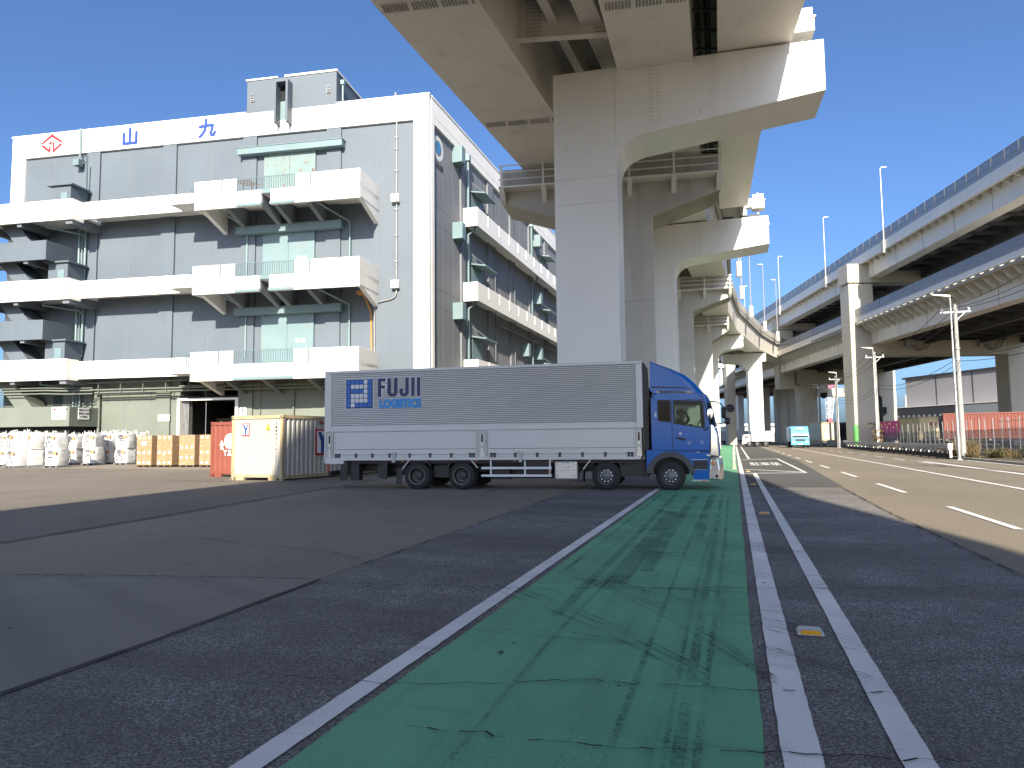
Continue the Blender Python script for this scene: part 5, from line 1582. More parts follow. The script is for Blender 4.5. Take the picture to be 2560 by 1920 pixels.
# mirrors
mi = MB(); mi.tube([(5.05, .02, 2.55), (5.22, -.05, 2.54), (5.38, -.14, 2.46), (5.46, -.18, 2.30), (5.47, -.18, 1.98), (5.44, -.16, 1.92), (5.22, -.04, 1.90)], .018, 8); mi = mi.build('mirror_arm', M_frame, tr, smooth=True)
def mirror_head(x, z, w, h, y=-.18):
    mb = MB(); mb.lathe([(0, -.03), (.36, -.03), (.5, .0), (.5, .05), (.4, .09), (0, .10)], (0, 0, 0), 'X', 20)
    o = mb.build('mirror_head', M_frame, mi, smooth=True); o.location = (x, y, z); o.scale = (1, w, h)
    mb = MB(); mb.lathe([(0, -.036), (.38, -.034), (.42, -.028)], (0, 0, 0), 'X', 20); g = mb.build('mirror_glass', M_chrome, o)
mirror_head(5.40, 2.22, .20, .34); mirror_head(5.50, 1.98, .16, .20)
mb = MB(); mb.lathe([(0, -.02), (.12, .0), (.13, .02), (0, .06)], (0, 0, 0), 'Z', 16); o = mb.build('round_mirror', M_frame, mi, smooth=True); o.location = (5.60, -.22, 2.33); o.scale = (1, .9, 1.6); o.rotation_euler = (R(80), 0, R(20))
mb = MB(); mb.tube([(5.47, -.18, 2.33), (5.58, -.22, 2.33)], .012, 6); mb.build('mirror_stem', M_frame, mi)
mb = MB(); mb.lathe([(0, -.02), (.1, -.01), (.11, .02), (0, .03)], (0, 0, 0), 'Y', 18); o = mb.build('corner_mirror', M_chrome, mi, smooth=True); o.location = (5.06, -.10, 2.20); o.scale = (.75, 1, 1.5)
mb = MB(); mb.tube([(5.06, -.02, 1.9), (5.05, -.14, 2.05), (5.06, -.10, 2.2)], .012, 6); mb.tube([(5.0, .0, 1.84), (4.98, -.06, 1.75), (4.86, -.05, 1.74)], .015, 6); mb.build('mirror_stem', M_frame, mi)
# cab interior
mb = MB(); mb.box(4.02, 4.45, .35, .95, 1.22, 1.62); mb.xz([(4.0, 1.6), (4.16, 1.6), (4.06, 2.15), (3.94, 2.15)], .38, .92); s_ = mb.build('seat', M_seatm, tr, bevel=.04)
o = MB(); ringpts = [(.21 * math.cos(2 * math.pi * k / 20), .21 * math.sin(2 * math.pi * k / 20), 0) for k in range(21)]; o.tube(ringpts, .016, 6, cap=False); o.bar((-.2, 0, 0), (.2, 0, 0), .03)
sw = o.build('steering_wheel', M_frame, tr, smooth=True); sw.location = (4.74, .66, 1.90); sw.rotation_euler = (0, R(-62), 0)
# yellow bollard-height side stripe details
lettering('FUJII', .07, M_whitep, tr, (3.53, -.004, 2.2), (R(90), R(90), 0), .003, 'cab_lettering')

# driver, hand raised to the face
def person(name, label, joints, edges, mats, loc, rz, levels=2):
    me = bpy.data.meshes.new(name)
    me.from_pydata([j[0] for j in joints], edges, [])
    me.materials.append(mats[0])
    o = bpy.data.objects.new(name, me); COL.objects.link(o)
    o.location = loc; o.rotation_euler = (0, 0, rz)
    sk_ = o.modifiers.new('skin', 'SKIN'); sk_.use_smooth_shade = True
    for i, j in enumerate(joints):
        me.skin_vertices[0].data[i].radius = (j[1], j[2] if len(j) > 2 else j[1])
    me.skin_vertices[0].data[0].use_root = True
    su = o.modifiers.new('subsurf', 'SUBSURF'); su.levels = levels; su.render_levels = levels
    return tag(o, label, 'person')
M_jacket = plain('dark_jacket', (.015, .016, .02), .9)
M_skin = plain('skin', (.30, .17, .11), .6)
M_hair = plain('black_hair', (.008, .007, .007), .7)
# joints in cab coordinates (x forward, y away from the window, z up)
J = [((4.22, .65, 1.68), .17, .15), ((4.20, .65, 1.88), .17, .14), ((4.18, .65, 2.03), .18, .13), ((4.19, .65, 2.12), .07),
     ((4.20, .46, 2.06), .075), ((4.36, .40, 1.90), .058), ((4.48, .46, 2.06), .045), ((4.42, .56, 2.20), .04),
     ((4.20, .84, 2.05), .075), ((4.34, .88, 1.82), .058), ((4.60, .76, 1.90), .045),
     ((4.45, .56, 1.64), .10), ((4.70, .55, 1.62), .08), ((4.78, .55, 1.30), .06), ((4.45, .76, 1.64), .10), ((4.70, .76, 1.62), .08), ((4.78, .76, 1.30), .06)]
E_ = [(0, 1), (1, 2), (2, 3), (2, 4), (4, 5), (5, 6), (6, 7), (2, 8), (8, 9), (9, 10), (0, 11), (11, 12), (12, 13), (0, 14), (14, 15), (15, 16)]
drv = person('person', 'driver in a dark jacket at the truck wheel, one hand raised to the face', J, E_, [M_jacket], (TX, TY, 0), R(-13))
hd = MB()
def egg(mb, c, rx_, ry_, rz_, n=14, m_=9):
    rings = []
    for i in range(m_ + 1):
        t = math.pi * i / m_
        rings.append([(c[0] + rx_ * max(.02, math.sin(t)) * math.cos(2 * math.pi * k / n), c[1] + ry_ * max(.02, math.sin(t)) * math.sin(2 * math.pi * k / n), c[2] - rz_ * math.cos(t)) for k in range(n)])
    mb.loft(rings)
egg(hd, (4.26, .65, 2.25), .095, .075, .125); egg(hd, (4.352, .65, 2.235), .022, .016, .03, 8, 5); egg(hd, (4.24, .575, 2.24), .02, .012, .03, 8, 5)
h_ = hd.build('head', M_skin, drv, smooth=True)
mb = MB(); egg(mb, (4.235, .65, 2.285), .105, .086, .115); mb.build('hair', M_hair, drv, smooth=True)
mb = MB(); egg(mb, (4.405, .575, 2.235), .045, .03, .05, 10, 6)
for k in range(4): mb.tube([(4.40 - .012 * k, .585, 2.26), (4.385 - .015 * k, .60, 2.31 + .006 * (k % 2)), (4.36 - .015 * k, .62, 2.325)], .010, 6)
mb.tube([(4.43, .58, 2.24), (4.40, .61, 2.27)], .011, 6)
mb.build('hand', M_skin, drv, smooth=True)

# ================================================================== containers, sacks and boxes in the yard
M_cwhite = surf('container_cream_paint', (0.42, 0.41, 0.375), 0.5, var=0.06, vscale=0.8, streak=0.5, streak_col=(0.45, 0.36, 0.24), spots=0.0, sscale=(3, 3, .15))
M_crust = surf('container_corner_paint', (0.40, 0.32, 0.19), 0.6, var=0.2, vscale=2, streak=.5, streak_col=(.3, .18, .07))
M_cred = surf('container_red_paint', (0.22, 0.062, 0.04), 0.55, var=0.08, vscale=0.6, streak=0.3, streak_col=(.2, .06, .04))
M_cred2 = surf('container_orange_red_paint', (0.185, 0.052, 0.034), 0.55, var=0.1, streak=.4, streak_col=(.2, .07, .05))
M_cpink = surf('container_pink_paint', (0.80, 0.09, 0.36), 0.5, var=0.06)
M_ccream = surf('container_yellow_paint', (0.62, 0.52, 0.30), 0.55, var=0.1, streak=.6, streak_col=(.35, .22, .1), spots=.4)
M_cdark = surf('container_dark_paint', (0.04, 0.045, 0.06), 0.55, var=0.1)

def container(label, x, y, rz, L, W, H, m, mf=None, rib=.16, group=None, end_rib=.13, z0=0.0, cat='container'):
    """origin at the near left bottom corner of the end wall; x across the end, y along the box"""
    mf = mf or m
    t = thing('shipping_container', label, cat, (x, y, z0), rz, group)
    def corr(n0, n1, p, dpt):
        prof = []; u = n0
        while u < n1 - p * .5:
            prof += [(u, 0), (u + p * .35, 0), (u + p * .5, dpt), (u + p * .85, dpt)]; u += p
        prof.append((n1, 0)); return prof
    zb, zt = .17, H - .12
    for nm, fn in (('end_wall', lambda u, o, z: (u, o + .03, z)), ('back_wall', lambda u, o, z: (u, L - o - .03, z))):
        mb = MB(); pf = corr(.12, W - .12, end_rib, .045); vs = [fn(u, o, zb) for u, o in pf] + [fn(u, o, zt) for u, o in pf]; k = len(pf)
        mb.add(vs, [(i, i + 1, k + i + 1, k + i) for i in range(k - 1)]); mb.build(nm, m, t)
    for nm, fn in (('side_wall', lambda u, o, z: (W - o - .03, u, z)), ('side_wall', lambda u, o, z: (o + .03, u, z))):
        mb = MB(); pf = corr(.12, L - .12, rib * 1.7, .05); vs = [fn(u, o, zb) for u, o in pf] + [fn(u, o, zt) for u, o in pf]; k = len(pf)
        mb.add(vs, [(i, i + 1, k + i + 1, k + i) for i in range(k - 1)]); mb.build(nm, m, t)
    mb = MB(); mb.box(.02, W - .02, .02, L - .02, H - .08, H - .05); mb.box(.02, W - .02, .02, L - .02, .12, .16); mb.build('roof', m, t)
    mb = MB()
    for xx in (0, W - .13):
        for yy in (0, L - .13): mb.box(xx, xx + .13, yy, yy + .13, .15, H - .15)
    build_split(mb, 'corner_post', mf, t, bevel=.012)
    mb = MB()
    for zz in (.02, H - .14):
        for yy in (0.003, L - .125):
            mb.box(.13, W - .13, yy, yy + .12, zz if zz > 1 else .14, zz + .13 if zz > 1 else .24)
        for xx in (0.003, W - .123): mb.box(xx, xx + .12, .13, L - .13, zz if zz > 1 else .06, zz + .13 if zz > 1 else .2)
    for u in (.26, W - .26 - .42): mb.box(u, u + .42, -.002, .1, .0, .14)
    mb.build('rail', mf if mf is not m else m, t)
    mb = MB()
    for xx in (-.01, W - .15):
        for yy in (-.01, L - .17):
            for zz in (0, H - .12): mb.box(xx, xx + .16, yy, yy + .18, zz, zz + .12)
    mb.build('corner_casting', mf, t, bevel=.01)
    mb = MB()
    for xx in (.03, W - .10):
        for zz in (.03, H - .09): mb.box(xx, xx + .06, -.014, -.008, zz, zz + .06)
    mb.build('casting_hole', M_black, t)
    return t
cw = container('cream shipping container with rusty corner posts and Y emblem beside the truck tail', -11.45, 29.0, R(-23.5), 9.2, 2.62, 2.60, M_cwhite, M_crust)
mb = MB(); mb.box(.52, .92, .018, .026, 1.78, 2.28); e = mb.build('emblem_field', M_red_sign, cw)
mb = MB(); mb.box(.56, .88, .012, .018, 1.82, 2.24); mb.build('emblem_panel', M_sign_white, e)
mb = MB(); mb.xz([(.57, 2.22), (.68, 2.22), (.735, 2.08), (.79, 2.22), (.87, 2.22), (.78, 2.0), (.78, 1.83), (.69, 1.83), (.69, 2.0)], .004, .012); mb.build('emblem_letter', M_blue_sign, e)
mb = MB(); mb.xz([(1.76, 2.0), (1.98, 2.0), (1.90, 2.27)], .012, .024); w_ = mb.build('warning_triangle', plain('amber_sticker', (.65, .30, .02), .5), cw)
for k, ch in enumerate('TMMU6178132'):
    lettering(ch, .11, M_ink, cw, (2.30, .02, 2.26 - k * .145), (R(90), 0, 0), .001, 'code_letter')
mb = MB(); mb.box(2.605, 2.612, 2.0, 2.95, .95, 2.05); e = mb.build('emblem_field', M_red_sign, cw)
mb = MB(); mb.box(2.612, 2.617, 2.12, 2.83, 1.05, 1.97); mb.build('emblem_panel', M_sign_white, e)
mb = MB(); mb.yz([(2.15, 1.93), (2.38, 1.93), (2.48, 1.70), (2.6, 1.93), (2.80, 1.93), (2.6, 1.52), (2.6, 1.06), (2.36, 1.06), (2.36, 1.52)], 2.617, 2.622); mb.build('emblem_letter', M_blue_sign, e)
lettering('Nissy', .24, M_red_sign, cw, (2.615, 2.5, 2.33), (R(90), 0, R(90)), .002)
cr = container('rust red shipping container partly hidden behind the cream container', -13.62, 32.1, R(-24), 6.0, 2.44, 2.45, M_cred, None, end_rib=.3)
lettering('T.S.L', .32, M_letter_white, cr, (1.12, .012, 1.05), (R(90), 0, 0), .012)
mb = MB(); mb.xz([(.55, 1.42), (.67, 1.25), (.79, 1.42), (.67, 1.62)], .008, .02); mb.lathe([(0, .0), (.34, .0), (.34, .02)], (1.15, .012, 1.58), 'Y', 24); mb.build('globe_mark', M_letter_white, cr)
lettering('1st', .16, M_letter_white, cr, (.68, .012, 1.26), (R(90), 0, 0), .004)

# --- bulk bags
M_bag = surf('woven_white_bag', (0.56, 0.56, 0.55), 0.8, var=0.05, vscale=2.0, bmp=0.25, bscale=6.0)
M_plastic = surf('grey_plastic_pallet', (0.16, 0.17, 0.18), 0.6, var=0.15)
M_bagprint = plain('grey_print', (0.14, 0.14, 0.15), 0.7)
M_ghs = plain('orange_hazard_label', (0.72, 0.28, 0.12), 0.6)
def bag_mesh(seed, top):
    rng = random.Random(seed)
    n = 28; rings = []
    H = 1.14
    for i in range(13):
        t = i / 12
        z = H * t
        bulge = 1 + .07 * math.sin(math.pi * min(1, t * 1.15)) - (.0 if t < .82 else (t - .82) * (1.1 if top else .35))
        ring = []
        for k in range(n):
            a = 2 * math.pi * k / n
            c, s = math.cos(a), math.sin(a)
            e = .42
            x = math.copysign(abs(c) ** e, c) * .53; y = math.copysign(abs(s) ** e, s) * .53
            w = 1 + .02 * math.sin(a * 7 + seed + 3 * t) + rng.uniform(-.018, .018) * (1 + 2 * (t > .75)) + .035 * math.sin(a * 3 + seed * 2 + 6 * t) * (t > .4)
            ring.append((x * bulge * w, y * bulge * w, z + (rng.uniform(-.035, .035) if t > .8 else 0)))
        rings.append(ring)
    mb = MB(); mb.loft(rings)
    return mb.mesh('bulk_bag_body', M_bag, smooth=True)
bag_lo = [bag_mesh(s, False) for s in (1, 2, 3)]
bag_hi = [bag_mesh(s, True) for s in (4, 5, 6)]
def loops(seed):
    rng = random.Random(seed); mb = MB()
    for x, y in ((-.4, -.4), (.4, -.4), (-.4, .4), (.4, .4)):
        dx, dy = rng.uniform(-.3, .3), rng.uniform(-.3, .3)
        mb.tube([(x, y, 1.02), (x + dx * .3, y + dy * .3, 1.18 + rng.uniform(0, .1)), (x + dx * .8, y + dy * .8, 1.22 + rng.uniform(0, .12)), (x + dx, y + dy, 1.06), (x + dx * .8 + .1, y + dy * .8, 1.0)], .024, 6)
    return mb.mesh('lifting_loop', M_bag, smooth=True)
loop_m = [loops(s) for s in (1, 2, 3)]
def bag_label(front=-.585):
    mb = MB()
    for k, (w, z) in enumerate(((.17, .86), (.17, .80))):
        pass
    for c, z, w, h in ((-.15, .78, .11, .10), (0.02, .78, .11, .10), (.19, .78, .11, .10), (.02, .70, .46, .03), (.02, .62, .20, .025), (.02, .55, .34, .02), (-.02, .93, .34, .05)):
        mb.box(c - w / 2, c + w / 2, front - .03, front + .03, z, z + h)
    mb.box(-.22, -.205, front - .03, front + .02, .10, .52); mb.box(.245, .26, front - .03, front + .02, .10, .52); mb.box(-.205, .245, front - .03, front + .02, .505, .52)
    return mb.mesh('printed_panel', M_bagprint)
lab_m = bag_label()
g_ = MB(); g_.box(.29, .49, -.612, -.56, .70, .92); ghs_m = g_.mesh('hazard_label', M_ghs)
pm_ = MB()
for x in (-.55, -.05, .45): pm_.box(x, x + .12, -.55, .55, 0, .10)
for k in range(6): pm_.box(-.55, .57, -.55 + k * .19, -.40 + k * .19, .10, .14)
pallet_m = pm_.mesh('pallet', M_plastic)
def stack(x, y, rz, k, wrap=True):
    p = link_mesh('plastic_pallet', pallet_m, None, (x, y, 0), (0, 0, rz))
    tag(p, 'grey plastic pallet under a stack of white bulk bags', 'pallet', 'pallets under the bulk bags')
    for lv, (ms, lab) in enumerate(((bag_lo, 'white woven bulk bag on a grey pallet, lower one of its stack'), (bag_hi, 'white woven bulk bag with lifting loops, upper one of its stack'))):
        b = thing('bulk_bag', lab, 'bulk bag', (x + lv * random.uniform(-.07, .07), y + lv * random.uniform(-.05, .05), .14 + lv * 1.07), rz + random.uniform(-.12, .12), 'white bulk bags in the yard, upper row' if lv else 'white bulk bags in the yard, lower row')
        b.scale = (random.uniform(.95, 1.05), random.uniform(.95, 1.05), random.uniform(.96, 1.03) if not lv else random.uniform(.9, 1.06))
        b.rotation_euler.x = lv * random.uniform(-.04, .04); b.rotation_euler.y = lv * random.uniform(-.05, .05)
        link_mesh('bag_body', ms[k % 3], b)
        if lv: link_mesh('lifting_loop', loop_m[k % 3], b)
        link_mesh('printed_panel', lab_m, b); link_mesh('hazard_label', ghs_m, b)
ra = R(-14)
for k, (dx, y, a) in enumerate(((-.711, 51.5, -20), (-.694, 47.8, -30), (-.6735, 48.5, -30), (-.639, 47.6, -14), (-.660, 51.2, -14), (-.616, 53.2, -14), (-.588, 52.2, -12), (-.565, 54.2, -12), (-.543, 52.6, -12), (-.607, 55.0, -14), (-.575, 55.4, -14), (-.525, 54.6, -14), (-.683, 53.6, -14))):
    stack(dx * y, y, R(a), k)

# --- carton loads on pallets
M_card = surf('brown_cardboard', (0.33, 0.20, 0.092), 0.8, var=0.08, vscale=1.5)
M_wrap = None
def wrap_mat():
    m, nt, b = nodes_of('stretch_wrap')
    b.inputs['Base Color'].default_value = (.75, .76, .78, 1); b.inputs['Roughness'].default_value = .25
    n1 = noise(nt, mapping(nt, position(nt), (2, 2, 6)), 2.0, 4.0)
    a = mathn(nt, 'MULTIPLY', ramp(nt, n1, .45, .75), .22); nt.links.new(a, b.inputs['Alpha'])
    return m
M_wrap = wrap_mat()
M_wood = surf('pallet_wood', (0.07, 0.055, 0.04), 0.9, var=0.2)
cm = MB(); cm.box(.004, .366, .004, .366, .004, .346)
carton_m = cm.mesh('carton', M_card)
lb = MB(); lb.box(.10, .25, -.004, .004, .12, .26); carton_lab = lb.mesh('carton_label', M_sign_white)
lb = MB(); lb.box(.02, .34, -.001, .004, .172, .176); lb.box(.10, .13, -.002, .004, .19, .21); carton_tape = lb.mesh('carton_tape', M_frame)
for k, (x, y, lab) in enumerate(((-24.52, 46.4, 'wrapped pallet of brown cartons standing next to the bulk bags'), (-22.99, 45.98, 'wrapped carton pallet, second one along from the bulk bags'), (-21.35, 45.53, 'wrapped carton pallet, third one along from the bulk bags'), (-19.87, 45.13, 'wrapped carton pallet beside the red container, partly hidden by it'))):
    t = thing('boxed_pallet', lab, 'pallet load', (x, y, 0), R(-15.6), 'carton pallets in the yard')
    mb = MB()
    for u in (.03, .5, .98): mb.box(u, u + .13, .02, 1.5, 0, .11)
    for j in range(7): mb.box(.02, 1.14, .02 + j * .22, .17 + j * .22, .11, .14)
    mb.build('pallet', M_wood, t)
    for lv in range(6):
        for i in range(3):
            for j in range(4):
                if i == 1 and 0 < j < 3 and lv < 5: continue
                c = link_mesh('carton', carton_m, t, (.02 + i * .372, .02 + j * .372, .14 + lv * .35))
                if j == 0 and lv in ((0, 2, 5), (0, 2, 5), (1, 3), (0, 2, 5))[k]: link_mesh('carton_label', carton_lab, c)
                elif j == 0: link_mesh('carton_tape', carton_tape, c)
    mb = MB(); mb.box(.01, 1.145, .01, 1.515, .14, 2.26); mb.build('stretch_wrap', M_wrap, t)
    if k == 0: mb = MB(); mb.box(.40, .75, .0, .008, 1.55, 1.80); mb.build('shipping_sheet', M_sign_white, t)
    t.scale = (1.05, 1.05, .91)

# ================================================================== right-hand verge, fence and container park
M_verge = asphalt('verge_soil', (0.10, 0.085, 0.06), (0.22, 0.2, 0.16), patch=.6, speck=.5, fine=30)
M_kerb = surf('kerb_concrete', (0.33, 0.32, 0.29), 0.9, var=.15, vscale=1.5)
M_weed = surf('dry_weed', (0.14, 0.10, 0.045), 0.9, var=.35, vscale=3)
M_weedg = surf('green_weed', (0.06, 0.085, 0.025), 0.9, var=.35, vscale=3)
sheet('verge', [(13.6, -40), (13.6, 52), (13.4, 170), (90, 170), (90, -40)], M_verge, 0.012)
# kerb stones, one by one where they can be told apart
km = MB(); km.box(0, .18, 0, 1.96, 0, .14)
kerb_m = km.mesh('kerb_stone', M_kerb)
kroot = bpy.data.objects.new('kerb', None); COL.objects.link(kroot); kroot['kind'] = 'structure'; kroot.rotation_euler = (0, 0, -RHO)
for i in range(20):
    link_mesh('kerb_stone', kerb_m, kroot, (13.42, 36 + i * 2.0, 0))
# crash barrier
def at_road(q, s, z=0.0): return (*road_xy(q, s), z)
gr_ = thing('guardrail', 'galvanised crash barrier with white reflector blocks at the road edge', 'guardrail', at_road(13.0, 0), -RHO)
M_plank = surf('tarred_timber', (0.022, 0.018, 0.016), .8, var=.3)
s0, s1 = 51.2, 95.0
mb = MB()
prof = [(-.05, .62), (-.10, .68), (-.05, .75), (-.05, .80), (-.10, .87), (-.05, .93), (-.02, .93), (-.02, .62)]
mb.prism(prof, lambda p, q, t: (p, t, q), s0, s1); mb.build('rail_beam', M_galv, gr_)
MB().box(-.04, .06, s0 + .2, s1, .05, .42).build('lower_plank', M_plank, gr_)
pm = MB().box(-.02, .12, -.06, .06, 0, .9).mesh('rail_post', M_plank)
bm_ = MB().box(-.10, -.04, -.11, .11, .36, .50).mesh('reflector_block', M_sign_white)
s = s0 + .4
k = 0
while s < s1:
    link_mesh('reflector_block', bm_, gr_, (0, s, 0))
    if k % 2 == 0: link_mesh('rail_post', pm, gr_, (0, s + .5, 0))
    s += 1.15; k += 1
mb = MB(); mb.box(-.16, .12, s0 - .12, s0 + .02, .58, .98); mb.box(-.08, .06, s0 - .10, s0 + .02, .1, .58); mb.build('end_cap', M_sign_white, gr_, bevel=.02)

# street lamps and utility poles
def street_lamp(label, q, s):
    t = thing('street_lamp', label, 'street lamp', at_road(q, s), -RHO + R(180))
    mb = MB(); mb.tube([(0, 0, 0), (0, 0, 3.2), (0, 0, 3.25), (0, 0, 9.9), (.08, 0, 10.1)], [.095, .085, .065, .05, .045], 10); mb.build('pole', M_galv, t, smooth=True)
    mb = MB(); mb.xz([(.0, 10.02), (.35, 10.10), (1.0, 10.22), (1.05, 10.27), (.3, 10.22), (0, 10.16)], -.13, .13); mb.build('lamp_head', M_steelg, t, bevel=.02)
    mb = MB(); mb.box(-.13, .13, -.10, -.16, .6, 1.4); mb.box(-.14, .14, -.14, .14, 0, .06); mb.build('control_box', M_galv, t)
    return t
street_lamp('street lamp with a flat head beside the concrete utility pole at the barrier end', 13.05, 49.6)
street_lamp('street lamp behind the crash barrier beside the vine-wrapped utility pole', 13.3, 76.8)
street_lamp('street lamp at the far end of the crash barrier', 13.5, 104.6)
street_lamp('farthest street lamp near the cream wall block', 13.6, 128)
M_cpole = surf('pole_concrete', (0.30, 0.295, 0.28), .85, var=.1, vscale=1.5, grain=.1, gscale=12)
POLES = [(13.3, 23.2), (13.55, 50.6), (13.45, 77.0), (13.4, 104.9), (13.1, 121.5), (14, 160)]
labels = ['concrete utility pole standing alone by the near kerb', 'stout concrete utility pole beside the barrier end and weeds', 'concrete utility pole wrapped in brown vine', 'utility pole at the far end of the crash barrier', 'utility pole before the cream wall block', 'last utility pole past the cream wall block']
for i, (q, s) in enumerate(POLES):
    t = thing('utility_pole', labels[i], 'utility pole', at_road(q, s), -RHO)
    mb = MB(); mb.tube([(0, 0, 0), (0, 0, 9.75)], [.165, .105], 12); mb.build('pole', M_cpole, t, smooth=True)
    mb = MB(); mb.bar((-.85, 0, 9.25), (.85, 0, 9.25), .09); mb.build('crossarm', M_galv, t)
    mb = MB(); mb.bar((.08, 0, 8.75), (.55, 0, 9.22), .05); mb.build('arm_brace', M_galv, t)
    for u in (-.75, .05, .75):
        mb = MB(); mb.lathe([(0, 9.28), (.05, 9.30), (.085, 9.36), (.05, 9.40), (.085, 9.46), (.04, 9.52), (0, 9.53)], (u, 0, 0), 'Z', 8); mb.build('insulator', M_sign_white, t, smooth=True)
    mb = MB()
    for k_ in range(14): mb.box(-.012, .012, -.28 if k_ % 2 else .12, -.12 if k_ % 2 else .28, 2.0 + k_ * .45, 2.02 + k_ * .45)
    for z in (6.2, 6.9): mb.lathe([(.17, z), (.19, z), (.19, z + .06), (.17, z + .06)], (0, 0, 0), 'Z', 10)
    mb.build('step_bolt', M_galv, t)
    if i == 2:
        mb = MB(); rng = random.Random(8)
        for k_ in range(260):
            a = rng.uniform(0, 6.28); z = rng.uniform(.2, 2.9); r_ = .2 + (.9 if z > 2.3 else .25) * rng.random()
            c = Vector((r_ * math.cos(a) * (1.6 if z > 2.3 else 1), r_ * math.sin(a), z)); d = Vector((rng.uniform(-.2, .2), rng.uniform(-.2, .2), rng.uniform(-.3, .05)))
            w = Vector((d.y, -d.x, .05)).normalized() * .06
            mb.quad(c - w, c + w, c + d + w * .6, c + d - w * .6)
        vn = mb.build('dry_vine', M_weed, t, fix=False); vn['kind'] = 'stuff'
M_wire = plain('cable_black', (.02, .02, .02), .6)
for i in range(len(POLES) - 1):
    for u, z, sag in ((-.75, 9.53, .8), (.05, 9.53, .8), (.75, 9.53, .8), (.2, 6.5, .7), (.2, 6.15, .7)):
        a, b = at_road(POLES[i][0] + u, POLES[i][1]), at_road(POLES[i + 1][0] + u, POLES[i + 1][1])
        pts = []
        for k_ in range(13):
            t_ = k_ / 12
            pts.append((a[0] + (b[0] - a[0]) * t_, a[1] + (b[1] - a[1]) * t_, z - sag * 4 * t_ * (1 - t_)))
        mb = MB(); mb.tube(pts, .018, 5)
        tag(mb.build('overhead_cable', M_wire), 'black overhead cable slung between the roadside utility poles', 'cable', 'cables between the utility poles')

# mesh fence
def mesh_mat():
    m, nt, b = nodes_of('fence_netting')
    b.inputs['Base Color'].default_value = (.24, .25, .26, 1); b.inputs['Roughness'].default_value = .6
    n1 = noise(nt, position(nt), 1.2, 4.0)
    a = mathn(nt, 'MULTIPLY_ADD', n1, .3); a.node.inputs[2].default_value = .22
    nt.links.new(a, b.inputs['Alpha'])
    return m
M_net = mesh_mat()
fe = thing('mesh_fence', 'grey mesh fence with many slim posts around the container park', 'fence', at_road(18.0, 0), -RHO)
fp = MB(); fp.tube([(0, 0, 0), (0, 0, 2.75)],   .036, 8); fp = fp.mesh('fence_post', M_galv)
fn = MB(); fn.box(-.006, .006, .05, 1.55, .15, 1.85); fn = fn.mesh('fence_net', M_net)
rng = random.Random(4)
s = 47.0
while s < 150:
    link_mesh('fence_post', fp, fe, (rng.uniform(-.03, .03), s, -.02), (rng.uniform(-.03, .03), rng.uniform(-.05, .03), 0))
    link_mesh('fence_net', fn, fe, (.02, s, 0)); s += 1.6
for z in (1.88, .14): 
    mb = MB(); mb.tube([(0, 47, z), (0, 150.5, z)], .022, 6); mb.build('fence_rail', M_dk if z > 1 else M_galv, fe)
mb = MB(); mb.tube([(0, 47, 2.5), (0, 58.5, 2.45)], .02, 6); mb.tube([(0, 47, 2.0), (0, 58.5, 1.98)], .02, 6); mb.build('fence_wire', M_galv, fe)
boxobj('fence_base', M_kerb, fe, -.15, .15, 47, 150, 0, .14)

# weeds
def weed_clump(label, q, s, r, h, n, green=.15, group='weed clumps along the verge'):
    rng = random.Random(int(q * 100 + s))
    t = thing('weed_clump', label, 'weeds', at_road(q, s), 0, group)
    for nm, m_, cnt in (('dry_stems', M_weed, int(n * (1 - green))), ('green_leaves', M_weedg, int(n * green))):
        mb = MB()
        for k_ in range(cnt):
            a = rng.uniform(0, 6.28); rr = r * rng.random() ** .6
            p = Vector((rr * math.cos(a), rr * math.sin(a), 0)); L = h * rng.uniform(.4, 1.1)
            lean = Vector((rng.gauss(0, .35), rng.gauss(0, .35), 1)).normalized()
            w = Vector((math.cos(a + 1), math.sin(a + 1), 0)) * rng.uniform(.012, .03)
            mid = p + lean * L * .6; tip = p + lean * L + Vector((rng.gauss(0, .12), rng.gauss(0, .12), -.05))
            mb.quad(p - w, p + w, mid + w, mid - w); mb.quad(mid - w, mid + w, tip + w * .3, tip - w * .3)
            for j in range(3):
                c = p + lean * L * rng.uniform(.4, 1); d = Vector((rng.gauss(0, .10), rng.gauss(0, .10), rng.gauss(0, .06)))
                mb.quad(c, c + d * .5 + w * 1.6, c + d, c + d * .5 - w * 1.6)
        mb.build(nm, m_, t, fix=False)
    return t
for lab, q, s, r, h, n, g in (('tall dry weeds at the barrier end beside the utility pole', 14.3, 53.0, .8, 1.25, 420, .1), ('low tangle of dry weeds between the pole and the fence', 16.6, 53.6, 1.0, .7, 320, .25), ('green-leaved weeds at the fence foot before the trailer wheels', 17.2, 50.2, .55, 1.0, 220, .6), ('short weeds around the utility pole foot', 13.9, 50.2, .35, .5, 120, .2),
                              ('dry brush along the fence behind the crash barrier', 17.3, 66, 1.2, .9, 300, .15), ('brown brush under the vine-wrapped pole', 14.2, 78, 1.0, .9, 300, .1)):
    weed_clump(lab, q, s, r, h, n, g, None)
for (q, s) in ((16.9, 50.3), (17.3, 51.3)):
    mb = MB(); rng = random.Random(int(s * 10))
    pts = [(.3 * math.cos(a) * rng.uniform(.8, 1.2), .22 * math.sin(a) * rng.uniform(.8, 1.2)) for a in [i * .9 for i in range(7)]]
    mb.loft([[(x, y, 0) for x, y in pts], [(x * .9, y * .9, .12) for x, y in pts], [(x * .6, y * .6, .2) for x, y in pts]])
    tag(mb.build('broken_block', M_kerb, None, loc=at_road(q, s)), 'broken concrete lump lying by the fence foot among weeds', 'rubble', 'concrete lumps by the fence')

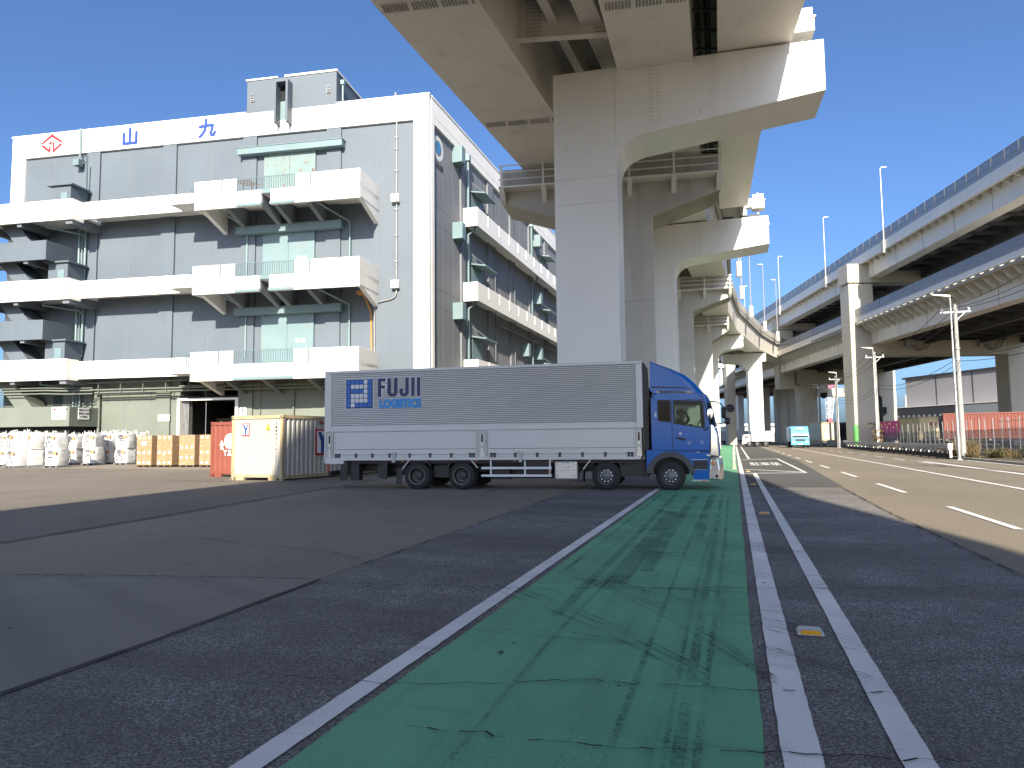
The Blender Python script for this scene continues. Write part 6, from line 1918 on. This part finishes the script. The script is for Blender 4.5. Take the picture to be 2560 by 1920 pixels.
# containers on trailers behind the fence
def trailer(label, x, y, rz, L, group=None):
    t = thing('container_trailer', label, 'trailer', (x, y, 0), rz, group)
    mb = MB(); mb.box(.5, .75, 0, L, .92, 1.10); mb.box(1.7, 1.95, 0, L, .92, 1.10)
    for yy in (.1, L * .3, L * .6, L - .3): mb.box(.02, 2.42, yy, yy + .2, 1.0, 1.11)
    mb.build('chassis', M_cwhite, t)
    mb = MB(); mb.box(.02, .08, L * .55, L - 2.9, .5, .62); mb.box(.02, .08, L * .55, L - 2.9, .75, .85); mb.build('side_guard', M_wpaint, t)
    for yy in (L - 2.2, L - .85):
        for xx, fl in ((.02, 0), (2.42, 1)):
            w = link_mesh('wheel', big_t, t, (xx, yy, .52), (0, 0, R(-90) if not fl else R(90)))
            link_mesh('rim', big_r, w, (0, .01, 0))
    mb = MB(); mb.box(.4, .55, 1.2, 1.35, 0, .95); mb.box(1.9, 2.05, 1.2, 1.35, 0, .95); mb.build('landing_leg', M_frame, t)
    return t
big_t = tyre_mesh(.3, .52, 'trailer_wheel')
big_r = MB(); big_r.lathe([(.33, 0), (.30, .02), (.26, .06), (.15, .03), (.12, -.03), (0, -.03)], (0, 0, 0), 'Y', 24); big_r = big_r.mesh('trailer_rim', M_wpaint, smooth=True)
# the long side of the red box faces the road: local -x side looks at the camera
RZ = R(-28 - 90)
c40 = container('long orange-red shipping container with white lettering on a trailer behind the fence', 43.5, 72.0, RZ, 12.2, 2.44, 2.55, M_cred2, None, z0=1.12)
lettering('TRITON', .42, M_letter_white, c40, (-.012, 1.35, 1.35), (R(90), R(90), R(-90)), .02)
trailer('white container trailer carrying the long orange-red container', 43.5, 72.0, RZ, 12.2)
# the other boxes show their ends
c2 = container('yellowed cream container with a red ring emblem standing end-on behind the fence', 45.5, 79.6, R(-8), 6.06, 2.1, 2.52, M_ccream, M_crust, z0=1.1)
mb = MB()
for u in (1.30, 1.66): 
    pts = [(u + .17 * math.cos(a), .0, 1.72 + .13 * math.sin(a)) for a in [k_ * 2 * math.pi / 16 for k_ in range(17)]]
    mb.tube(pts, .045, 6, cap=False)
mb.build('ring_emblem', M_red_sign, c2)
trailer('trailer under the yellowed cream container', 45.5, 79.6, R(-8), 6.06)
c3 = container('bright pink container standing end-on behind the fence', 46.25, 85.0, R(-8), 6.06, 2.2, 2.25, M_cpink, None, z0=1.08)
trailer('trailer under the bright pink container', 46.25, 85, R(-8), 6.06)
container('dark container between the pink and the yellowed cream one', 49.6, 90.0, R(-8), 6.06, 2.3, 2.6, M_cdark, None, z0=.9)
container('dark blue container at the left of the pink one', 45.9, 96.0, R(-8), 6.06, 2.3, 2.6, M_cdark, None, z0=.9)
container('stained white container behind the vine-wrapped pole', 43.0, 99.0, R(-8), 6.06, 2.44, 2.6, M_cwhite, M_crust, z0=.9)
container('dark container stacked beside the orange-red one', 48.9, 83.5, R(-8), 6.06, 2.44, 2.6, M_cdark, None, z0=.8)
M_gcan = plain('green_drum', (.08, .30, .08), .5)
t = thing('green_tank', 'green drum standing by the cream portal column', 'drum', (42.0, 87.0, 0))
mb = MB(); mb.lathe([(.0, 2.9), (.28, 2.9), (.30, 2.8), (.30, .1), (.28, 0), (0, 0)], (0, 0, 0), 'Z', 18); mb.build('drum_body', M_gcan, t, smooth=True)
mb = MB(); mb.lathe([(.30, 2.0), (.33, 2.0), (.33, 2.06), (.30, 2.06)], (0, 0, 0), 'Z', 18); mb.lathe([(.30, 1.0), (.33, 1.0), (.33, 1.06), (.30, 1.06)], (0, 0, 0), 'Z', 18); build_split(mb, 'drum_ring', M_gcan, t)

# grey warehouse beyond
M_gwall = surf('cladding_grey', (0.30, 0.30, 0.335), .5, var=.05, vscale=.2)
M_gdark = surf('cladding_dark', (0.045, 0.05, 0.065), .5, var=.08)
M_gblue = surf('cladding_pale', (0.24, 0.28, 0.33), .5, var=.05)
gw = thing('grey_warehouse', 'grey clad warehouse with a dark low wing beyond the container park', 'warehouse', (86.0, 118.0, 0), R(90 + 10))
# local x runs away from the camera along the wall, local y to the left (towards the road)
boxobj('wall', M_gwall, gw, -2, 32, -30, -3, 0, 13.4); boxobj('roof', M_gdark, gw, -2.5, 32.6, -30.5, -2.7, 13.4, 13.75)
mb = MB()
for u in (6, 14.5, 23.5): mb.box(u - .1, u + .1, -3.01, -2.95, 7, 13.4)
build_split(mb, 'cladding_joint', M_gdark, gw)
lw = boxobj('low_wing', M_gblue, gw, -3, 14, -3, 1.2, 4.8, 7.2); boxobj('low_wing', M_gdark, gw, 14, 36, -3, 1.2, 4.6, 7.2)
boxobj('wing_wall', M_gdark, gw, -2.5, 35.5, -2.9, .2, 0, 4.8)
mb = MB(); mb.box(-3.1, 36, -3, 1.3, 7.2, 7.32); mb.box(-3.1, 14, -3, 1.32, 4.68, 4.8); mb.build('white_trim', M_sign_white, gw)
mb = MB()
for k_ in range(14): mb.box(15 + k_ * 1.4, 15.5 + k_ * 1.4, 1.19, 1.24, 5.2, 5.6)
mb.build('wing_window', M_gblue, gw)
boxobj('downpipe', M_sign_white, gw, -1.2, -1.0, -2.99, -2.85, 7, 12.8)
# factory chimney
t = thing('chimney_stack', 'pale stepped chimney stack rising beyond the dark low wing', 'chimney', (139.2, 250, 0))
mb = MB(); mb.lathe([(.9, 0), (.75, 11), (.72, 11), (.6, 16), (.5, 16)], (0, 0, 0), 'Z', 14); mb.build('stack', M_sign_white, t)
mb = MB(); mb.lathe([(.8, 11), (.95, 11), (.95, 11.3), (.8, 11.3)], (0, 0, 0), 'Z', 14); mb.build('stack_collar', M_galv, t)
# crane boom
t = thing('lattice_crane', 'tall lattice crane boom banded red and white beyond the utility poles', 'crane', (98.4, 220, 0))
M_cranr = plain('crane_red', (.55, .10, .13), .5); M_cranw = plain('crane_white', (.7, .72, .75), .5)
def lattice(z0, z1, w0, w1, x0, x1, m_, n):
    mb = MB()
    def P(t, sx, sy): 
        w = w0 + (w1 - w0) * t; return Vector((x0 + (x1 - x0) * t + sx * w / 2, sy * w / 2, z0 + (z1 - z0) * t))
    for sx in (-1, 1):
        for sy in (-1, 1): mb.bar(P(0, sx, sy), P(1, sx, sy), .16)
    for i in range(n):
        for sy in (-1, 1):
            a = 1 if i % 2 else -1; mb.bar(P(i / n, a, sy), P((i + 1) / n, -a, sy), .09); mb.bar(P(i / n, a, sy), P(i / n, -a, sy), .08)
        for sx in (-1, 1): mb.bar(P(i / n, sx, -1), P((i + 1) / n, sx, 1), .08)
    return mb.build('boom_section', m_, t)
lattice(6.9, 14.6, 1.2, 2.0, -.3, .25, M_cranw, 9); lattice(14.6, 21, 2.0, 2.1, .25, .8, M_cranr, 7); lattice(21, 28, 2.1, 2.0, .8, 1.4, M_cranw, 7)
mb = MB(); mb.box(-.8, .3, -.8, .8, 4.2, 7.0); mb.box(-2.5, 2.5, -2, 2, 0, 4.2); mb.build('crane_base', M_cranr, t)
# reach stacker mast
t = thing('reach_stacker', 'black container stacker mast standing between the portal columns', 'forklift', (61.8, 120, 0), R(8))
mb = MB(); mb.box(-.75, -.45, -.2, .2, .5, 8.0); mb.box(.45, .75, -.2, .2, .5, 8.0)
for a, b in zip(arc(0, 7.7, .62, 0, 180, 8)[:-1], arc(0, 7.7, .62, 0, 180, 8)[1:]): mb.bar((a[0], 0, a[1]), (b[0], 0, b[1]), .3)
mb.build('mast', M_frame, t); boxobj('carriage', M_frame, t, -1.6, 1.3, -.5, -.2, 5.2, 6.4); mb = MB(); mb.box(-1.8, -.7, -.3, -.1, 7.2, 7.7); mb.box(-.9, 1.1, -.3, .1, 4.9, 5.15); mb.box(-.7, .7, .2, 4.5, .8, 2.6); mb.build('body', M_frame, t)
mb = MB()
for xx in (-.95, .7):
    for yy in (.6, 3.6): mb.lathe([(0, 0), (.7, 0), (.7, .3), (0, .3)], (xx, yy, .7), 'X', 14)
mb.build('wheel', M_rubber, t)
# hanging dome unit under the far portal
t = thing('dome_unit', 'white drum with a dark dome hung below the far portal beam', 'camera', (57.6, 131.0, 0))
mb = MB(); mb.lathe([(.6, 11.4), (.8, 11.2), (.8, 10.0), (.7, 9.7), (.72, 9.6)], (0, 0, 0), 'Z', 16, ); mb.build('housing', M_sign_white, t, smooth=True)
mb = MB(); mb.lathe([(.70, 9.6), (.62, 9.0), (.35, 8.6), (0, 8.5)], (0, 0, 0), 'Z', 16); mb.build('dome', M_frame, t, smooth=True)
# cream wall block and small cabinet beyond the barrier
boxobj_ = boxobj('wall_block', M_cwhite, None, 50.0, 52.6, 113.2, 113.6, 0, 2.3); tag(boxobj_, 'low cream wall block behind the far lamp posts', 'wall')
o = MB().box(0, .9, 0, .6, 0, 2.4).box(-.05, .95, -.05, .65, 2.4, 2.5).build('cabinet', M_cwhite, None, loc=(53.2, 112.5, 0)); tag(o, 'narrow cream cabinet next to the low cream wall block', 'cabinet')

# ================================================================== vehicles and structures down the road
M_lblue = surf('light_blue_paint', (0.10, 0.36, 0.62), .4, var=.05)
M_wtruck = surf('white_truck_paint', (0.62, 0.63, 0.63), .4, var=.05)
M_gtruck = surf('grey_trailer_paint', (0.40, 0.42, 0.45), .45, var=.06)
M_dtruck = surf('dark_truck_paint', (0.04, 0.07, 0.12), .4, var=.06)
M_grtruck = surf('green_truck_paint', (0.06, 0.22, 0.06), .4, var=.06)
def box_truck(label, x, y, heading, cab, body, L=8.0, Wd=2.45, H=2.9, cabL=1.75, cabH=2.45, name='box_truck', group=None, top=None):
    """heading azimuth; local x forward from the tail"""
    t = thing(name, label, 'truck', (x, y, 0), R(90 - heading), group)
    h = Wd / 2
    boxobj('cargo_box', body, t, 0, L - cabL - .15, -h, h, .85, H, bevel=.03)
    mb = MB(); mb.box(.02, .06, -h - .01, h + .01, .85, .95); mb.box(0, L - cabL - .15, -h - .015, h + .015, .84, .93); mb.build('box_sill', M_galv, t)
    x0 = L - cabL
    mb = MB(); mb.xz([(x0, .55), (L, .50), (L + .02, 1.35), (L - .12, 1.9), (L - .28, cabH), (x0, cabH)], -h + .06, h - .06); c = mb.build('cab', cab, t, bevel=.06)
    mb = MB(); mb.hexa([(L - .02, -h + .2, 1.42), (L + .04, -h + .2, 1.42), (L + .04, h - .2, 1.42), (L - .02, h - .2, 1.42), (L - .28, -h + .25, cabH - .22), (L - .21, -h + .25, cabH - .22), (L - .21, h - .25, cabH - .22), (L - .28, h - .25, cabH - .22)]); mb.build('windscreen', M_glass_dark, c)
    for s in (-1, 1):
        mb = MB(); mb.xz([(x0 + .35, 1.45), (L - .18, 1.45), (L - .35, cabH - .25), (x0 + .35, cabH - .25)], s * (h - .055) - .004, s * (h - .055) + .004); mb.build('side_window', M_glass_dark, c)
        mb = MB(); mb.box(L + .0, L + .06, s * h * .72 - .17, s * h * .72 + .17, .72, .90); mb.build('headlight', M_sign_white, c)
        mb = MB(); mb.box(L + .05, L + .15, s * (h + .12) - .08, s * (h + .12) + .08, 1.5, 1.95); mb.bar((L - .1, s * (h - .05), 2.0), (L + .1, s * (h + .12), 1.95), .03); mb.build('mirror', M_frame, c)
    mb = MB(); mb.box(L - .02, L + .07, -h + .06, h - .06, .40, .68); mb.build('bumper', M_wtruck if cab is not M_lblue else M_lblue, c)
    mb = MB(); mb.box(L + .0, L + .05, -h * .5, h * .5, .95, 1.2); g = mb.build('grille', M_frame, c)
    mb = MB(); mb.box(L + .07, L + .085, -.25, .25, .47, .60); mb.build('number_plate', M_sign_white, c)
    if top:
        mb = MB(); mb.xz([(x0 + .1, cabH), (L - .35, cabH), (L - .75, H), (x0 + .1, H)], -h + .1, h - .1); f = mb.build('wind_deflector', top, t, bevel=.04)
    mb = MB(); mb.box(.4, L - .3, -.4, .4, .5, .85); mb.build('chassis', M_frame, t)
    for xx in (1.3, 2.6, L - 1.0):
        for s in (-1, 1):
            w = link_mesh('wheel', far_t, t, (xx, s * (h - .02) + (0 if s < 0 else 0), .45), (0, 0, 0 if s < 0 else math.pi)); link_mesh('rim', far_r, w, (0, .01, 0))
    return t
far_t = tyre_mesh(.28, .45, 'truck_wheel')
far_r = rim_mesh(.45, False, M_rim)
bt = box_truck('light blue box truck driving up the road towards the green lane', 41.95, 105.6, 197.3, M_lblue, M_lblue, L=8.0, H=2.95, cabH=2.25, top=M_lblue)
lettering('北海道', .28, M_letter_white, bt, (8.0, 0, 2.62), (R(90), 0, R(90)), .01)
box_truck('white box truck parked across the far end of the road', 41.6, 113.4, -76, M_wtruck, M_gtruck, L=4.8, H=2.5, cabH=1.95, cabL=1.2, Wd=2.0)
box_truck('grey trailer truck parked behind the far steel pier', 52.0, 165.0, 285, M_gtruck, M_gtruck, L=9, H=3.1, group='trucks parked far down the road')
box_truck('long pale trailer truck parked left of the white box truck', 60.5, 172, 280, M_gtruck, M_wtruck, L=9, H=3.1, group='trucks parked far down the road')
for k_, (x, y, c_, lab) in enumerate(((68.0, 186, M_dtruck, 'dark blue truck parked head-on under the far portal beam'), (70.6, 186, M_grtruck, 'green truck parked head-on under the far portal beam'), (73.2, 187, M_gtruck, 'grey truck parked head-on beside the green one'), (66.0, 205, M_gtruck, 'silver truck parked head-on behind the dark blue one'))):
    box_truck(lab, x + 2.6, y + 8, 197, c_, c_, L=8.5, H=2.7, cabH=2.3)
# lane delineator posts
M_delin = surf('cream_plastic', (.62, .52, .33), .5, var=.08)
for q, s, lab in ((-.05, 35.8, 'cream flexible lane post with bands standing on the green lane edge'), (-.05, 71, 'second flexible lane post farther along the green lane edge')):
    t = thing('lane_post', lab, 'bollard', at_road(q, s), 0)
    mb = MB(); mb.lathe([(.12, 0), (.12, .03), (.055, .06), (.055, .98), (.03, 1.0), (0, 1.0)], (0, 0, 0), 'Z', 14); mb.build('post', M_delin, t, smooth=True)
    mb = MB()
    for z in (.45, .72): mb.lathe([(.056, z), (.059, z), (.059, z + .1), (.056, z + .1)], (0, 0, 0), 'Z', 14)
    mb.build('reflective_band', M_sign_white, t)
# raised road studs
M_stud = surf('cast_aluminium', (.5, .5, .5), .45, metal=.6, var=.1)
M_amber = plain('amber_reflector', (.62, .30, .02), .2)
for q, s in ((.505, 6.0), (.515, 14.9), (.52, 23.9), (.53, 33)):
    t = thing('road_stud', 'raised road stud with amber reflector between the twin white lines', 'road stud', at_road(q, s, .012), -RHO, 'road studs between the twin white lines')
    mb = MB(); mb.hexa([(-.10, -.09, 0), (.10, -.09, 0), (.10, .09, 0), (-.10, .09, 0), (-.075, -.055, .035), (.075, -.055, .035), (.075, .055, .035), (-.075, .055, .035)]); mb.build('stud_body', M_stud, t, bevel=.006)
    mb = MB(); mb.hexa([(-.075, -.088, .006), (.075, -.088, .006), (.075, -.07, .006), (-.075, -.07, .006), (-.062, -.066, .031), (.062, -.066, .031), (.062, -.056, .031), (-.062, -.056, .031)]); mb.build('reflector', M_amber, t)

# other viaduct glimpsed between the piers
t = thing('ribbed_viaduct', 'pale ribbed elevated road on cream columns seen past the mirrors', 'elevated road', (0, 0, 0))
def slab(mb, a, b, w, z0, z1):
    d = Vector((b[0] - a[0], b[1] - a[1])).normalized(); n = Vector((-d.y, d.x)) * w / 2
    mb.hexa([(a[0] - n.x, a[1] - n.y, z0), (a[0] + n.x, a[1] + n.y, z0), (b[0] + n.x, b[1] + n.y, z0), (b[0] - n.x, b[1] - n.y, z0), (a[0] - n.x, a[1] - n.y, z1), (a[0] + n.x, a[1] + n.y, z1), (b[0] + n.x, b[1] + n.y, z1), (b[0] - n.x, b[1] - n.y, z1)])
A_, B_ = (46.5, 152), (34.5, 152)
mb = MB(); slab(mb, (46.5, 156), (28, 150), 8, 12.4, 16.4); mb.build('girder', M_gblue, t)
mb = MB(); slab(mb, (46.6, 156), (28, 150), 9, 16.4, 17.3); mb.build('edge_beam', M_wtruck, t)
mb = MB()
for k_ in range(14):
    u = k_ / 13; x, y = 46 - 17 * u, 151.5 - 5.5 * u
    mb.box(x - .12, x + .12, y - .2, y + .3, 12.4, 16.4)
mb.build('girder_rib', M_wtruck, t)
boxobj('column', M_cream, t, 45.2, 47.0, 149, 151, 0, 17.6, bevel=.05); boxobj('column', M_steelg, t, 57.3, 58.8, 180, 182, 0, 12.2, bevel=.05); boxobj('column', M_steelg, t, 47.4, 49.4, 184, 186, 0, 12.2)
mb = MB()
for k_ in range(20): mb.box(46.4 - k_ * .8, 46.45 - k_ * .8, 151.0 - k_ * .26, 151.05 - k_ * .26, 17.3, 18.4)
mb.tube([(46.4, 151, 18.4), (30.4, 145.8, 18.4)], .04, 5); mb.build('railing', M_wtruck, t)
t = thing('far_portal', 'wide portal frame of a side ramp crossing behind the white box truck', 'bridge pier', (0, 0, 0))
boxobj('column', M_cream, t, 59.6, 61.8, 170, 172, 0, 13.4, bevel=.05); boxobj('column', M_cream, t, 66.4, 68.5, 170, 172, 0, 13.4, bevel=.05)
boxobj('beam', M_dk, t, 57.5, 72, 169.9, 172, 13.4, 14.9)
mb = MB(); mb.box(52, 80, 167, 174, 14.9, 16.2); mb.build('deck', M_gdark, t)
mb = MB()
for k_ in range(18): mb.box(53 + k_ * 1.2, 53.3 + k_ * 1.2, 166.9, 167.1, 14.9, 16.2)
mb.build('deck_rib', M_dk, t)
# skyline
def far_building(label, x0, x1, y, d, h, m_, cat='building', rows=0, cols=0, wm=None):
    t = thing('far_building', label, cat, ((x0 + x1) / 2, y, 0))
    w = (x1 - x0) / 2
    boxobj('wall', m_, t, -w, w, 0, d, 0, h); boxobj('roof', M_galv, t, -w - .2, w + .2, -.2, d + .2, h, h + .5)
    for r_ in range(rows):
        for c_ in range(cols):
            u = -w + (c_ + .5) * 2 * w / cols; z = h * (r_ + .5) / rows
            boxobj('window', wm or M_glass_dark, t, u - w / cols * .6, u + w / cols * .6, -.1, .02, z - h / rows * .28, z + h / rows * .28)
    return t
M_tower = surf('tower_glass', (.16, .32, .55), .2, var=.1)
far_building('tall blue glass tower glimpsed behind the curving expressway', 254, 264, 900, 20, 118, M_tower, 'tower', 10, 3, M_gblue)
far_building('slim pale tower beside the blue glass tower', 243, 251, 880, 20, 100, M_gblue, 'tower', 8, 2, M_tower)
far_building('long low white depot under the far elevated road', 118, 190, 330, 30, 5.5, M_wtruck, 'building', 1, 12, M_gdark)
far_building('pale shed beyond the parked trucks', 78, 112, 260, 25, 4.8, M_wtruck, 'building', 1, 8, M_gdark)
far_building('cream shed behind the lattice crane', 112, 150, 300, 25, 6.0, M_cwhite, 'building', 1, 8, M_gdark)
far_building('low grey office beyond the utility poles', 92, 106, 205, 14, 4.2, M_gtruck, 'building', 1, 5, M_glass_dark)
far_building('white gantry house behind the container park', 150, 185, 290, 20, 9, M_wtruck, 'building', 2, 8, M_gblue)
t = thing('far_elevated_road', 'distant elevated road crossing low on the horizon', 'elevated road', (0, 0, 0))
boxobj('deck', M_wtruck, t, 20, 420, 420, 430, 8.2, 9.6); boxobj('lower_deck', M_wtruck, t, 20, 420, 400, 410, 3.6, 4.6)
for k_ in range(14): boxobj('column', M_gtruck, t, 40 + k_ * 26, 42 + k_ * 26, 422, 425, 0, 8.2)
for x, y in ((163.5, 415), (190, 415)):
    lamp_column('tiny lamp column on the distant elevated road', x, y, 9.6, 7, 0, 'lamps on the distant road', box=False)
# green direction sign on the upper deck
t = thing('direction_sign', 'green expressway direction sign on the upper deck edge', 'sign', (52.8, 148, 25.2))
boxobj('sign_panel', plain('sign_green', (.0, .22, .10), .4), t, -1.3, .1, -.05, .05, .2, 1.7); mb = MB(); mb.box(-1.2, -1.1, .05, .15, -1, 1.6); mb.box(-.1, 0, .05, .15, -1, 1.6); mb.build('sign_post', M_galv, t)
